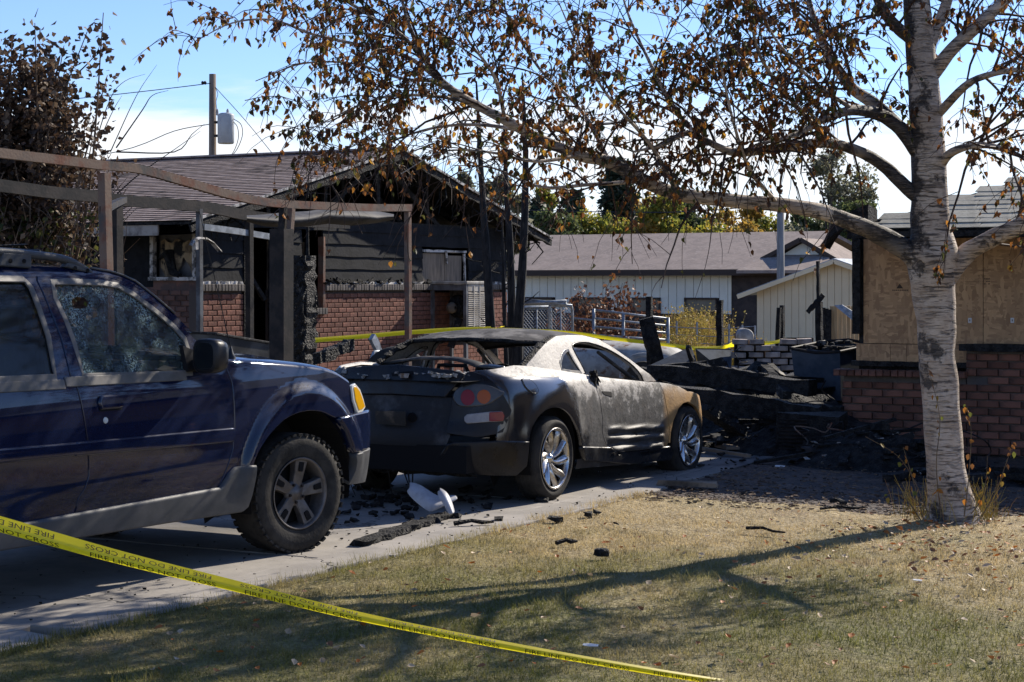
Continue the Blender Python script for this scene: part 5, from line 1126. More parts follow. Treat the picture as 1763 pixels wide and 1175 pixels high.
# rubble between the cars and the house
def rubble(name, label, c, rx, ry, h, n, seed, mats=('char', 'char', 'ash'), L=(.3, 1.1), nbits=0, tilt=.5):
    r = random.Random(seed); R_ = thing(name, label, 'debris', (c[0], c[1], 0))
    V = []; F = []; g = 14
    for j in range(g+1):
        for i in range(g+1):
            u, v = -1+2*i/g, -1+2*j/g; d = math.hypot(u, v); zz = h*.75*max(0, 1-d**1.6)*(1+.5*noise.noise(Vector((u*3+seed, v*3, 0))))-.03; V.append((c[0]+u*rx, c[1]+v*ry, zz))
    for j in range(g):
        for i in range(g): F.append((j*(g+1)+i, j*(g+1)+i+1, (j+1)*(g+1)+i+1, (j+1)*(g+1)+i))
    mk('ash_mound', V, F, M['char'], R_)
    for k in range(n):
        u, v = r.uniform(-.85, .85), r.uniform(-.85, .85); l = r.uniform(*L); d = math.hypot(u, v); zz = h*.8*max(.05, 1-d)+r.uniform(0, .12)*h
        a = r.uniform(0, PI); e = r.uniform(-tilt, tilt); dr = Vector((math.cos(a)*math.cos(e), math.sin(a)*math.cos(e), math.sin(e)))*l/2; p = Vector((c[0]+u*rx, c[1]+v*ry, max(zz, abs(dr.z)*.7+.02)))
        B = MB(); B.beam(p-dr, p+dr, r.uniform(.04, .1), r.uniform(.02, .06), seg=4, rough=.22); B.build('charred_board', M[mats[k % len(mats)]], R_)
    if nbits:
        B = MB()
        for k in range(nbits):
            u, v = r.gauss(0, .5), r.gauss(0, .5); d = math.hypot(u, v); s = r.uniform(.01, .04); B.box((c[0]+u*rx, c[1]+v*ry, h*.75*max(0, 1-d**1.6)+.01), (s, s*r.uniform(.4, 1.5), s*.4), M=Matrix.Rotation(r.uniform(0, 3), 3, 'Z') @ Matrix.Rotation(r.uniform(-.8, .8), 3, 'X'), jit=s*.2)
        B.build('small_bits', M['ash'], R_, kind='stuff')
        B = MB()
        for k in range(nbits//9):
            u, v = r.gauss(0, .5), r.gauss(0, .5); d = math.hypot(u, v); s = r.uniform(.012, .045); B.box((c[0]+u*rx, c[1]+v*ry, h*.75*max(0, 1-d**1.6)+.03), (s, s*r.uniform(.4, 1.8), s*.2), M=Matrix.Rotation(r.uniform(0, 3), 3, 'Z') @ Matrix.Rotation(r.uniform(-.8, .8), 3, 'X'), jit=s*.2)
        B.build('pale_bits', M['pale_ash'], R_, kind='stuff')
        for k in range(max(3, nbits//25)):
            u, v = r.uniform(-.8, .8), r.uniform(-.8, .8); zz = h*.75*max(0, 1-math.hypot(u, v)**1.6); p = Vector((c[0]+u*rx, c[1]+v*ry, zz)); q = [p]
            for j in range(6): q.append(q[-1]+Vector((r.gauss(0, .09), r.gauss(0, .09), r.gauss(.035, .05))))
            B = MB(); B.tube([Vector(a) for a in crom([tuple(a) for a in q], 3)], r.uniform(.004, .009), 4); B.build('burnt_wire', M['steel_dark'] if k % 3 else M['rust'], R_)
        for k in range(max(2, nbits//40)):
            u, v = r.uniform(-.7, .7), r.uniform(-.7, .7); zz = h*.75*max(0, 1-math.hypot(u, v)**1.6)+.04; w = r.uniform(.12, .3); a = r.uniform(0, 3); R3 = Matrix.Rotation(a, 3, 'Z') @ Matrix.Rotation(r.uniform(-.9, .9), 3, 'X'); p = Vector((c[0]+u*rx, c[1]+v*ry, zz)); rows = [[tuple(p+R3 @ Vector((x*w, y*w*.7, .05*w*math.sin(x*9+seed)+.04*w*math.cos(y*7)+r.uniform(-.02, .02)*w))) for x in (-.5, -.2, .1, .35, .5)] for y in (-.5, -.15, .2, .5)]
            loft('crumpled_sheet', rows, M['blue_metal'] if 'blue_metal' in M and k % 2 else M['steel_dark'], R_, local=False)
    return R_
q = at(575, 640, 18.8); rubble('rubble_heap', 'heap of charred boards between the blue vehicle and the coupe', (q.x, q.y), 1.1, .9, .75, 26, 3, nbits=60)
q = at(560, 610, 21.5); rubble('rubble_heap', 'charred boards and ash heaped at the foot of the brick wall', (q.x, q.y), 1.6, 1.3, .7, 30, 5, nbits=60)
q = at(380, 640, 17.5); rubble('rubble_heap', 'charred junk piled behind the hood of the blue vehicle', (q.x-.2, q.y), 1.2, 1.2, .95, 22, 8, nbits=40)
b = MB(); a, c = onx(545, 618, -10.9), onx(603, 594, -10.9); b.beam(a, c, .1, .12, seg=14, rough=.25); tag(b.build('charred_timber', M['pier']), 'alligatored charred timber sloping up before the brick wall', 'timber')
a, c = onx(640, 580, -11.6), onx(662, 626, -11.6); b = MB(); b.beam(a, c, .05, .1, seg=6, rough=.15); tag(b.build('metal_strut', M['galv']), 'bent grey metal strut standing in the rubble before the brick wall', 'strut')
a = onx(640, 640, -11.4); b = MB(); zt_ = onx(645, 606, -11.4).z; b.tube([(a.x, a.y, .3), (a.x, a.y, zt_-.06), (a.x, a.y+.05, zt_), (a.x, a.y+.15, zt_), (a.x, a.y+.2, zt_-.06), (a.x, a.y+.2, .3)], .02, 7); tag(b.build('pipe_hoop', M['galv'], smooth=True), 'small grey pipe hoop standing in rubble before the brick wall', 'pipe')
# ================================================================ boarded house on the right
def osb_mat():
    m, N, L, b = node_mat('strand_board'); t = N.new('ShaderNodeTexCoord'); pos = t.outputs['Object']
    cur = None
    for i, (sc, rot, W) in enumerate((((9, 9, 42), .25, 0), ((11, 11, 36), -.5, 3), ((30, 30, 10), .9, 6))):
        mp = N.new('ShaderNodeMapping'); mp.inputs['Scale'].default_value = sc; mp.inputs['Rotation'].default_value = (0, rot, 0); mp.inputs['Location'].default_value = (W, 0, W*.7); L.new(pos, mp.inputs['Vector'])
        v = N.new('ShaderNodeTexVoronoi'); v.inputs['Scale'].default_value = 1; L.new(mp.outputs[0], v.inputs['Vector']); s = N.new('ShaderNodeSeparateColor'); L.new(v.outputs['Color'], s.inputs[0])
        c = mixc(N, L, s.outputs[0], (.58, .355, .17), (.30, .17, .08))
        if cur is None: cur = c; hh = v.outputs['Distance']
        else:
            k = mathn(N, L, 'GREATER_THAN', s.outputs[1], .55); cur = mixc(N, L, k, cur, c)
    f, _ = ramp_noise(N, L, pos, 1.6, .35, .7, 4, 2); cur = mixc(N, L, mathn(N, L, 'MULTIPLY', f, .3), cur, (.27, .17, .095))
    L.new(cur, b.inputs['Base Color']); b.inputs['Roughness'].default_value = .8; bump_to(N, L, b, hh, .3, .004); return m
M['osb'] = osb_mat()
M['roof_grey'] = mat('weathered_shingle', (.36, .34, .275), .9, col2=(.27, .255, .205), scale=14, bump=.4, bscale=160, rvar=.13)
YW = 17.95
RH = thing('boarded_house', 'brick house boarded up with strand board panels behind the birch', 'house', (-5, YW, 0))
def wx(px, y=YW): return ony(px, 490, y).x
def wz(px, py, y=YW): return ony(px, py, y).z
XA, XE = wx(1478), 6.0
b = MB(); b.box(((XA+XE)/2, YW+.1, 1.2), (XE-XA, .16, 2.3)); b.box((XA+.08, YW+3, 1.2), (.14, 6, 2.3)); b.build('stud_wall', M['char'], RH)
zo = wz(1530, 592); zt2 = wz(1530, 408)
def board(name, x0, x1, z0, z1, y=YW, m='osb', th=.018): b = MB(); b.box(((x0+x1)/2, y, (z0+z1)/2), (x1-x0, th, z1-z0)); return b.build(name, M[m], RH)
xr = wx(1664)
board('strand_board', wx(1487), wx(1487)+1.22, zo+.002, zt2, YW+.005); board('strand_board', wx(1487)+1.226, XE, zo-.06, zt2, YW+.007)
xs_ = [wx(1475), wx(1534), wx(1562), wx(1668)]
for a, c in zip(xs_, xs_[1:]): board('strand_board_strip', a+.002, c-.002, wz(1520, 622), zo-.004, YW-.012)
b = MB(); b.beam((XA-.005, YW-.02, wz(1478, 622)+.28), (XA-.005, YW-.02, 2.42), .085, .09, seg=12, rough=.06); b.build('corner_post', M['char'], RH)
b = MB(); b.beam((XA-.05, YW-.04, wz(1520, 626)), (xr+.1, YW-.04, wz(1520, 626)), .1, .05, seg=10, rough=.12); b.build('charred_sill', M['char'], RH)
# brick base: low part by the corner, higher part to the right
BR = mat('soot_streaked_brick', (.19, .088, .06), .9, col2=(.10, .055, .042), scale=6, bump=.5, bscale=50, rvar=.3, third=(.27, .2, .16), tscale=10, tlo=.62, thi=.72)
FB = brick_mesh('front_brick', .203, .065, .05, BR)
xb0 = wx(1451, YW-.14); zc1 = wz(1500, 646, YW-.14); xs2 = wx(1664, YW-.14); zc2 = wz(1720, 606, YW-.14)
b = MB(); b.box(((xb0+xs2)/2, YW-.03, zc1/2), (xs2-xb0-.02, .2, zc1)); b.box(((xs2+XE)/2, YW-.03, zc2/2), (XE-xs2, .2, zc2)); bw = b.build('brick_base', mat('pale_mortar', (.13, .115, .1), .95, col2=(.09, .08, .075), scale=5, bump=.5, bscale=40), RH)
rest = MB(); row = 0; z = .04; cnt = 0
while z < zc2-.03:
    x = (xb0 if z < zc1-.03 else xs2)+(0 if row % 2 else -.1065)
    while x < XE-.2:
        a, c = max(x, xb0 if z < zc1-.03 else xs2), x+.203
        if c-a > .04:
            if a < -3.2 and rnd.random() > .012:
                o = bpy.data.objects.new('brick', FB); COL.objects.link(o); o.parent = bw; o.location = ((a+c)/2+5+rnd.uniform(-.003, .003), -.136+rnd.uniform(-.008, .006), z); o.scale = (1, (c-a)/.203, 1); o.rotation_euler = (rnd.uniform(-.012, .012), 0, -PI/2+rnd.uniform(-.025, .025)); cnt += 1
            elif a >= -3.2: rest.box(((a+c)/2, YW-.136, z), (c-a, .05, .065))
        x += .213
    z += .077; row += 1
rest.build('remaining_bricks', BR, bw, kind='stuff')
CB = brick_mesh('ledge_brick', .066, .062, .2, BR)
x = xb0-.03
while x < xs2:
    o = bpy.data.objects.new('ledge_brick', CB); COL.objects.link(o); o.parent = bw; o.location = (x+5, -.16+rnd.uniform(-.01, .01), zc1+.025); o.rotation_euler = (0, rnd.uniform(-.03, .03), -PI/2); x += .075
b = MB(); b.beam((xs2-.05, YW-.16, zc2+.04), (XE, YW-.16, zc2+.04), .16, .07, seg=30, rough=.1); b.build('charred_beam', M['char'], RH)
# stamps and plates on the boards
M['ink'] = mat('board_ink', (.07, .05, .035), .8); M['plate'] = mat('white_plate', (.6, .6, .58), .5)
y_ = YW-.006; p = ony(1549, 497, y_)
for sx in (0,):
    b = MB(); b.add([(p.x-.035, y_, p.z), (p.x+.035, y_, p.z), (p.x, y_, p.z+.05)], [(0, 1, 2)]); b.build('printed_triangle', M['ink'], RH)
for k in range(9): b = MB(); x = p.x-.07+k*.019; b.box((x, y_+.001, p.z-.018), (.012, .002, .012)); b.build('printed_mark', M['ink'], RH)
p = ony(1643, 484, y_)
for r_ in range(3):
    for k in range(16):
        if (k*7+r_*5) % 6 == 0: continue
        b = MB(); b.box((p.x+.03+k*.021, y_+.003, p.z-r_*.025+.02), (.014, .002, .010)); b.build('printed_mark', M['ink'], RH)
for px in (1670, 1743):
    p = ony(px, 552, y_); b = MB(); b.box((p.x, YW-.008, p.z), (.034, .006, .05)); o = b.build('white_plate', M['plate'], RH); b = MB(); b.box((p.x, YW-.0115, p.z), (.008, .003, .02)); b.build('plate_slot', M['ink'], o)
# hip roof, single shingles where they can be told apart
EX, EY, EZ, PT = -5.6, 17.02, 2.22, .38
ang = math.atan(PT); n_ = Vector((0, -math.sin(ang), math.cos(ang)))
b = MB(); tp = 4.6; b.add([(EX, EY, EZ-.02), (9, EY, EZ-.02), (9, EY+tp, EZ+tp*PT-.02), (EX+tp, EY+tp, EZ+tp*PT-.02), (EX, EY+2*tp, EZ-.02)], [(0, 1, 2, 3), (0, 3, 4)]); rf = b.build('roof_deck', M['char'], RH)
b = MB(); b.quad((EX+.1, EY+.02, EZ-.1), (9, EY+.02, EZ-.1), (9, YW+.1, EZ-.02), (EX+.1, YW+.1, EZ-.02)); b.build('soffit', M['char'], RH)
b = MB(); b.beam((EX+.05, EY+.02, EZ-.055), (9, EY+.02, EZ-.055), .03, .07, seg=60, rough=.3); b.build('fascia', M['char'], RH)
SH = MB(); SH.box((0, 0, 0), (.316, .20, .007)); me = bpy.data.meshes.new('shingle'); me.from_pydata(SH.v, [], SH.f); me.materials.append(M['roof_grey']); restS = MB(); c_ = 0
for r_ in range(34):
    sl = r_*.135; y = EY+sl*math.cos(ang); zz = EZ+sl*math.sin(ang)+.012; x = EX+(y-EY)+(.16 if r_ % 2 else 0)+rnd.uniform(0, .05)
    while x < 3.5:
        if rnd.random() > .015 or r_ > 20:
            if x < -1.9 and c_ < 299 and r_ < 27:
                o = bpy.data.objects.new('shingle', me); COL.objects.link(o); o.parent = rf; o.location = (x+.16+5, y+.09-YW, zz+.02+rnd.uniform(0, .006)); o.rotation_euler = (ang-.04+rnd.uniform(-.012, .012), rnd.uniform(-.012, .012), rnd.uniform(-.015, .015)); c_ += 1
            else: restS.box((x+.16, y+.09, zz+.02), (.318, .2, .011), M=Matrix.Rotation(ang-.04, 3, 'X'))
        x += .322
restS.build('remaining_shingles', M['roof_grey'], rf, kind='stuff')
# burnt eave corner hanging out to the left
rows = []
for t in np.linspace(0, 1, 10):
    p = ony(1500-82*t, 372+8*t+46*t**3, EY+.15); wd = .10*(1-t)+.012; rows.append([(p.x, p.y-.1+.3*u, p.z+wd*(.5 if u else 1)*v+.015*rnd.uniform(-1, 1)) for u, v in ((0, 1), (1, 1), (1, -.8), (0, -1))])
loft('hanging_eave', rows, M['char'], RH, local=False, smooth=False, closed=True, caps=True)
p = ony(1500, 405, EY+.2); b = MB(); b.beam(ony(1462, 402, EY+.2), ony(1520, 386, EY+.2), .05, .05, seg=5, rough=.2); b.build('torn_fascia', M['ash'], RH)
# ================================================================ ruins of the burnt garage
M['blue_metal'] = mat('scorched_blue_metal', (.05, .065, .085), .95, metal=0, col2=(.085, .1, .12), scale=4, third=(.03, .03, .032), tscale=3, tlo=.5, thi=.7)
M['stone'] = mat('smoked_pale_brick', (.44, .37, .32), .9, col2=(.25, .21, .185), scale=6, bump=.5, bscale=40, rvar=.25)
def post(label, px0, py0, px1, py1, Z, w, m='char', dz=0, rough=.14, name='charred_post'):
    a, c = at(px0, py0, Z), at(px1, py1, Z+dz); b = MB(); b.beam(a, c, w, w, seg=max(4, int((c-a).length/.12)), rough=rough); return tag(b.build(name, M[m]), label, 'post', 'charred posts of the burnt garage')
post('thick charred post leaning left, its broken head above the coupe', 1152, 700, 1113, 548, 24, .2, rough=.2)
post('thin upright charred post beside the thick leaning one', 1120, 690, 1118, 511, 25, .075)
post('upright charred post in front of the yellow weeds', 1240, 690, 1239, 517, 26, .085, rough=.2)
post('bent charred stub nearest the cream shed, left of its pair', 1337, 640, 1341, 530, 27, .06, rough=.25)
post('charred stub standing just right of the bent one by the shed', 1347, 640, 1346, 526, 27.1, .055, rough=.25)
tp_ = thing('tall_charred_post', 'tallest charred post with a white flaked stub across it', 'post', at(1411, 690, 25.5), group='charred posts of the burnt garage')
for nm, a, c, w, m in (('lower_post', (1411, 690), (1410, 520), .085, 'char'), ('upper_post', (1409, 522), (1408, 450), .04, 'char'), ('crossing_stub', (1390, 538), (1418, 508), .07, 'pier')):
    b = MB(); b.beam(at(*a, 25.5), at(*c, 25.45), w, w, seg=9, rough=.22); b.build(nm, M[m], tp_)
# broken masonry wall
ZB = 23.0
SW = thing('broken_brick_wall', 'broken pale brick wall stump among the garage ruins', 'wall', at(1318, 720, ZB))
def wall_top(px): return 582+(14 if px > 1306 else 0)+(4*math.sin(px*.4)) if px < 1352 else (574 if px < 1392 else 590)
SBK = brick_mesh('ruin_brick', .2, .07, .12, M['stone']); sbo = ORG[SW.name]
core = MB()
for px in range(1272, 1462, 6):
    a = at(px, wall_top(px)+8, ZB+.12); core.box((a.x, a.y+.06, a.z/2-.15), (.16, .1, a.z+.3), rz=YAW)
core.build('wall_core', M['char'], SW)
z = .1; row = 0
while z < 1.06:
    for k in range(9):
        u = k*.212+(.1 if row % 2 else 0); p = at(1272, 600, ZB)+Vector((_R[0], _R[1], 0))*u; px, py = proj((p.x, p.y, z))
        if py < wall_top(px)+3 or px > 1452: continue
        if z < .35 and px < 1430: continue
        o = bpy.data.objects.new('brick', SBK); COL.objects.link(o); o.parent = SW; o.location = (p.x-sbo.x+rnd.uniform(-.01, .01), p.y-sbo.y+rnd.uniform(-.02, .02), z-sbo.z+rnd.uniform(-.006, .006)); o.rotation_euler = (rnd.uniform(-.05, .05), rnd.uniform(-.05, .05), -PI/2+YAW+rnd.uniform(-.08, .08)); o.scale = (1, rnd.uniform(.85, 1), rnd.uniform(.85, 1))
    z += .085; row += 1
# sheet metal shards and the open metal bin
SP = thing('bent_sheet_metal', 'bent blue grey metal sheets with a raised triangular corner', 'sheet metal', at(1185, 700, 22.5))
for nm, L_, Z in (('sheet', [(1108, 634), (1187, 598), (1203, 645), (1190, 672), (1120, 668)], 22.5), ('sheet', [(1197, 600), (1257, 601), (1254, 646), (1205, 648)], 22.8)):
    P_ = [at(x, y, Z+.5*(i % 2)) for i, (x, y) in enumerate(L_)]; b = MB(); b.prism(P_, (.02, .03, 0)); fix_normals(b.build(nm, M['blue_metal'], SP))
b = MB(); b.beam(at(1184, 597, 22.4), at(1198, 640, 22.6), .05, .06, seg=5, rough=.3); b.build('torn_seam', M['ash'], SP); b = MB(); P_ = [at(x, y, 22.3) for x, y in ((1212, 622), (1240, 616), (1250, 628), (1228, 642), (1210, 640))]; b.prism(P_, (.02, .02, 0)); fix_normals(b.build('bare_patch', M['ash'], SP))
ZF = 20.6
BN = thing('metal_bin', 'scorched blue grey open metal bin in the garage ruins', 'bin', at(1405, 740, ZF))
tl_, tr_, bl_, br_ = at(1362, 600, ZF), at(1446, 606, ZF-.2), at(1372, 690, ZF), at(1448, 690, ZF-.2); bk = Vector((.15, .75, .06))
b = MB(); b.add([tl_, tr_, br_, bl_, tl_+bk, tr_+bk, br_+bk, bl_+bk], [(0, 3, 2, 1), (1, 2, 6, 5), (5, 6, 7, 4), (4, 7, 3, 0)]); b.build('sides', M['blue_metal'], BN)
b = MB(); b.tube([tl_, tl_.lerp(tr_, .5)+Vector((0, 0, -.03)), tr_, tr_+bk, (tr_+bk).lerp(tl_+bk, .5)+Vector((0, 0, .04)), tl_+bk, tl_], .018, 6); b.build('rolled_rim', M['steel_dark'], BN)
b = MB(); 
for k in range(40): p = tl_.lerp(tr_, rnd.uniform(.05, .8))+bk*rnd.uniform(.1, .9)+Vector((0, 0, rnd.uniform(-.05, .03))); s = rnd.uniform(.03, .09); b.box(p, (s, s, s*.5), rz=rnd.random()*3, jit=.01)
b.build('ash_fill', M['ash'], BN, kind='stuff')
q = at(1410, 690, ZF+.3); b = MB(); b.box((q.x, q.y, .3), (.7, .6, .7), jit=.04); b.build('rubble_footing', M['char'], BN)
# fallen roof timbers
def timber(label, a, c, w, h, m='char', rough=.2):
    b = MB(); b.beam(at(*a), at(*c), w, h, seg=12, rough=rough); return tag(b.build('fallen_timber', M[m]), label, 'timber', 'fallen roof timbers')
timber('upper long charred roof timber running behind the coupe nose', (1120, 640, 20.5), (1400, 668, 19.0), .16, .16)
timber('lower long charred roof timber just behind the coupe nose', (1120, 672, 18.6), (1410, 718, 18.0), .16, .2)
timber('short charred timber tilted against the broken brick wall', (1318, 636, 19.8), (1356, 682, 19.0), .1, .1, 'ash')
timber('charred rafter lying along the top of the timber pile', (1190, 630, 20.0), (1320, 650, 19.4), .08, .07, rough=.3)
timber('flaked charred plank under the pile beside the coupe wheel', (1205, 700, 17.9), (1275, 745, 18.2), .22, .07, 'pier')
timber('charred timber lying low before the metal bin', (1330, 700, 18.6), (1450, 712, 18.2), .1, .13)
q = at(1290, 700, 20.2); rubble('rubble_heap', 'large heap of charred timber behind the front of the coupe', (q.x, q.y), 1.5, 1.3, .95, 46, 11, nbits=140, L=(.3, 1.3), tilt=.35)
q = at(1180, 660, 21.0); rubble('rubble_heap', 'low ashy heap seen past the coupe windscreen', (q.x, q.y), 1.0, 1.0, .85, 20, 21, nbits=90, L=(.2, .8), tilt=.35)
q = at(1395, 735, 18.3); rubble('rubble_heap', 'charred debris slope below the metal bin', (q.x, q.y), 1.0, .9, .55, 30, 13, nbits=160, L=(.2, .9), tilt=.3)
q = at(1505, 760, 16.6); rubble('rubble_heap', 'dark debris heap against the brick base left of the birch', (q.x-.1, q.y+.3), .9, .65, .42, 34, 15, nbits=200, L=(.2, .8), tilt=.25)
q = at(1690, 800, 15.4); rubble('rubble_heap', 'charred boards lying along the brick base right of the birch', (q.x, q.y), .8, .4, .12, 10, 17, nbits=60, L=(.5, 1.3), tilt=.08)
# vent box
v0 = at(1330, 715, 17.6); VB = thing('louvred_box', 'charred louvred metal box in the debris before the metal bin', 'box', v0)
b = MB(); b.box((v0.x+.3, v0.y+.3, .2), (.62, .4, .42), rz=.1, jit=.02); b.build('case', M['char'], VB)
for k in range(9): b = MB(); b.box((v0.x+.18, v0.y+.085, .07+k*.036), (.28, .02, .012), rz=.1, M=Matrix.Rotation(.1, 3, 'Z') @ Matrix.Rotation(.5, 3, 'X')); b.build('louvre', M['steel_dark'], VB)
def chunk(name, label, cat, px, py, sx, sy, sz, m, seed, rz=0, z0=0, group=None):
    r = random.Random(seed); g = gnd(px, py); bm = bmesh.new(); bmesh.ops.create_icosphere(bm, subdivisions=2, radius=1)
    for v in bm.verts: n = v.co.normalized(); k = 1+.28*noise.noise(n*1.7+Vector((seed, 0, 0))); v.co = Vector((math.copysign(abs(n.x)**.6, n.x)*sx*k, math.copysign(abs(n.y)**.6, n.y)*sy*k, math.copysign(abs(n.z)**.6, n.z)*sz*k))
    me = bpy.data.meshes.new(name); bm.to_mesh(me); bm.free(); me.materials.append(m); o = bpy.data.objects.new(name, me); COL.objects.link(o); o.location = (g.x, g.y, sz*.8+z0); o.rotation_euler = (r.uniform(-.1, .1), r.uniform(-.1, .1), rz); return tag(o, label, cat, group)
M['plaster'] = mat('broken_plaster', (.5, .47, .43), .9, col2=(.3, .28, .26), scale=8, bump=.4, bscale=30)
chunk('plaster_chunk', 'large pale plaster chunk before the debris left of the birch', 'rubble', 1443, 797, .13, .08, .055, M['plaster'], 1, .6)
chunk('plaster_chunk', 'small white plaster chunk beside the coupe front wheel debris', 'rubble', 1258, 762, .07, .05, .06, M['plate'], 2, .2, .05)
chunk('plaster_chunk', 'grey stone lump at the foot of the pillar debris', 'rubble', 1410, 800, .06, .05, .04, M['stone'], 4, .9)
def scrap(label, px, py, w, h, m, rz, tilt=.15, z=.02, name='paper_scrap'):
    g = gnd(px, py); b = MB(); n = 4; V = []
    for j in range(n+1):
        for i in range(n+1):
            u, v = i/n-.5, j/n-.5; V.append((u*w, v*h, .03*h*math.sin(u*5+v*3)+.02*math.cos(v*7)*w))
    o = mk(name, V, [(j*(n+1)+i, j*(n+1)+i+1, (j+1)*(n+1)+i+1, (j+1)*(n+1)+i) for j in range(n) for i in range(n)], m); s = o.modifiers.new('thick', 'SOLIDIFY'); s.thickness = .002; o.location = (g.x, g.y, z); o.rotation_euler = (tilt, .05, rz); return tag(o, label, 'paper')
scrap('white paper scrap on the dark debris left of the plaster chunk', 1400, 780, .1, .12, M['plate'], .5, .5, .12)
scrap('small pale scrap lying at the edge of the shaded mulch', 1343, 806, .09, .05, M['plate'], .2)
scrap('thin white sheet lying in debris below the metal bin', 1412, 742, .2, .06, M['plate'], .9, .3, .35)
scrap('pale blue paper scrap on the lawn near the tape', 1017, 1127, .07, .04, M['plate'], .4, .05, .045)
scrap('white paper scrap on the lawn before the birch', 1580, 1014, .05, .03, M['plate'], .1, .05, .05)
b = MB(); b.beam(gnd(1178, 752, .06), gnd(1262, 772, .05), .14, .03, seg=5, rough=.06); tag(b.build('pale_plank', M['tan_ply']), 'pale scorched plank lying beyond the coupe front wheel', 'plank')
b = MB(); b.beam(gnd(1290, 785, .03), gnd(1190, 770, .05), .05, .03, seg=5, rough=.15); tag(b.build('pale_lath', M['tan_ply']), 'narrow tan lath lying on the sooty driveway end', 'lath')
# ================================================================ back lots: long building, shed, fences, poles
M['siding'] = mat('pale_siding', (.84, .82, .70), .7, col2=(.78, .76, .65), scale=2); M['dark_brick'] = mat('dark_brick_wall', (.075, .06, .055), .9, col2=(.05, .042, .04), scale=3, bump=.4, bscale=30)
M['brown_trim'] = mat('brown_trim', (.065, .048, .04), .7); M['blind'] = mat('closed_tan_blind', (.26, .22, .16), .8, col2=(.22, .19, .14), scale=3); M['far_roof'] = mat('far_brown_shingle', (.30, .24, .205), .9, col2=(.235, .19, .165), scale=2.5, bump=.3, bscale=12, third=(.34, .28, .245), tscale=9)
YF = 55.6
FB_ = thing('long_building', 'long low building with pale siding, small windows and brown shingle roof', 'building', (-27, YF, drop(YF)))
def fX(px): return ony(px, 490, YF).x
def fZ(px, py): return ony(px, py, YF).z
xl, xm, xr_ = fX(850), fX(1259), fX(1420); ze = fZ(1100, 466); zsb = fZ(1100, 540); g0 = drop(YF)-.1
b = MB(); b.box(((xl+xr_)/2, YF+.25, (g0+ze)/2), (xr_-xl, .4, ze-g0)); b.box((xr_-.2, YF+4, (g0+ze)/2), (.4, 8, ze-g0)); b.build('brick_wall', M['dark_brick'], FB_)
win = [(fX(905), fX(952)), (fX(995), fX(1042)), (fX(1086), fX(1136)), (fX(1180), fX(1234))]; wz0, wz1 = fZ(1100, 537), fZ(1100, 513)
x = xl; k = 0
while x < xm-.05:
    x2 = min(x+.305, xm); b = MB()
    segs = [(zsb, ze-.03)]
    for a, c in win:
        if x2 > a and x < c: segs = [(wz1, ze-.03)]
    for s0, s1 in segs: b.box(((x+x2)/2, YF+.03, (s0+s1)/2), (x2-x-.018, .03, s1-s0))
    b.build('siding_board', M['siding'], FB_); x = x2
for a, c in win:
    b = MB()
    for bx_ in ((a-.03, c+.03, wz1-.05, wz1+.01), (a-.03, c+.03, wz0-.05, wz0+.01)): b.box(((bx_[0]+bx_[1])/2, YF, (bx_[2]+bx_[3])/2), (bx_[1]-bx_[0], .1, bx_[3]-bx_[2]))
    for xx in (a, c): b.box((xx, YF, (wz0+wz1)/2), (.06, .1, wz1-wz0-.06))
    o = b.build('window', M['brown_trim'], FB_); b = MB(); b.box(((a+c)/2, YF+.02, (wz0+wz1)/2), (c-a-.05, .02, wz1-wz0-.05)); b.build('pane', M['blind'], o)
rz = fZ(1100, 414)+.35; dy = 4.2
def roofslab(par, name, P4, m, th=.12):
    b = MB(); b.prism(P4, (0, 0, -th)); return fix_normals(b.build(name, M[m], par))
roofslab(FB_, 'roof', [(xl-1, YF-.5, ze+.02), (xr_+.3, YF-.5, ze+.02), (xr_-1.2, YF+dy, rz), (xl-1, YF+dy, rz)], 'far_roof'); roofslab(FB_, 'roof', [(xl-1, YF+2*dy, ze), (xr_+.3, YF+2*dy, ze), (xr_-1.2, YF+dy, rz), (xl-1, YF+dy, rz)][::-1], 'far_roof')
b = MB(); b.box(((xl+xr_)/2, YF-.52, ze-.08), (xr_-xl+1, .04, .2)); b.build('fascia', M['brown_trim'], FB_)
gx0, gx1, gxm = fX(1290), fX(1425), fX(1362); zg0, zg1 = fZ(1360, 436), fZ(1360, 412)
b = MB(); b.add([(gx0+.6, YF+1.2, zg0-.1), (gx1-.6, YF+1.2, zg0-.1), (gxm, YF+1.2, zg1-.08)], [(0, 1, 2)]); b.build('white_gable', M['siding'], FB_)
for a, c in (((gx0, zg0-.18), (gxm, zg1+.06)), ((gx1, zg0-.18), (gxm, zg1+.06))):
    roofslab(FB_, 'gable_roof', [(a[0], YF+.9, a[1]), (c[0], YF+.9, c[1]), (c[0], YF+4, c[1]), (a[0], YF+4, a[1])], 'far_roof', .1); b = MB(); b.beam((a[0], YF+.88, a[1]-.05), (c[0], YF+.88, c[1]-.05), .04, .14); b.build('barge_board', M['brown_trim'], FB_)
roofslab(FB_, 'lower_roof', [(fX(1285), YF-.9, fZ(1290, 466)), (fX(1420), YF-.9, fZ(1290, 466)), (fX(1400), YF+1.2, fZ(1360, 438)), (fX(1310), YF+1.2, fZ(1360, 438))], 'far_roof', .1)
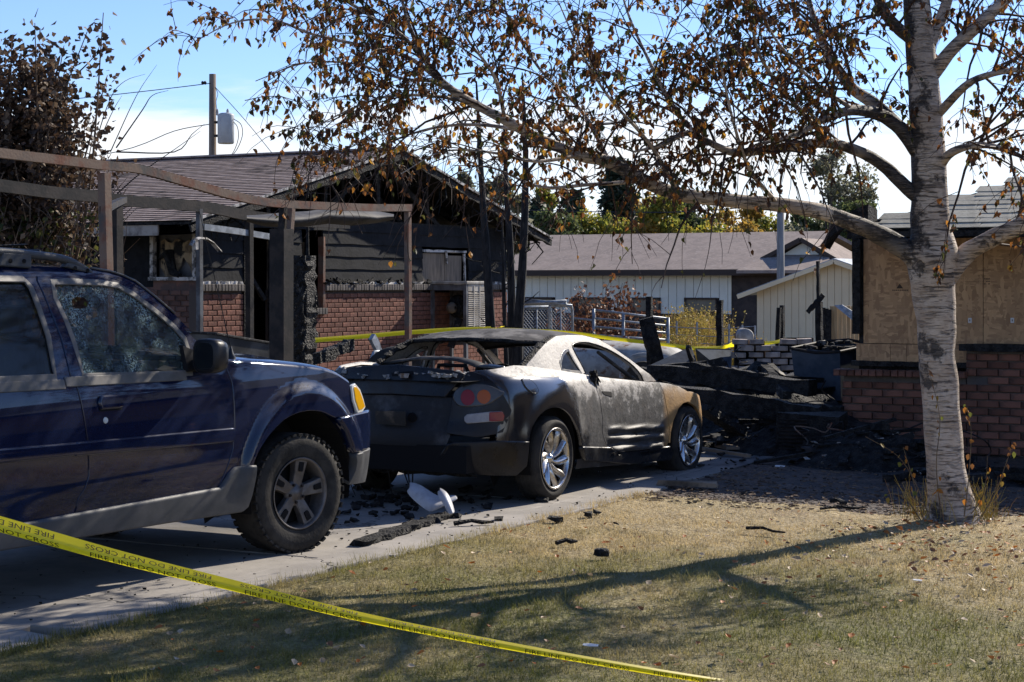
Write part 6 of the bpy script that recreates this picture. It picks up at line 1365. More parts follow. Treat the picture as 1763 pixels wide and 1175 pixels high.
# cream shed
M['cream'] = mat('cream_panel', (.86, .69, .44), .7, col2=(.8, .64, .41), scale=2); YSH = 44.0
SD = thing('cream_shed', 'cream panelled shed with gable end behind the ruins', 'shed', (ony(1400, 490, YSH).x, YSH, drop(YSH)))
def sX(px): return ony(px, 490, YSH).x
def sZ(px, py): return ony(px, py, YSH).z
x0, x1, xa = sX(1303), sX(1303)+2*(sX(1442)-sX(1303)), sX(1442); za, zl = sZ(1442, 452), sZ(1303, 503); gs = drop(YSH)-.1
x = x0
def rz_(x): return zl+(za-zl)*(1-abs(x-xa)/(xa-x0))
while x < x1-.02:
    x2 = min(x+.19, x1); b = MB(); b.prism([(x+.005, YSH, gs), (x2-.006, YSH, gs), (x2-.006, YSH, rz_(x2)), (x+.005, YSH, rz_(x))], (0, .03, 0)); fix_normals(b.build('wall_panel', M['cream'], SD)); x = x2
b = MB(); b.add([(x0, YSH+.035, gs), (x1, YSH+.035, gs), (x1, YSH+.035, zl), (xa, YSH+.035, za), (x0, YSH+.035, zl), (x0, YSH+4, gs), (x0, YSH+4, zl)], [(0, 1, 2, 3, 4), (0, 4, 6, 5)]); b.build('wall_back', M['cream'], SD)
for s_ in (-1, 1):
    xe = xa+s_*(xa-x0+.42); zz = zl-.42*(za-zl)/(xa-x0); P4 = [(xe, YSH-.3, zz+.1), (xa, YSH-.3, za+.1), (xa, YSH+4.3, za+.1), (xe, YSH+4.3, zz+.1)]
    roofslab(SD, 'roof', P4 if s_ < 0 else P4[::-1], 'galv', .04); b = MB(); b.beam((xe, YSH-.3, zz+.02), (xa, YSH-.3, za+.02), .04, .11); b.build('rake_trim', M['cream'], SD)
# pale board fence
M['pine'] = mat('new_pine_board', (.52, .36, .19), .75, col2=(.4, .27, .14), scale=3, stretch=(8, 8, .6)); PF = thing('board_fence', 'short run of pale new fence boards beside the boarded house', 'fence', ony(1450, 600, 36.5)*1)
PF.location.z = drop(36.5); ORG[PF.name] = Vector(PF.location)
for k in range(8): a = ony(1432+k*7.2, 527, 36.5); b = MB(); zt_ = a.z-.01*rnd.random(); b.box((a.x, 36.5+.01*rnd.random(), (zt_+drop(36.5))/2), (.085, .02, zt_-drop(36.5)), jit=.004); b.build('fence_board', M['pine'], PF)
pf = ony(1457, 540, 36.3); b = MB(); b.prism([ony(1436, 526, 36.4), ony(1450, 525, 36.4), ony(1471, 538, 36.3), ony(1468, 552, 36.3)], (.0, .02, .0)); fix_normals(b.build('leaning_sheet', M['galv'], PF))
for k, px in enumerate((1419, 1424, 1429)): a = ony(px, 530+k*1.5, 36.4); b = MB(); b.beam((a.x, a.y, drop(36)), (a.x, a.y, a.z), .06, .03, seg=6, rough=.15); b.build('charred_board', M['char'], PF)
# utility poles
M['pole'] = mat('weathered_pole', (.17, .13, .10), .9, col2=(.24, .19, .15), scale=3, stretch=(6, 6, .4), bump=.3, bscale=20); M['can'] = mat('grey_transformer_paint', (.42, .45, .47), .45, col2=(.36, .38, .4), scale=3)
pb = at(366, 500, 60); UP = thing('utility_pole', 'wooden utility pole with grey transformer can above the house roof', 'pole', (pb.x, pb.y, drop(pb.y)))
zt_ = at(366, 128, 60).z; b = MB(); b.tube([(pb.x, pb.y, drop(pb.y)), (pb.x, pb.y, zt_)], [.16, .115], 14); b.build('pole_shaft', M['pole'], UP, smooth=True)
tc_ = at(389, 221, 59.8); b = MB(); b.lathe([(0, -.52), (.24, -.52), (.275, -.48), (.28, .42), (.26, .46), (.18, .5), (0, .52)], 22, 'Z', c=tc_); b.build('transformer_can', M['can'], UP, smooth=True)
for dz in (.2, -.25): b = MB(); b.box((tc_.x-.25, tc_.y-.1, tc_.z+dz), (.25, .1, .08)); b.build('mounting_bracket', M['steel_dark'], UP)
for px in (374, 392): p = at(px, 199, 59.8); b = MB(); b.lathe([(.03, 0), (.06, .03), (.04, .06), (.06, .09), (.04, .12), (.05, .15), (.02, .22)], 10, 'Z', c=(p.x, p.y, p.z)); b.build('bushing', M['can'], UP)
def wire(name, par, P, r=.008):
    b = MB(); b.tube([Vector(p) for p in crom([tuple(p) for p in P], 5)], r, 4); return b.build(name, M['black_plastic'], par)
for P in ([(402, 205), (415, 215), (417, 235), (405, 262), (385, 278)], [(402, 210), (409, 220), (410, 240), (400, 265), (382, 280)], [(370, 150), (375, 162), (372, 175), (374, 195)]): wire('lead_wire', UP, [at(x, y, 59.7) for x, y in P], .012)
for P in ([(362, 143, 60), (345, 146, 60), (200, 163, 62), (-60, 190, 66)], [(362, 214, 60), (300, 226, 60), (200, 262, 58), (-50, 300, 54)], [(370, 150, 60), (420, 205, 58), (475, 272, 55)]): wire('span_wire', UP, [at(*p) for p in P], .014)
p = at(351, 143, 60); b = MB(); b.lathe([(.02, -.1), (.07, -.06), (.04, 0), (.07, .06), (.02, .1)], 8, 'X', c=p); b.build('insulator', M['black_plastic'], UP)
pb = at(1344, 500, 50); zt_ = at(1344, 345, 50).z; b = MB(); b.tube([(pb.x, pb.y, drop(pb.y)), (pb.x, pb.y, zt_)], [.12, .10], 12); U2 = thing('utility_pole', 'bare grey wooden pole in front of the long building roof', 'pole', (pb.x, pb.y, drop(pb.y))); b.build('pole_shaft', mat('grey_pole', (.2, .19, .18), .9, col2=(.27, .26, .25), scale=3, stretch=(6, 6, .4)), U2, smooth=True)
wire('span_wire', U2, [at(x, y, z) for x, y, z in ((1344, 352, 50), (1150, 366, 56), (890, 362, 62))], .014)
# chain link panels, pipe gate, trailer
def chain_panel(label, px0, px1, py0, Z0, Z1, h, lean):
    a, c = at(px0, py0, Z0), at(px1, py0+6, Z1); P_ = thing('chain_link_panel', label, 'fence panel', (a.x, a.y, drop(a.y)), group='chain link panels stacked behind the coupe')
    d = Vector((c.x-a.x, c.y-a.y, 0)); L_ = d.length; d.normalize(); up = Vector((lean*.4, -lean, 1)).normalized(); o = Vector((a.x, a.y, a.z))-up*h
    def Q(u, v): return o+d*(u*L_)+up*(v*h)
    cr = .1; b = MB(); b.tube([Q(0, 0), Q(0, .93), Q(.03, .985), Q(cr, 1), Q(1-cr, 1), Q(.97, .985), Q(1, .93), Q(1, 0), Q(0, 0)], .024, 8); b.tube([Q(.5, 0), Q(.5, 1)], .016, 6); b.build('pipe_frame', M['galv'], P_, smooth=True)
    b = MB(); s = .07/L_; k = -h/L_
    n = int((1+h/L_)/s)
    for i in range(n):
        u0 = i*s-h/L_
        for sg in (1, -1):
            p, q = (u0, 0), (u0+h/L_, 1)
            if sg < 0: p, q = (u0+h/L_, 0), (u0, 1)
            # clip to the frame
            (ua, va), (ub, vb) = p, q; t0, t1 = 0, 1
            du = ub-ua
            for lim in (0, 1):
                t = (lim-ua)/du
                if (du > 0) == (lim == 0): t0 = max(t0, t)
                else: t1 = min(t1, t)
            if t1 > t0: b.tube([Q(ua+du*t0, va+(vb-va)*t0), Q(ua+du*t1, va+(vb-va)*t1)], .0035, 3, cap=False)
    b.build('wire_mesh', M['galv'], P_, kind='stuff')
chain_panel('galvanised chain link panel, left of the two behind the coupe roof', 899, 948, 529, 31.5, 31.9, 1.25, .15); chain_panel('galvanised chain link panel, right of the two behind the coupe roof', 944, 985, 527, 31.2, 31.6, 1.3, .22)
FP = thing('pipe_bundle', 'loose galvanised pipes lying across the chain link panels', 'pipes', at(930, 600, 31))
for a, c in (((897, 523), (975, 519)), ((905, 517), (975, 524)), ((900, 520), (985, 527))): b = MB(); b.tube([at(*a, 31.1), at(*c, 30.9)], .028, 8); b.build('pipe', M['galv'], FP, smooth=True)
GT_ = thing('pipe_gate', 'sloping galvanised pipe rail gate before the long building', 'gate', at(1022, 640, 34))
for px, t, bt_ in ((1022, 532, 640), (1073, 540, 640), (1150, 547, 640)): b = MB(); b.tube([at(px, bt_, 34), at(px, t, 34)], .033, 8); b.build('gate_post', M['galv'], GT_, smooth=True)
for k in range(6): b = MB(); b.tube([at(1022, 534+k*14.5, 34), at(1150, 549+k*12.3, 34)], .022, 6); b.build('rail', M['galv'], GT_, smooth=True)
b = MB(); b.tube([at(985, 548, 35), at(1022, 552, 34.5)], .02, 6); b.build('rail', M['galv'], GT_)
M['rusty_white'] = mat('rust_blotched_white', (.42, .41, .38), .7, col2=(.26, .25, .23), scale=4, third=(.16, .075, .04), tscale=5, tlo=.5, thi=.62)
tc0 = at(1085, 640, 26.5); TR = thing('rusted_trailer', 'rust blotched white trailer with a dark wheel arch behind the coupe', 'trailer', (tc0.x, tc0.y, 0))
rows = []
for t in np.linspace(-1, 1, 15):
    c = Vector((tc0.x, tc0.y+.5, 0))+Vector((_R[0], _R[1], 0))*(t*1.1-.5); wd = .7*(1-abs(t)**5*.5); tp2 = .84-.16*abs(t)**4; rows.append([(c.x-_F[0]*wd*math.cos(a)*-1 if False else c.x+_F[0]*wd*math.cos(a), c.y+_F[1]*wd*math.cos(a), .35+(tp2-.35)*max(0, math.sin(a))**.5 if math.sin(a) > 0 else .3) for a in np.linspace(0, 2*PI, 17)[:-1]])
loft('body', rows, M['rusty_white'], TR, local=False, closed=True, caps=True)
wc = at(1108, 628, 25.85); b = MB(); b.lathe([(0, -.06), (.22, -.07), (.27, -.05), (.28, 0), (.27, .08)], 24, 'Y', c=(0, 0, 0)); o = b.build('wheel', M['rubber'], TR, smooth=True, local=True); o.location = (wc.x-tc0.x, wc.y-tc0.y, .3); o.rotation_euler = (0, 0, YAW)
b = MB(); b.lathe([(.3, -.1), (.36, -.11), (.36, .05)], 28, 'Y'); b.f = [f for f in b.f if sum(b.v[i][2] for i in f)/len(f) > -.02]; b.m = [0]*len(b.f); o = b.build('wheel_arch', M['rusty_white'], TR, smooth=True, local=True); o.location = (wc.x-tc0.x, wc.y-tc0.y, .34); o.rotation_euler = (0, 0, YAW)
# low mesh fence in the weeds and pale barrel lid
wf0 = thing('wire_fence', 'sagging wire fence with thin posts in the yellow weeds', 'fence', at(1200, 620, 36))
for px in (1165, 1200, 1255, 1278, 1300): b = MB(); b.tube([at(px, 640, 36), at(px, 553+(px-1165)*.06, 36)], .022, 6); b.build('fence_post', M['galv'], wf0)
for k in range(5): b = MB(); b.tube([at(1152, 563+k*13, 36), at(1230, 567+k*13, 36), at(1302, 562+k*13, 36)], .008, 4); b.build('fence_wire', M['galv'], wf0)
p = at(1284, 580, 33.5); b = MB(); b.lathe([(0, -.04), (.13, -.03), (.15, 0), (.15, .5)], 24, 'Y', c=(0, 0, 0)); o = b.build('barrel', M['rusty_white'], None, smooth=True); o.location = p; o.rotation_euler = (0, 0, YAW); tag(o, 'pale barrel lying in the weeds beside the cream shed', 'barrel')
# ================================================================ trees
def leaf_mat(name, cols, transl=.35, rough=.6):
    m, N, L, b = node_mat(name); g = N.new('ShaderNodeNewGeometry'); oi = N.new('ShaderNodeObjectInfo')
    r = mathn(N, L, 'FRACT', mathn(N, L, 'ADD', g.outputs['Random Per Island'], oi.outputs['Random'])); cr_ = N.new('ShaderNodeValToRGB'); cr_.color_ramp.interpolation = 'CONSTANT'
    e = cr_.color_ramp.elements; tot = sum(w for _, w in cols); acc = 0
    for i, (c, w) in enumerate(cols):
        el = e[i] if i < 2 else e.new(acc/tot)
        el.position = acc/tot; el.color = (*c, 1); acc += w
    L.new(r, cr_.inputs[0]); L.new(cr_.outputs[0], b.inputs['Base Color']); b.inputs['Roughness'].default_value = rough; b.inputs['Specular IOR Level'].default_value = .3
    t = N.new('ShaderNodeBsdfTranslucent'); L.new(cr_.outputs[0], t.inputs['Color']); x = N.new('ShaderNodeMixShader'); x.inputs[0].default_value = transl; L.new(b.outputs[0], x.inputs[1]); L.new(t.outputs[0], x.inputs[2]); L.new(x.outputs[0], N['Material Output'].inputs['Surface']); return m
def cards(name, P_, size, m, parent, seed=0, aspect=.7, down=0., kind='stuff', world=True):
    """many small folded leaves (2 triangles each way) at points P_"""
    r = np.random.default_rng(seed); P_ = np.asarray(P_, float); n = len(P_)
    if not n: return None
    s = size*r.uniform(.65, 1.25, n)[:, None]; d = r.normal(size=(n, 3)); d[:, 2] -= down; d /= np.linalg.norm(d, axis=1)[:, None]
    q = np.cross(d, r.normal(size=(n, 3))); q /= np.linalg.norm(q, axis=1)[:, None]; nn = np.cross(d, q)
    a = P_; tip = P_+d*s; l = P_+d*s*.42+q*s*aspect*.5+nn*s*.12; rr = P_+d*s*.42-q*s*aspect*.5+nn*s*.12
    V = np.stack([a, l, tip, rr], 1).reshape(-1, 3)
    if parent is not None: V = V-np.array(ORG[parent.name])
    me = bpy.data.meshes.new(name); me.vertices.add(n*4); me.vertices.foreach_set('co', V.ravel()); ix = (np.arange(n)[:, None]*4+np.array([0, 1, 2, 0, 2, 3])).ravel().astype(np.int32)
    me.loops.add(n*6); me.loops.foreach_set('vertex_index', ix); me.polygons.add(n*2); me.polygons.foreach_set('loop_start', np.arange(0, n*6, 3, dtype=np.int32)); me.update(calc_edges=True); me.materials.append(m)
    o = bpy.data.objects.new(name, me); COL.objects.link(o); o.parent = parent; ORG[o.name] = ORG[parent.name] if parent else Vector()
    if kind: o['kind'] = kind
    return o
M['bark_dark'] = mat('dark_bark', (.05, .04, .033), .9, col2=(.09, .075, .06), scale=8, bump=.6, bscale=30)
M['needle'] = leaf_mat('spruce_needles', [((.03, .05, .03), 4), ((.05, .075, .042), 3), ((.02, .032, .022), 3)], .25)
M['leaf_yg'] = leaf_mat('yellow_green_leaves', [((.30, .30, .05), 3), ((.2, .22, .04), 3), ((.42, .32, .05), 2), ((.12, .14, .035), 2)], .5); M['leaf_gold'] = leaf_mat('gold_leaves', [((.5, .31, .06), 3), ((.36, .24, .05), 3), ((.24, .2, .05), 2)], .5); M['leaf_green'] = leaf_mat('dull_green_leaves', [((.10, .13, .045), 3), ((.15, .17, .06), 2), ((.07, .09, .04), 3)], .4); M['pine_grey'] = leaf_mat('grey_pine_needles', [((.20, .20, .13), 3), ((.27, .26, .18), 2), ((.13, .14, .09), 3)], .5)
def bg_tree(name, label, px, py_top, Z, wpx, m, seed, n=2600, size=.35, cat='tree', kind='round', bare=.0):
    r = random.Random(seed); p = at(px, 500, Z); zb = drop(p.y); zt_ = at(px, py_top, Z).z; R_ = wpx*Z/LENS_PX/2; T_ = thing(name, label, cat, (p.x, p.y, zb), group='trees beyond the back lots'); H = zt_-zb
    b = MB(); b.tube([(p.x, p.y, zb), (p.x+r.uniform(-.1, .1), p.y, zb+H*.5), (p.x+r.uniform(-.2, .2), p.y, zb+H*.95)], [.02*H+.05, .012*H+.03, .01], 8)
    pts = []
    if kind == 'cone':
        for k in range(46):
            t = (k/46)**.85; zz = zb+H*(.10+.88*t); rad = R_*(1-t)**.8+.12; a = k*2.4+r.uniform(-.3, .3); L_ = rad*r.uniform(.7, 1.1); e = Vector((p.x+math.cos(a)*L_, p.y+math.sin(a)*L_, zz-L_*.25)); b.tube([(p.x, p.y, zz), e], [.03, .008], 4)
            for j in range(n//46): u = r.random()**.7; pts.append(Vector((p.x, p.y, zz)).lerp(e, u)+Vector((r.gauss(0, .12*R_*(.4+u)), r.gauss(0, .12*R_*(.4+u)), r.gauss(-.04, .07)*R_)))
    else:
        blobs = []
        for k in range(17):
            a = r.uniform(0, 2*PI); t = r.uniform(-.55, 1); rr = R_*math.sqrt(max(.1, 1-t*t*.8))*r.uniform(.3, .95); c = Vector((p.x+math.cos(a)*rr, p.y+math.sin(a)*rr, zb+H*(.62+.34*t))); blobs.append((c, R_*r.uniform(.22, .42)))
            mid = Vector((p.x, p.y, zb+H*.35)).lerp(c, .5)+Vector((0, 0, .1*H*.2)); b.tube([(p.x, p.y, zb+H*r.uniform(.25, .5)), mid, c], [.008*H, .005*H, .012], 5)
        for k in range(n):
            c, q = blobs[k % len(blobs)]; d = Vector((r.gauss(0, 1), r.gauss(0, 1), r.gauss(0, .75))); d = d.normalized()*q*r.random()**.45; pts.append(c+d)
    b.build('trunk', M['bark_dark'], T_); cards('crown', pts, size, m, T_, seed); return T_
bg_tree('pine_tree', 'grey green pine right of the burnt gable', 858, 282, 55, 90, M['pine_grey'], 1, 6000, .2); bg_tree('pine_tree', 'small pale pine just beside the burnt gable', 803, 292, 58, 46, M['pine_grey'], 2, 2200, .18)
bg_tree('spruce_tree', 'tall dark spruce behind the middle of the long building', 1062, 268, 95, 120, M['needle'], 3, 9000, .33, kind='cone'); bg_tree('spruce_tree', 'dark spruce left of the tall one behind the long building', 985, 322, 92, 90, M['needle'], 4, 7000, .3, kind='cone'); bg_tree('spruce_tree', 'dark spruce half hidden by the charred trunks', 925, 340, 88, 80, M['needle'], 5, 6000, .3, kind='cone')
bg_tree('leafy_tree', 'yellow green tree with thin top right of the spruces', 1140, 338, 90, 110, M['leaf_yg'], 6, 6000, .26); bg_tree('leafy_tree', 'green tree behind the ridge of the long building', 1200, 352, 96, 110, M['leaf_green'], 7, 6000, .27); bg_tree('leafy_tree', 'golden tree behind the right end of the long building', 1290, 352, 98, 130, M['leaf_gold'], 8, 7000, .27); bg_tree('leafy_tree', 'yellow tree peeking between spruces left of the tall spruce', 940, 318, 104, 70, M['leaf_yg'], 9, 3000, .27)
bg_tree('pine_tree', 'tall grey pine between the pole and the boarded house', 1432, 250, 80, 150, M['pine_grey'], 10, 4200, .2); bg_tree('leafy_tree', 'low dull green tree beside the pole behind the shed', 1385, 362, 84, 100, M['leaf_green'], 11, 5000, .22); bg_tree('leafy_tree', 'bushy green tree behind the shed roof and boarded house', 1470, 348, 78, 110, M['leaf_green'], 12, 5000, .22)
bg_tree('leafy_tree', 'broad green tree far behind the left shrub', -60, 330, 70, 160, M['leaf_green'], 13, 2000, .4); bg_tree('leafy_tree', 'faint gold tree far behind the spruces', 1100, 350, 120, 160, M['leaf_gold'], 14, 2000, .5)
for i_, (lab, px_, py_, m_) in enumerate((('low yellow green tree behind the left end of the long building', 880, 372, 'leaf_yg'), ('low green tree left of the dark spruces', 945, 366, 'leaf_green'), ('low yellow tree below the tall spruce', 1030, 372, 'leaf_yg'), ('low gold tree right below the tall spruce', 1110, 366, 'leaf_gold'), ('wide yellow green tree above the long building ridge', 1180, 358, 'leaf_yg'), ('gold and green tree left of the bare pole', 1250, 360, 'leaf_gold'), ('yellow green tree right of the bare pole', 1350, 362, 'leaf_yg'), ('olive tree just left of the boarded house', 1425, 372, 'leaf_green'))): bg_tree('leafy_tree', lab, px_, py_, 84+i_*2, 135, M[m_], 40+i_, 4200, .24)
# dead red bush and yellow weeds in the back yard
M['dead_leaf'] = leaf_mat('dead_red_brown_leaves', [((.17, .07, .035), 3), ((.1, .045, .025), 3), ((.25, .13, .07), 2)], .3); M['straw'] = leaf_mat('straw_weed', [((.42, .31, .07), 3), ((.5, .38, .1), 2), ((.28, .24, .07), 2), ((.36, .22, .1), 1)], .3)
def bush(label, px, py, Z, rx, h, m, seed, n=900, size=.09, name='dead_bush', cat='bush'):
    r = random.Random(seed); p = at(px, py, Z); p.z = drop(p.y); B_ = thing(name, label, cat, p); b = MB(); pts = []
    for k in range(26):
        a = r.uniform(0, 2*PI); q = r.random()**.5*rx; e = p+Vector((math.cos(a)*q, math.sin(a)*q, h*r.uniform(.55, 1)*(1-.3*(q/rx)**2))); mid = p.lerp(e, .5)+Vector((0, 0, .1*h)); b.tube([p, mid, e], [.014, .009, .004], 4)
        for j in range(n//26): pts.append(mid.lerp(e, r.uniform(-.5, 1.1))+Vector((r.gauss(0, .1), r.gauss(0, .1), r.gauss(0, .09))))
    b.build('stems', M['bark_dark'], B_); cards('leaves', pts, size, m, B_, seed); return B_
bush('red brown dead bush behind the pipe gate', 1045, 620, 35.5, 1.0, 1.9, M['dead_leaf'], 1, 1500); bush('dry tan bush seen through the coupe side window', 1020, 640, 29.5, .7, 1.0, M['dead_leaf'], 2, 900, .07); bush('brown dead bush just left of the pipe gate', 985, 620, 37, .8, 1.5, M['dead_leaf'], 3, 800)
def weeds(label, px, Z, rx, h, seed, m='straw', n=420):
    r = random.Random(seed); p = at(px, 600, Z); p.z = drop(p.y); B_ = thing('weed_clump', label, 'weeds', p); V = []; F = []; pts = []
    for k in range(n):
        a = r.uniform(0, 2*PI); q = r.random()**.5*rx; o = p+Vector((math.cos(a)*q, math.sin(a)*q*.6, 0)); e = o+Vector((r.gauss(0, .16), r.gauss(0, .16), h*r.uniform(.6, 1.05))); w = Vector((_R[0], _R[1], 0))*.006; i = len(V); V += [o-w, o+w, e]; F.append((i, i+1, i+2))
        if k % 2: pts += [e.lerp(o, r.random()*.35)+Vector((r.gauss(0, .04), r.gauss(0, .04), r.gauss(0, .03))) for _ in range(6)]
    mk('stalks', V, F, M[m], B_, kind='stuff'); cards('seed_heads', pts, .05, M[m], B_, seed)
weeds('tall yellow weeds left of the upright charred post', 1190, 37, .55, 1.35, 1); weeds('tall yellow weeds right behind the upright charred post', 1222, 37.5, .45, 1.25, 2); weeds('lower yellow weeds between post and shed', 1262, 38, .5, .9, 3); weeds('dry weeds at the foot of the wire fence', 1165, 36, .5, .8, 4)
# ---------------------------------------------------------------- burnt trunks beside the gable
M['burnt_bark'] = mat('burnt_bark', (.014, .013, .013), .8, col2=(.035, .032, .03), scale=10, bump=.9, bscale=24, stretch=(2.2, 2.2, .5), third=(.09, .075, .06), tscale=6, tlo=.62, thi=.75)
for lab, P_, W_, Z in (('leftmost of the thin burnt trunks, with tape tied round it', [(850, 640), (845, 570), (838, 450), (831, 340), (825, 235), (820, 140)], [20, 18, 14, 11, 8, 3], 23.5), ('middle of the thin burnt trunks beside the gable', [(884, 640), (882, 560), (878, 420), (872, 330), (869, 240), (866, 180)], [17, 15, 12, 9, 6, 2], 24.5), ('rightmost of the thin burnt trunks beside the gable', [(890, 640), (893, 560), (901, 430), (905, 300), (902, 190), (899, 125)], [19, 17, 14, 11, 7, 2], 24.0), ('thin short burnt stem squeezed between the burnt trunks', [(872, 640), (868, 520), (866, 430), (864, 370)], [8, 7, 5, 2], 25.0)):
    pp = [at(x, y, Z) for x, y in P_]; BT = thing('burnt_tree', lab, 'tree', (pp[0].x, pp[0].y, 0), group='burnt trunks beside the gable'); b = MB(); pp = [Vector((pp[0].x, pp[0].y, 0))]+pp; ww = [W_[0]*1.15]+W_; b.tube([Vector(q) for q in crom([tuple(p) for p in pp], 4)], [float(x) for x in np.interp(np.linspace(0, len(ww)-1, (len(pp)-1)*4+1), range(len(ww)), [w*Z/LENS_PX/2 for w in ww])], 9, rough=.08); b.build('trunk', M['burnt_bark'], BT)
    for k in range(12):
        t = rnd.uniform(.25, .95); i = int(t*(len(pp)-1)); q = pp[i].lerp(pp[min(i+1, len(pp)-1)], t*(len(pp)-1)-i); a = rnd.uniform(0, 2*PI); L_ = rnd.uniform(.08, .35); d = Vector((math.cos(a), math.sin(a), rnd.uniform(-.2, .7)))*L_; b = MB(); b.tube([q, q+d*.6, q+d+Vector((0, 0, .04))], [.012, .008, .003], 5); b.build('twig_stub', M['burnt_bark'], BT)
# ---------------------------------------------------------------- big scorched shrub on the left
M['shrub_leaf'] = leaf_mat('curled_brown_leaves', [((.07, .042, .027), 4), ((.12, .075, .045), 3), ((.04, .028, .02), 3), ((.2, .14, .09), 1)], .3); M['shrub_green'] = leaf_mat('remaining_green_leaves', [((.05, .07, .02), 3), ((.12, .12, .03), 2), ((.08, .05, .025), 2)], .3); M['tan_twig'] = mat('tan_twig', (.19, .13, .085), .85, col2=(.1, .07, .05), scale=6)
ZS = 20.5; sc_ = at(20, 600, ZS); SHB = thing('scorched_shrub', 'tall scorched shrub with curled brown leaves at the left edge', 'shrub', (sc_.x, sc_.y, 0)); r = random.Random(4)
lp = []; lg = []; tips = [(150, 55), (178, 22), (185, 130), (120, 130), (60, 40), (20, 70), (100, 210), (160, 235), (190, 285), (30, 160), (-30, 60), (-60, 140), (70, 140), (110, 80), (10, 250), (80, 290), (150, 300), (-40, 250), (140, 180), (60, 220), (175, 340), (100, 345), (20, 340), (130, 260), (45, 110), (90, 175), (-10, 100), (-40, 180), (15, 200), (70, 80), (110, 150), (50, 260), (-20, 310), (130, 215), (165, 268), (90, 110)]
for k, (x, y) in enumerate(tips):
    e = at(x, y, ZS+r.uniform(-.9, .9)); bs = Vector((sc_.x+r.uniform(-.35, .45), sc_.y+r.uniform(-.3, .3), 0)); mid = bs.lerp(e, .55)+Vector((r.uniform(-.15, .15), r.uniform(-.15, .15), .25)); pth = [Vector(q) for q in crom([tuple(bs), tuple(bs.lerp(mid, .5)+Vector((0, 0, .12))), tuple(mid), tuple(e)], 5)]; b = MB(); b.tube(pth, list(np.linspace(.035, .005, len(pth))), 6); b.build('stem', M['tan_twig'] if k % 3 else M['bark_dark'], SHB, smooth=True)
    dens = .45 if y < 60 or x > 140 else 1
    for j in range(int((620 if x < 110 and y > 60 else 380)*dens)):
        t = r.uniform(.36 if y > 200 else .5, 1.0)**.8; i = min(len(pth)-2, int(t*(len(pth)-1))); q = pth[i].lerp(pth[i+1], t*(len(pth)-1)-i); sp_ = .05+.24*(1-t)+.03; c = q+Vector((r.gauss(0, sp_), r.gauss(0, sp_), r.gauss(0, sp_)))
        (lg if (c.z < 2.5 and r.random() < .5) else lp).append(c)
cards('brown_leaves', lp, .085, M['shrub_leaf'], SHB, 1, .75); cards('green_leaves', lg, .075, M['shrub_green'], SHB, 2, .75)
b = MB()
for k in range(330):
    c = at(r.uniform(-40, 215), r.uniform(330, 470), ZS+r.uniform(-.9, .5)); d = Vector((r.gauss(0, .16), r.gauss(0, .16), r.gauss(.14, .16))); b.tube([c, c+d*.5+Vector((r.gauss(0, .02), 0, .02)), c+d], [.006, .005, .002], 3, cap=False)
b.build('bare_twigs', M['tan_twig'], SHB, kind='stuff')
for P_ in ([(163, 250), (190, 170), (215, 140), (250, 128)], [(190, 262), (235, 165), (270, 112)], [(200, 255), (245, 190), (262, 165), (290, 156)], [(172, 240), (195, 190), (210, 165)], [(130, 130), (160, 100), (175, 73)], [(200, 262), (300, 262), (330, 232), (352, 214)], [(60, 30), (66, 14)], [(190, 345), (240, 300), (300, 258), (345, 226)]):
    b = MB(); z_ = ZS+r.uniform(-.4, .4); pp = [Vector(q) for q in crom([tuple(at(x, y, z_)) for x, y in P_], 4)]; b.tube(pp, list(np.linspace(.009, .002, len(pp))), 4); b.build('bare_shoot', M['bark_dark'], SHB)
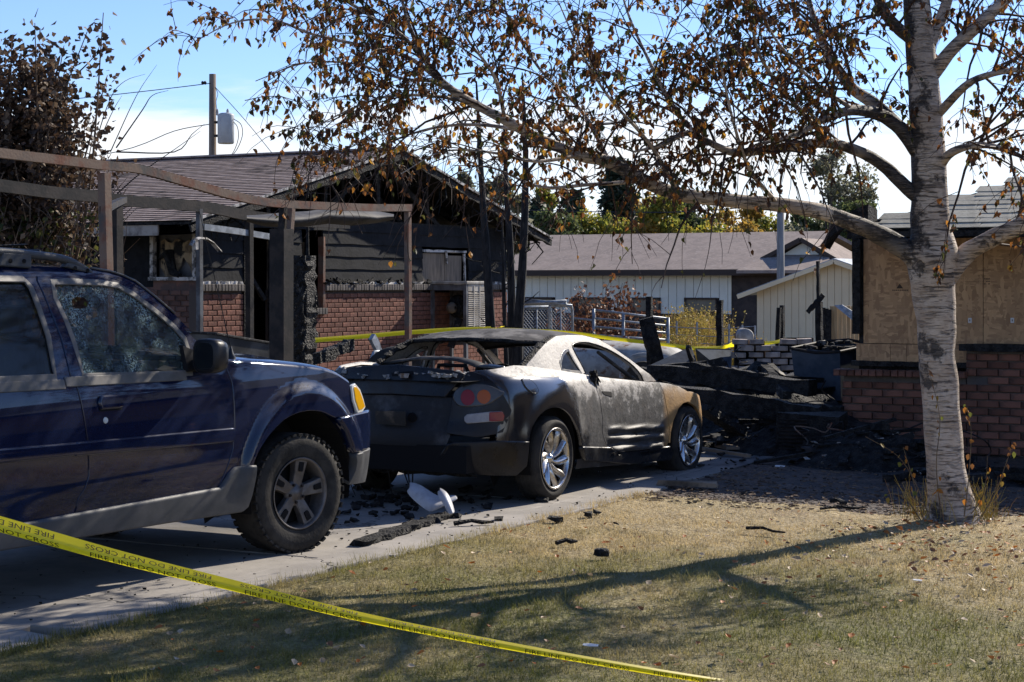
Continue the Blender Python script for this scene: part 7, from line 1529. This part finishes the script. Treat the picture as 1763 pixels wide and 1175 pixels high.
# ---------------------------------------------------------------- birch
def birch_bark():
    m, N, L, b = node_mat('birch_bark'); t = N.new('ShaderNodeTexCoord'); pos = t.outputs['Object']
    f0, h0 = ramp_noise(N, L, pos, 5, .35, .65, 6, 1); c = mixc(N, L, f0, (.55, .465, .375), (.37, .285, .21))
    mp = N.new('ShaderNodeMapping'); mp.inputs['Scale'].default_value = (5, 5, 46); L.new(pos, mp.inputs['Vector']); l1, _ = ramp_noise(N, L, mp.outputs[0], 1.3, .53, .60, 4, 4); 
    zone, _ = ramp_noise(N, L, pos, 2.6, .47, .58, 5, 9); c = mixc(N, L, mathn(N, L, 'MULTIPLY', l1, mathn(N, L, 'ADD', mathn(N, L, 'MULTIPLY', zone, .85), .08)), c, (.05, .042, .036))
    mp3 = N.new('ShaderNodeMapping'); mp3.inputs['Scale'].default_value = (2.2, 2.2, 17); L.new(pos, mp3.inputs['Vector']); l3, _ = ramp_noise(N, L, mp3.outputs[0], 1.5, .565, .61, 8, 14, .7); c = mixc(N, L, mathn(N, L, 'MULTIPLY', l3, .9), c, (.045, .038, .033))
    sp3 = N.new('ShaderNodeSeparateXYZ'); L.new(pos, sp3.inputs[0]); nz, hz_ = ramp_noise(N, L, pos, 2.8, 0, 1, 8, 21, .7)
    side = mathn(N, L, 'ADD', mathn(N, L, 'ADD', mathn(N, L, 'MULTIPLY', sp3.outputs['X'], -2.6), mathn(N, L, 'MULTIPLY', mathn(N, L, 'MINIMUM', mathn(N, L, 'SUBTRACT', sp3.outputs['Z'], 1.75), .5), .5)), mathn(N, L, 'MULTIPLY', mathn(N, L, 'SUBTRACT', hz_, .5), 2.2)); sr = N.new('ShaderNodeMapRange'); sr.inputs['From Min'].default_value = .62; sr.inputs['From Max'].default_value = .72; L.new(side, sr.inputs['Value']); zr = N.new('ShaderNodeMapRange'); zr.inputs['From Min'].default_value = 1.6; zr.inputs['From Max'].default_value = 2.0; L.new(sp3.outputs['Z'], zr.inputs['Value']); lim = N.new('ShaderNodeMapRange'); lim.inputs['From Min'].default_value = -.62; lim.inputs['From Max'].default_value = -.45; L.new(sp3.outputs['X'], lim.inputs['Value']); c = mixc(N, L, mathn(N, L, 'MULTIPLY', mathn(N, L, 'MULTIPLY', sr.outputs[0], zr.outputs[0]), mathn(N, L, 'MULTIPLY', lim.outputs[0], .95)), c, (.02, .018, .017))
    d1, _ = ramp_noise(N, L, pos, 3.6, .56, .61, 8, 6, .7); c = mixc(N, L, mathn(N, L, 'MULTIPLY', d1, .92), c, (.03, .026, .023))
    mp2 = N.new('ShaderNodeMapping'); mp2.inputs['Scale'].default_value = (20, 20, 150); L.new(pos, mp2.inputs['Vector']); l2, h2 = ramp_noise(N, L, mp2.outputs[0], 1, .50, .64, 2, 3); c = mixc(N, L, mathn(N, L, 'MULTIPLY', l2, .5), c, (.2, .16, .13))
    L.new(c, b.inputs['Base Color']); b.inputs['Roughness'].default_value = .75; bump_to(N, L, b, mathn(N, L, 'SUBTRACT', mathn(N, L, 'ADD', mathn(N, L, 'MULTIPLY', h0, .6), mathn(N, L, 'MULTIPLY', h2, .3)), mathn(N, L, 'ADD', l1, d1)), .8, .018); return m
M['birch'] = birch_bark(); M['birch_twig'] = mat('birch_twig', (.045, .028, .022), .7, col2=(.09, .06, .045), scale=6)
M['birch_leaf'] = leaf_mat('dry_birch_leaves', [((.17, .07, .025), 5), ((.28, .115, .03), 4), ((.08, .042, .022), 5), ((.11, .105, .03), 3), ((.42, .19, .035), 2), ((.065, .07, .025), 2), ((.6, .33, .05), .8)], .48, .5)
ZT = 12.7; bb = gnd(1641, 897); BI = thing('birch_tree', 'white barked birch with rust brown autumn leaves on the lawn edge', 'tree', (bb.x, bb.y, 0)); rb_ = random.Random(11)
def path(P_, Zs=None): return [at(p[0], p[1], p[2] if len(p) > 2 else ZT) for p in P_]
def limb(name, P_, W_, n=10, seed=0, m='birch', knob=.06):
    pp = path(P_); q = [Vector(v) for v in crom([tuple(p) for p in pp], 5)]; zz = [p[2] if len(p) > 2 else ZT for p in P_]
    rad = np.interp(np.linspace(0, len(pp)-1, len(q)), range(len(pp)), [w*z/LENS_PX/2 for w, z in zip(W_, zz)]); V = []; F = []; pu = None
    for i, p in enumerate(q):
        d = (q[min(i+1, len(q)-1)]-q[max(i-1, 0)]).normalized()
        u = (Vector((1, 0, 0)) if pu is None else pu); u = (u-d*u.dot(d)).normalized(); pu = u; w = d.cross(u)
        for k in range(n): a = 2*PI*k/n; s = rad[i]*(1+knob*noise.noise(Vector((math.cos(a)*1.5, math.sin(a)*1.5, i*.35+seed)))*2); V.append(p+u*math.cos(a)*s+w*math.sin(a)*s)
    for i in range(len(q)-1):
        for k in range(n): F.append((i*n+k, i*n+(k+1) % n, (i+1)*n+(k+1) % n, (i+1)*n+k))
    F += [tuple(range(n-1, -1, -1)), tuple(range((len(q)-1)*n, len(q)*n))]; mk(name, V, F, M[m], BI, smooth=True); return q, rad
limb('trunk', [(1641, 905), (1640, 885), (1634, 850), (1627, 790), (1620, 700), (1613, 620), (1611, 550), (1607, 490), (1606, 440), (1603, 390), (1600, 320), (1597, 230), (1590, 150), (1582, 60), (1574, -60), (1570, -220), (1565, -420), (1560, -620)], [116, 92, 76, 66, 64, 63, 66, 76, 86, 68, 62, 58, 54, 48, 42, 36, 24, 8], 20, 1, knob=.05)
ends = []
LM = [
 ([(1600, 470), (1560, 432), (1520, 408), (1470, 385, 12.6), (1410, 364, 12.5), (1340, 353, 12.4), (1250, 345, 12.3), (1170, 335, 12.2), (1110, 312, 12.1), (1050, 280, 12.1), (1000, 268, 12), (930, 240, 12), (870, 207, 11.9), (810, 176, 11.9), (765, 145, 11.8), (735, 108, 11.8), (715, 70, 11.7), (697, 20, 11.7), (685, -40, 11.6)], [54, 48, 46, 40, 37, 34, 33, 32, 31, 29, 27, 25, 23, 21, 18, 14, 11, 8, 4], 'limb', 30),
 ([(1625, 480), (1660, 440), (1700, 415, 12.6), (1740, 396, 12.5), (1790, 372, 12.4), (1870, 330, 12.3), (1960, 280, 12.2)], [56, 48, 42, 40, 36, 26, 12], 'limb', 14),
 ([(1592, 350), (1555, 318), (1520, 285), (1480, 262, 12.6), (1430, 247, 12.4), (1380, 250, 12.3), (1320, 258, 12.2), (1260, 262, 12.1), (1210, 240, 12), (1180, 230, 12), (1140, 250, 11.9), (1090, 262, 11.8)], [34, 32, 30, 26, 23, 24, 22, 19, 15, 14, 10, 5], 'limb', 22),
 ([(1580, 262), (1550, 222), (1515, 198), (1470, 190, 12.4), (1420, 205, 12.2), (1370, 232, 12), (1300, 250, 11.8)], [38, 34, 30, 24, 18, 13, 6], 'limb', 14),
 ([(1560, 230), (1510, 182, 12.9), (1470, 155, 13), (1440, 115, 13.1), (1415, 70, 13.2), (1395, 10, 13.3), (1380, -60, 13.4)], [32, 30, 27, 24, 19, 13, 6], 'limb', 20),
 ([(1582, 80), (1550, 52, 12.6), (1525, 25, 12.5), (1508, -10, 12.4), (1480, -80, 12.3)], [30, 28, 26, 22, 8], 'limb', 12),
 ([(1605, 130), (1640, 85, 12.6), (1690, 38, 12.5), (1735, -5, 12.4), (1800, -80, 12.3)], [34, 32, 30, 26, 10], 'limb', 16),
 ([(1600, 80), (1625, 20, 12.8), (1640, -40, 12.9), (1660, -140, 13)], [28, 26, 22, 8], 'limb', 12),
 ([(1615, 290), (1640, 262, 12.5), (1690, 250, 12.3), (1740, 262, 12.1), (1800, 290, 12)], [24, 20, 16, 12, 6], 'limb', 18),
 ([(1612, 200), (1660, 150, 12.3), (1700, 130, 12), (1763, 120, 11.8), (1830, 130, 11.6)], [22, 18, 15, 11, 5], 'limb', 18),
 ([(765, 145, 11.8), (700, 98, 11.9), (620, 78, 12), (540, 60, 12.1), (470, 35, 12.2), (400, 40, 12.3), (335, 72, 12.4)], [12, 10, 8, 7, 5, 4, 2], 'branch', 13),
 ([(735, 108, 11.8), (690, 60, 11.6), (640, 30, 11.5), (580, -10, 11.4), (500, -60, 11.3)], [11, 9, 7, 6, 3], 'branch', 16),
 ([(810, 176, 11.9), (740, 165, 11.6), (660, 168, 11.4), (590, 195, 11.3), (530, 225, 11.2)], [10, 8, 6, 4, 2], 'branch', 16),
 ([(900, 225, 12), (820, 215, 12.3), (740, 222, 12.6), (660, 250, 12.8), (610, 285, 12.9)], [10, 8, 6, 4, 2], 'branch', 15),
 ([(1000, 268, 12), (920, 278, 11.7), (840, 262, 11.5), (760, 262, 11.3), (690, 300, 11.2)], [10, 8, 6, 4, 2], 'branch', 12),
 ([(760, 140, 11.8), (690, 135, 12.2), (610, 110, 12.5), (520, 110, 12.7), (440, 140, 12.9)], [9, 7, 5, 4, 2], 'branch', 11),
 ([(1210, 245, 12), (1160, 185, 12.1), (1115, 100, 12.2), (1080, 20, 12.3), (1060, -60, 12.4)], [13, 11, 8, 6, 3], 'branch', 18),
 ([(1170, 335, 12.2), (1120, 250, 11.8), (1050, 170, 11.5), (1000, 90, 11.3), (960, 0, 11.2)], [11, 9, 7, 5, 3], 'branch', 20),
 ([(1050, 280, 12.1), (1000, 190, 12.4), (930, 120, 12.6), (880, 40, 12.8), (850, -40, 12.9)], [11, 9, 7, 5, 3], 'branch', 20),
 ([(1110, 312, 12.1), (1020, 318, 12.4), (930, 322, 12.7), (850, 290, 12.9), (780, 285, 13)], [11, 9, 7, 5, 2], 'branch', 11),
 ([(1340, 353, 12.4), (1290, 290, 12), (1260, 200, 11.7), (1240, 110, 11.5), (1210, 20, 11.4)], [11, 9, 7, 5, 3], 'branch', 18),
 ([(870, 207, 11.9), (850, 130, 11.7), (800, 60, 11.6), (770, -20, 11.5)], [10, 8, 5, 3], 'branch', 14),
 ([(1430, 247, 12.4), (1360, 170, 12.1), (1310, 100, 11.9), (1290, 20, 11.7), (1270, -60, 11.6)], [13, 10, 8, 6, 3], 'branch', 20),
 ([(1470, 190, 12.4), (1400, 140, 12), (1330, 60, 11.8), (1300, -30, 11.6)], [12, 9, 6, 3], 'branch', 16),
]
for k in range(12):                                                     # upper crown, above the picture
    y0 = -80-40*k; sg = -1 if k % 2 else 1; LM.append(([(1575, y0), (1575+sg*80, y0-60, ZT+rb_.uniform(-.6, .6)), (1575+sg*rb_.uniform(180, 300), y0-110, ZT+rb_.uniform(-1.4, 1.4)), (1575+sg*rb_.uniform(330, 480), y0-100, ZT+rb_.uniform(-2, 2))], [20, 15, 9, 3], 'branch', 9))
twigs = MB(); LP = []
def rv(): 
    while True:
        v = Vector((rb_.uniform(-1, 1), rb_.uniform(-1, 1), rb_.uniform(-1, 1)))
        if .05 < v.length < 1: return v.normalized()
for li, (P_, W_, nm, ns) in enumerate(LM):
    W_ = [w*.74 for w in W_]; q, rad = limb(nm, P_, W_, 12 if nm == 'limb' else 7, li*3.1, knob=.07); n = len(q)
    upper = li >= len(LM)-12
    for s in range(int(ns*1.15)):
        t = rb_.uniform(.3 if nm == 'limb' else .12, 1.0); f = t*(n-1); i = min(n-2, int(f)); p = q[i].lerp(q[i+1], f-i); d = (q[i+1]-q[i]).normalized(); dr = (d*.7+rv()*.95+Vector((0, 0, .22))).normalized(); L_ = rb_.uniform(.35, .95)*(1.0 if nm == 'limb' else .8)
        sec = [p]; cur = p; dv = dr
        for k in range(5): dv = (dv+rv()*.22+Vector((0, 0, -.10*k*.6))).normalized(); cur = cur+dv*L_/5; sec.append(cur)
        r0 = min(.011, rad[i]*.55); twigs.tube(sec, list(np.linspace(r0, .003, 6)), 5, cap=False)
        for tt in range(rb_.randint(4, 7) if not upper else 4):
            f2 = rb_.uniform(.8, 5); j = min(4, int(f2)); p2 = sec[j].lerp(sec[j+1], f2-j); dv2 = ((sec[j+1]-sec[j]).normalized()*.5+rv()*.8).normalized(); L2 = rb_.uniform(.16, .5); ter = [p2]; c2 = p2
            for k in range(4): dv2 = (dv2+rv()*.25+Vector((0, 0, -.28))).normalized(); c2 = c2+dv2*L2/4; ter.append(c2)
            twigs.tube(ter, [.0032, .0028, .0024, .002, .0014], 3, cap=False)
            bare = rb_.random() < .24
            for lf in range(0 if bare else rb_.randint(2, 7)):
                f3 = rb_.uniform(.4, 4); k = min(3, int(f3)); pl = ter[k].lerp(ter[k+1], f3-k); LP.append(pl+rv()*.008)
                if rb_.random() < .45: LP.append(pl+rv()*.03)
LP = [p for p in LP if not (520 < proj(p)[0] < 930 and proj(p)[1] > 275 and rb_.random() < .72) and not (930 <= proj(p)[0] < 1560 and proj(p)[1] > 370 and rb_.random() < .75)]
twigs.build('twigs', M['birch_twig'], BI, kind='stuff')
LV = [(-.0, 0, 0), (.30, .34, .05), (.62, .27, .035), (1, 0, -.02), (.62, -.27, .035), (.30, -.34, .05), (.4, 0, -.05)]; LF = [(0, 1, 6), (1, 2, 6), (2, 3, 6), (3, 4, 6), (4, 5, 6), (5, 0, 6)]
def crumple(k):
    r = random.Random(50+k); out = []; cv = (.1, .55, .95, .3)[k]; fo = (.5, .2, .7, 1.0)[k]
    for x, y, z in LV: a = x*cv*1.6; yy = y*(1-.55*fo*.6); out.append((math.sin(a)/1.6/max(cv, .05) if cv > .05 else x, yy*(.8+.4*r.random()), -(1-math.cos(a))/1.6/max(cv, .05)+abs(y)*fo*1.1+z+r.uniform(-.05, .05)))
    return out
LVS = [crumple(k) for k in range(4)]; LMS = []
for q in LVS: me_ = bpy.data.meshes.new('leaf'); me_.from_pydata(q, [], LF); me_.materials.append(M['birch_leaf']); LMS.append(me_)
lm = bpy.data.meshes.new('leaf'); lm.from_pydata(LV, [], LF); lm.materials.append(M['birch_leaf'])
vis = [p for p in LP if -20 < proj(p)[0] < 1783 and -20 < proj(p)[1] < 1100]; vis.sort(key=lambda p: p[0]*_F[0]+p[1]*_F[1]); seen = set()
o0 = ORG[BI.name]
def leaf_rot(): return (rb_.uniform(-1, 1)*1.2, rb_.uniform(.5, 1.9), rb_.uniform(0, 2*PI))
for p in vis[:300]:
    s = rb_.uniform(.034, .06); o = bpy.data.objects.new('leaf', LMS[rb_.randint(0, 3)]); COL.objects.link(o); o.parent = BI; o.location = p-o0; o.rotation_euler = leaf_rot(); o.scale = (s, s, s*rb_.uniform(.7, 1.4)); seen.add(id(p))
V = []; F = []
LVv = [Vector(v) for v in LV]
from mathutils import Euler
for p in LP:
    if id(p) in seen: continue
    s = rb_.uniform(.03, .06); R3 = Euler(leaf_rot()).to_matrix(); i = len(V); V += [p+R3 @ Vector((v[0]*s, v[1]*s, v[2]*s)) for v in LVS[rb_.randint(0, 3)]]; F += [tuple(a+i for a in f) for f in LF]
mk('remaining_leaves', V, F, M['birch_leaf'], BI, kind='stuff')
# shoots and tall weeds round the foot of the birch
M['weed_leaf'] = leaf_mat('weed_leaves', [((.42, .17, .03), 3), ((.3, .2, .04), 2), ((.14, .15, .03), 1), ((.2, .09, .03), 2)], .4); M['dry_stalk'] = mat('dry_stalk', (.2, .14, .08), .85, col2=(.11, .08, .05), scale=8)
for lab, P_, nl in (('thin dry stalk bending left from the birch foot', [(1600, 890), (1575, 830), (1545, 785), (1490, 752)], 10), ('leafy shoot climbing the birch trunk', [(1620, 890), (1612, 800), (1618, 720), (1600, 640)], 16), ('orange leafed shoot right of the birch trunk', [(1660, 890), (1668, 820), (1672, 740), (1664, 700)], 16), ('leaning shoot with yellow leaves right of the birch', [(1690, 890), (1715, 845), (1735, 790), (1746, 765)], 14), ('short leafy shoot beside the birch foot', [(1672, 885), (1690, 860), (1698, 825), (1700, 785)], 9), ('dry grass stalk left of the birch foot', [(1585, 895), (1560, 860), (1535, 850), (1518, 858)], 6), ('tall dry weed stalk left of the birch trunk', [(1590, 895), (1570, 820), (1555, 770)], 7)):
    Zw = rb_.uniform(12.15, 12.45); pp = [Vector(v) for v in crom([tuple(at(x, y, Zw)) for x, y in P_], 4)]; W_ = thing('weed_shoot', lab, 'weed', (pp[0].x, pp[0].y, 0), group='weed shoots round the birch'); b = MB(); b.tube(pp, list(np.linspace(.0045, .0015, len(pp))), 4); b.build('stalk', M['dry_stalk'], W_); pts = [pp[rb_.randint(2, len(pp)-1)]+rv()*.02 for _ in range(nl)]
    for i, p in enumerate(pts): o = bpy.data.objects.new('leaf', lm.copy() if i == 0 else lw); lw = o.data; lw.materials[0] = M['weed_leaf']; COL.objects.link(o); o.parent = W_; o.location = p-Vector(W_.location); o.rotation_euler = leaf_rot(); s = rb_.uniform(.025, .05); o.scale = (s, s, s)
b = MB()
for k in range(260):
    a = rb_.uniform(0, 2*PI); q = .19+abs(rb_.gauss(0, .10)); o = Vector((bb.x+math.cos(a)*q, bb.y+math.sin(a)*q, 0)); e = o+Vector((rb_.gauss(0, .07), rb_.gauss(0, .07), rb_.uniform(.08, .32))); b.tube([o, o.lerp(e, .5)+Vector((0, 0, .03)), e], [.0022, .0018, .001], 3, cap=False)
tag(b.build('base_grass', M['straw']), 'tuft of tall dry grass around the birch foot', 'grass', kind='stuff')
# ================================================================ barrier tape, fallen leaves, litter on the driveway
def tape_mat():
    m, N, L, b = node_mat('yellow_barrier_tape'); b.inputs['Base Color'].default_value = (.95, .79, .015, 1); b.inputs['Roughness'].default_value = .28; b.inputs['Coat Weight'].default_value = .3
    t = N.new('ShaderNodeBsdfTranslucent'); t.inputs['Color'].default_value = (1, .86, .03, 1); x = N.new('ShaderNodeMixShader'); x.inputs[0].default_value = .6; L.new(b.outputs[0], x.inputs[1]); L.new(t.outputs[0], x.inputs[2]); L.new(x.outputs[0], N['Material Output'].inputs['Surface']); return m
M['tape'] = tape_mat(); M['tape_ink'] = mat('black_tape_print', (.02, .018, .01), .5)
TP = thing('fire_line_tape', 'yellow fire line tape stretched across the foreground lawn', 'tape', at(400, 1000, 6.8))
ctl = [(-120, 878, 5.9), (0, 908, 6.05), (200, 962, 6.3), (400, 1010, 6.55), (600, 1058, 6.8), (800, 1098, 7.05), (1000, 1134, 7.3), (1200, 1167, 7.55), (1400, 1194, 7.8)]
wid = [.085, .078, .070, .055, .050, .048, .046, .042, .04]
cc = crom([tuple(at(*c)) for c in ctl], 16); n = len(cc); TW = np.interp(np.linspace(0, len(ctl)-1, n), range(len(ctl)), [.62, .55, .5, .62, .75, .85, .95, 1.05, 1.1])
vd = Vector((_F[0], _F[1], 0)); rows = []; top = []; 
for i, c in enumerate(cc):
    a = TW[i]; half = .036; up = Vector((0, 0, math.cos(a)))-vd*math.sin(a)*-1
    rows.append([tuple(Vector(c)+up*half*k+Vector((0, 0, .006*(k*k)))-vd*.010*(k*k) for k in ()) if False else None])
rows = []
def tape_pt(i, k):
    """ribbon folded along its length: upper flap tips back, lower flap hangs"""
    i = max(0, min(n-1.001, i)); j = int(i); c = Vector(cc[j]).lerp(Vector(cc[min(j+1, n-1)]), i-j); a = float(np.interp(i, range(n), TW))
    w_ = float(np.interp(i/n, [0, .3, .55, 1], [.046, .030, .020, .014]))
    if k >= 0: return c+Vector((0, 0, math.cos(a)))*w_*k+vd*math.sin(a)*w_*k
    return c+Vector((0, 0, k*.018))+vd*(-.004*k)
for i in range(n): rows.append([tuple(tape_pt(i, k)) for k in (1, .66, .33, 0, -.5, -1)])
loft('ribbon', rows, M['tape'], TP, local=False)
tot = [0]
for i in range(n-1): tot.append(tot[-1]+(Vector(cc[i+1])-Vector(cc[i])).length)
def idx(s): return float(np.interp(s, tot, range(n)))
def tape_text(s0, h_lo, h_hi, msg, flip, off):
    cu = bpy.data.curves.new('txt', 'FONT'); cu.body = msg; cu.size = 1; cu.resolution_u = 2; to = bpy.data.objects.new('txt', cu); COL.objects.link(to); me = bpy.data.meshes.new_from_object(to.evaluated_get(bpy.context.evaluated_depsgraph_get())); bpy.data.objects.remove(to)
    xs = [v.co.x for v in me.vertices]; W_ = max(xs)-min(xs); Lw = .50; V = []
    for v in me.vertices:
        u = (v.co.x-min(xs))/W_; k = h_lo+(h_hi-h_lo)*(v.co.y/.72); s = s0+(1-u if flip else u)*Lw; p = tape_pt(idx(s), (h_hi+h_lo-k) if flip else k); V.append(p-vd*.0015+Vector((0, 0, .0008)))
    mk('printed_words', V, [tuple(p.vertices) for p in me.polygons], M['tape_ink'], TP)
def s_at(px): return float(np.interp(px, [proj(c)[0] for c in cc], tot))
s0 = s_at(155); per = s_at(345)-s0
for k in range(-2, 6):
    tape_text(s0+k*(.50+.12), -.95, -.08, 'FIRE LINE DO NOT CROSS', False, 0)
M['tape_ink2'] = M['tape_ink']
for k in range(-2, 3):
    tape_text(s0-.02+k*.62, .22, .72, 'FIRE LINE DO NOT CROSS', True, 0)
# far tape, tied to the burnt trunk
FT = thing('fire_line_tape', 'far run of yellow tape tied to the burnt trunks behind the cars', 'tape', at(855, 575, 23.3))
def ribbon(P_, w, par, name='ribbon'):
    c = crom([tuple(at(*p)) for p in P_], 8); loft(name, [[(p[0], p[1], p[2]+w/2), (p[0]+.01, p[1]+.004, p[2]), (p[0], p[1], p[2]-w/2)] for p in c], M['tape'], par, local=False)
ribbon([(542, 586, 21), (620, 580, 21.6), (700, 573, 22.2), (780, 568, 22.8), (845, 566, 23.3)], .055, FT); ribbon([(845, 568, 23.3), (900, 569, 23.8), (985, 574, 24.2), (1060, 584, 24.6), (1130, 592, 25), (1195, 600, 25.4)], .05, FT); ribbon([(1195, 600, 25.4), (1240, 599, 25.9), (1262, 595, 26), (1330, 590, 26.5), (1352, 584, 26.8)], .05, FT)
for k in range(5): b = MB(); a = at(834+k*7, 570-k*1.5, 23.25); c = at(838+k*6, 578-k*4, 23.2); b.quad(a, a+Vector((.05, .02, .02)), c+Vector((.05, .02, 0)), c); b.build('knot_fold', M['tape'], FT)
a = at(1256, 592, 25.8); b = MB(); b.add([a, a+Vector((.08, .03, .05)), a+Vector((.1, .02, -.04)), a+Vector((-.06, 0, -.05))], [(0, 1, 2), (0, 2, 3)]); b.build('knot_fold', M['tape'], FT)
# leaves on the grass
M['fallen'] = leaf_mat('fallen_leaves', [((.45, .15, .03), 3), ((.3, .12, .04), 3), ((.5, .38, .25), 3), ((.36, .26, .15), 3), ((.2, .1, .05), 2)], .15); fl = lm.copy(); fl.name = 'fallen_leaf'; fl.materials[0] = M['fallen']; rl = random.Random(9); cnt = 0
def ground_z(x, y): return lawn_h(x, y)+.03 if y < lawn_edge(x) and x > -5.9 else .02
big = [(1237, 1143), (1605, 935), (1635, 942), (523, 1000), (490, 1060), (1150, 1143), (1035, 940), (1010, 1000), (1380, 975), (1452, 985), (1690, 988), (1555, 925), (1500, 918), (600, 992), (810, 1074), (1135, 1090)]
spots = ['at the tape by the lower edge', 'nearest the birch foot on the left', 'just below the birch foot', 'by the driveway edge near the tape', 'in the shaded grass by the driveway', 'near the tape right of the paper scrap', 'beside the charred lump', 'in the trunk shadow', 'right of the trunk shadow', 'between the two limb shadows', 'at the right edge below the birch', 'on the grass left of the birch foot', 'at the mulch edge left of the birch', 'on the dry grass beside the driveway', 'in the dark shade above the tape', 'on green grass beside the paper scraps']
Lf = MB()
for k in range(640):
    if k < len(big): px, py = big[k]; s = rl.uniform(.05, .075)
    elif k < 300: px, py = 1640+rl.gauss(0, 130), 905+abs(rl.gauss(0, 50)); s = rl.uniform(.03, .055)
    else: px, py = rl.uniform(150, 1763), rl.uniform(860, 1170); s = rl.uniform(.028, .052)
    g = gnd(px, py)
    if g.x < -5.9 or px > 1800 or py < 880: continue
    rot = (rl.uniform(-.5, .5), rl.uniform(-.5, .5), rl.uniform(0, 6.3)); sc3 = (s, s, s*rl.uniform(.8, 2.5)); loc = Vector((g.x, g.y, ground_z(g.x, g.y)))
    if k < len(big):
        o = bpy.data.objects.new('fallen_leaf', fl); COL.objects.link(o); o.location = loc; o.rotation_euler = rot; o.scale = sc3; tag(o, 'large curled autumn leaf '+spots[k], 'leaf', 'large leaves fallen on the lawn')
    else: R3 = Euler(rot).to_matrix(); Lf.add([loc+R3 @ Vector((v[0]*sc3[0], v[1]*sc3[1], v[2]*sc3[2])) for v in LV], LF)
tag(Lf.build('leaf_litter', M['fallen']), 'small autumn leaves scattered over the lawn', 'leaves', kind='stuff')
# white melted bumper piece under the coupe
M['melt'] = mat('torn_white_plastic', (.52, .53, .55), .45, col2=(.38, .38, .4), scale=6, third=(.05, .05, .05), tscale=4, tlo=.66, thi=.74)
MP = thing('torn_white_plastic', 'torn sheet of white plastic lying below the tail of the coupe', 'plastic', gnd(745, 882))
Zp = 12.95
def sheet(P_, name, bow):
    rows = []
    for a, c in P_:
        A, C_ = at(a[0], a[1], Zp+a[2]), at(c[0], c[1], Zp+c[2]); rows.append([tuple(A.lerp(C_, t)+Vector((.05*bow*math.sin(t*PI), -.05*bow*math.sin(t*PI), 0))) for t in np.linspace(0, 1, 7)])
    o = loft(name, rows, M['melt'], MP, local=False); s = o.modifiers.new('thick', 'SOLIDIFY'); s.thickness = .004; o.modifiers.new('sub', 'SUBSURF').render_levels = 2
sheet([((699, 846, .2), (704, 830, .3)), ((712, 862, .1), (718, 833, .25)), ((725, 872, .0), (728, 837, .15)), ((740, 884, -.1), (745, 850, .1)), ((752, 878, -.05), (758, 856, .1)), ((786, 860, .05), (784, 852, .15))], 'large_flap', .8)
sheet([((753, 846, -.05), (756, 840, -.03)), ((755, 858, -.15), (768, 846, -.1)), ((764, 868, -.2), (776, 858, -.1)), ((772, 886, -.25), (783, 882, -.2))], 'curled_strip', .6)
# charred plank and sticks
b = MB(); b.beam(gnd(618, 936, .025), gnd(768, 886, .025), .11, .035, seg=22, rough=.42); tag(b.build('charred_plank', M['char']), 'long charred plank lying on the driveway beside the blue vehicle', 'plank')
for lab, a, c, r_ in (('short charred stick on the driveway behind the coupe wheel', (782, 902), (850, 899), .016), ('charred twig on the dry lawn left of the birch shadow', (958, 935), (994, 932), .016), ('dark twig on the lawn before the birch', (1285, 910), (1352, 917), .012), ('thin twig at the edge of the mulch before the birch', (1412, 876), (1490, 874), .011), ('short grey board bit on the mulch left of the birch', (1430, 862), (1458, 866), .02)):
    A, C_ = gnd(*a, .03), gnd(*c, .03); b = MB(); b.tube([A, A.lerp(C_, .4)+Vector((0, .02, .012)), A.lerp(C_, .7), C_], [r_, r_*.8, r_*.9, r_*.4], 6, rough=.25); tag(b.build('burnt_stick', M['char']), lab, 'stick')
chunk('charred_lump', 'charred black lump on the dry lawn near the driveway', 'debris', 1036, 963, .05, .03, .025, M['char'], 6, .4, .02)
b = MB(); g = gnd(1185, 838); b.box((g.x, g.y, .02), (.5, .12, .025), rz=.2, jit=.02); tag(b.build('splintered_bark', M['tan_ply']), 'splintered brown bark piece at the driveway corner', 'bark')
r = random.Random(31); b = MB()
for k in range(380):
    x = -6.0-abs(r.gauss(0, 1.3)); y = r.uniform(6, 17.5)+abs(r.gauss(0, .6)); s = r.uniform(.004, .014)*(1.6 if y > 15 else 1); b.box((x, y, .012), (s, s*r.uniform(.5, 1.4), s*.6), rz=r.random()*3, jit=s*.2)
tag(b.build('driveway_crumbs', M['char']), 'charred crumbs scattered over the driveway', 'debris', kind='stuff')
r = random.Random(37); b = MB()
for k in range(500):
    x = -8+r.gauss(0, .9); y = 11.5+r.gauss(0, .5) if k < 300 else 16.8+r.gauss(0, .8); s = r.uniform(.012, .06); b.box((x, y, .012+s*.2), (s, s*r.uniform(.5, 2), s*.4), M=Matrix.Rotation(r.random()*3, 3, 'Z') @ Matrix.Rotation(r.uniform(-.4, .4), 3, 'X'), jit=s*.25)
tag(b.build('burnt_litter', M['char']), 'burnt litter under the tail of the coupe', 'debris', kind='stuff')
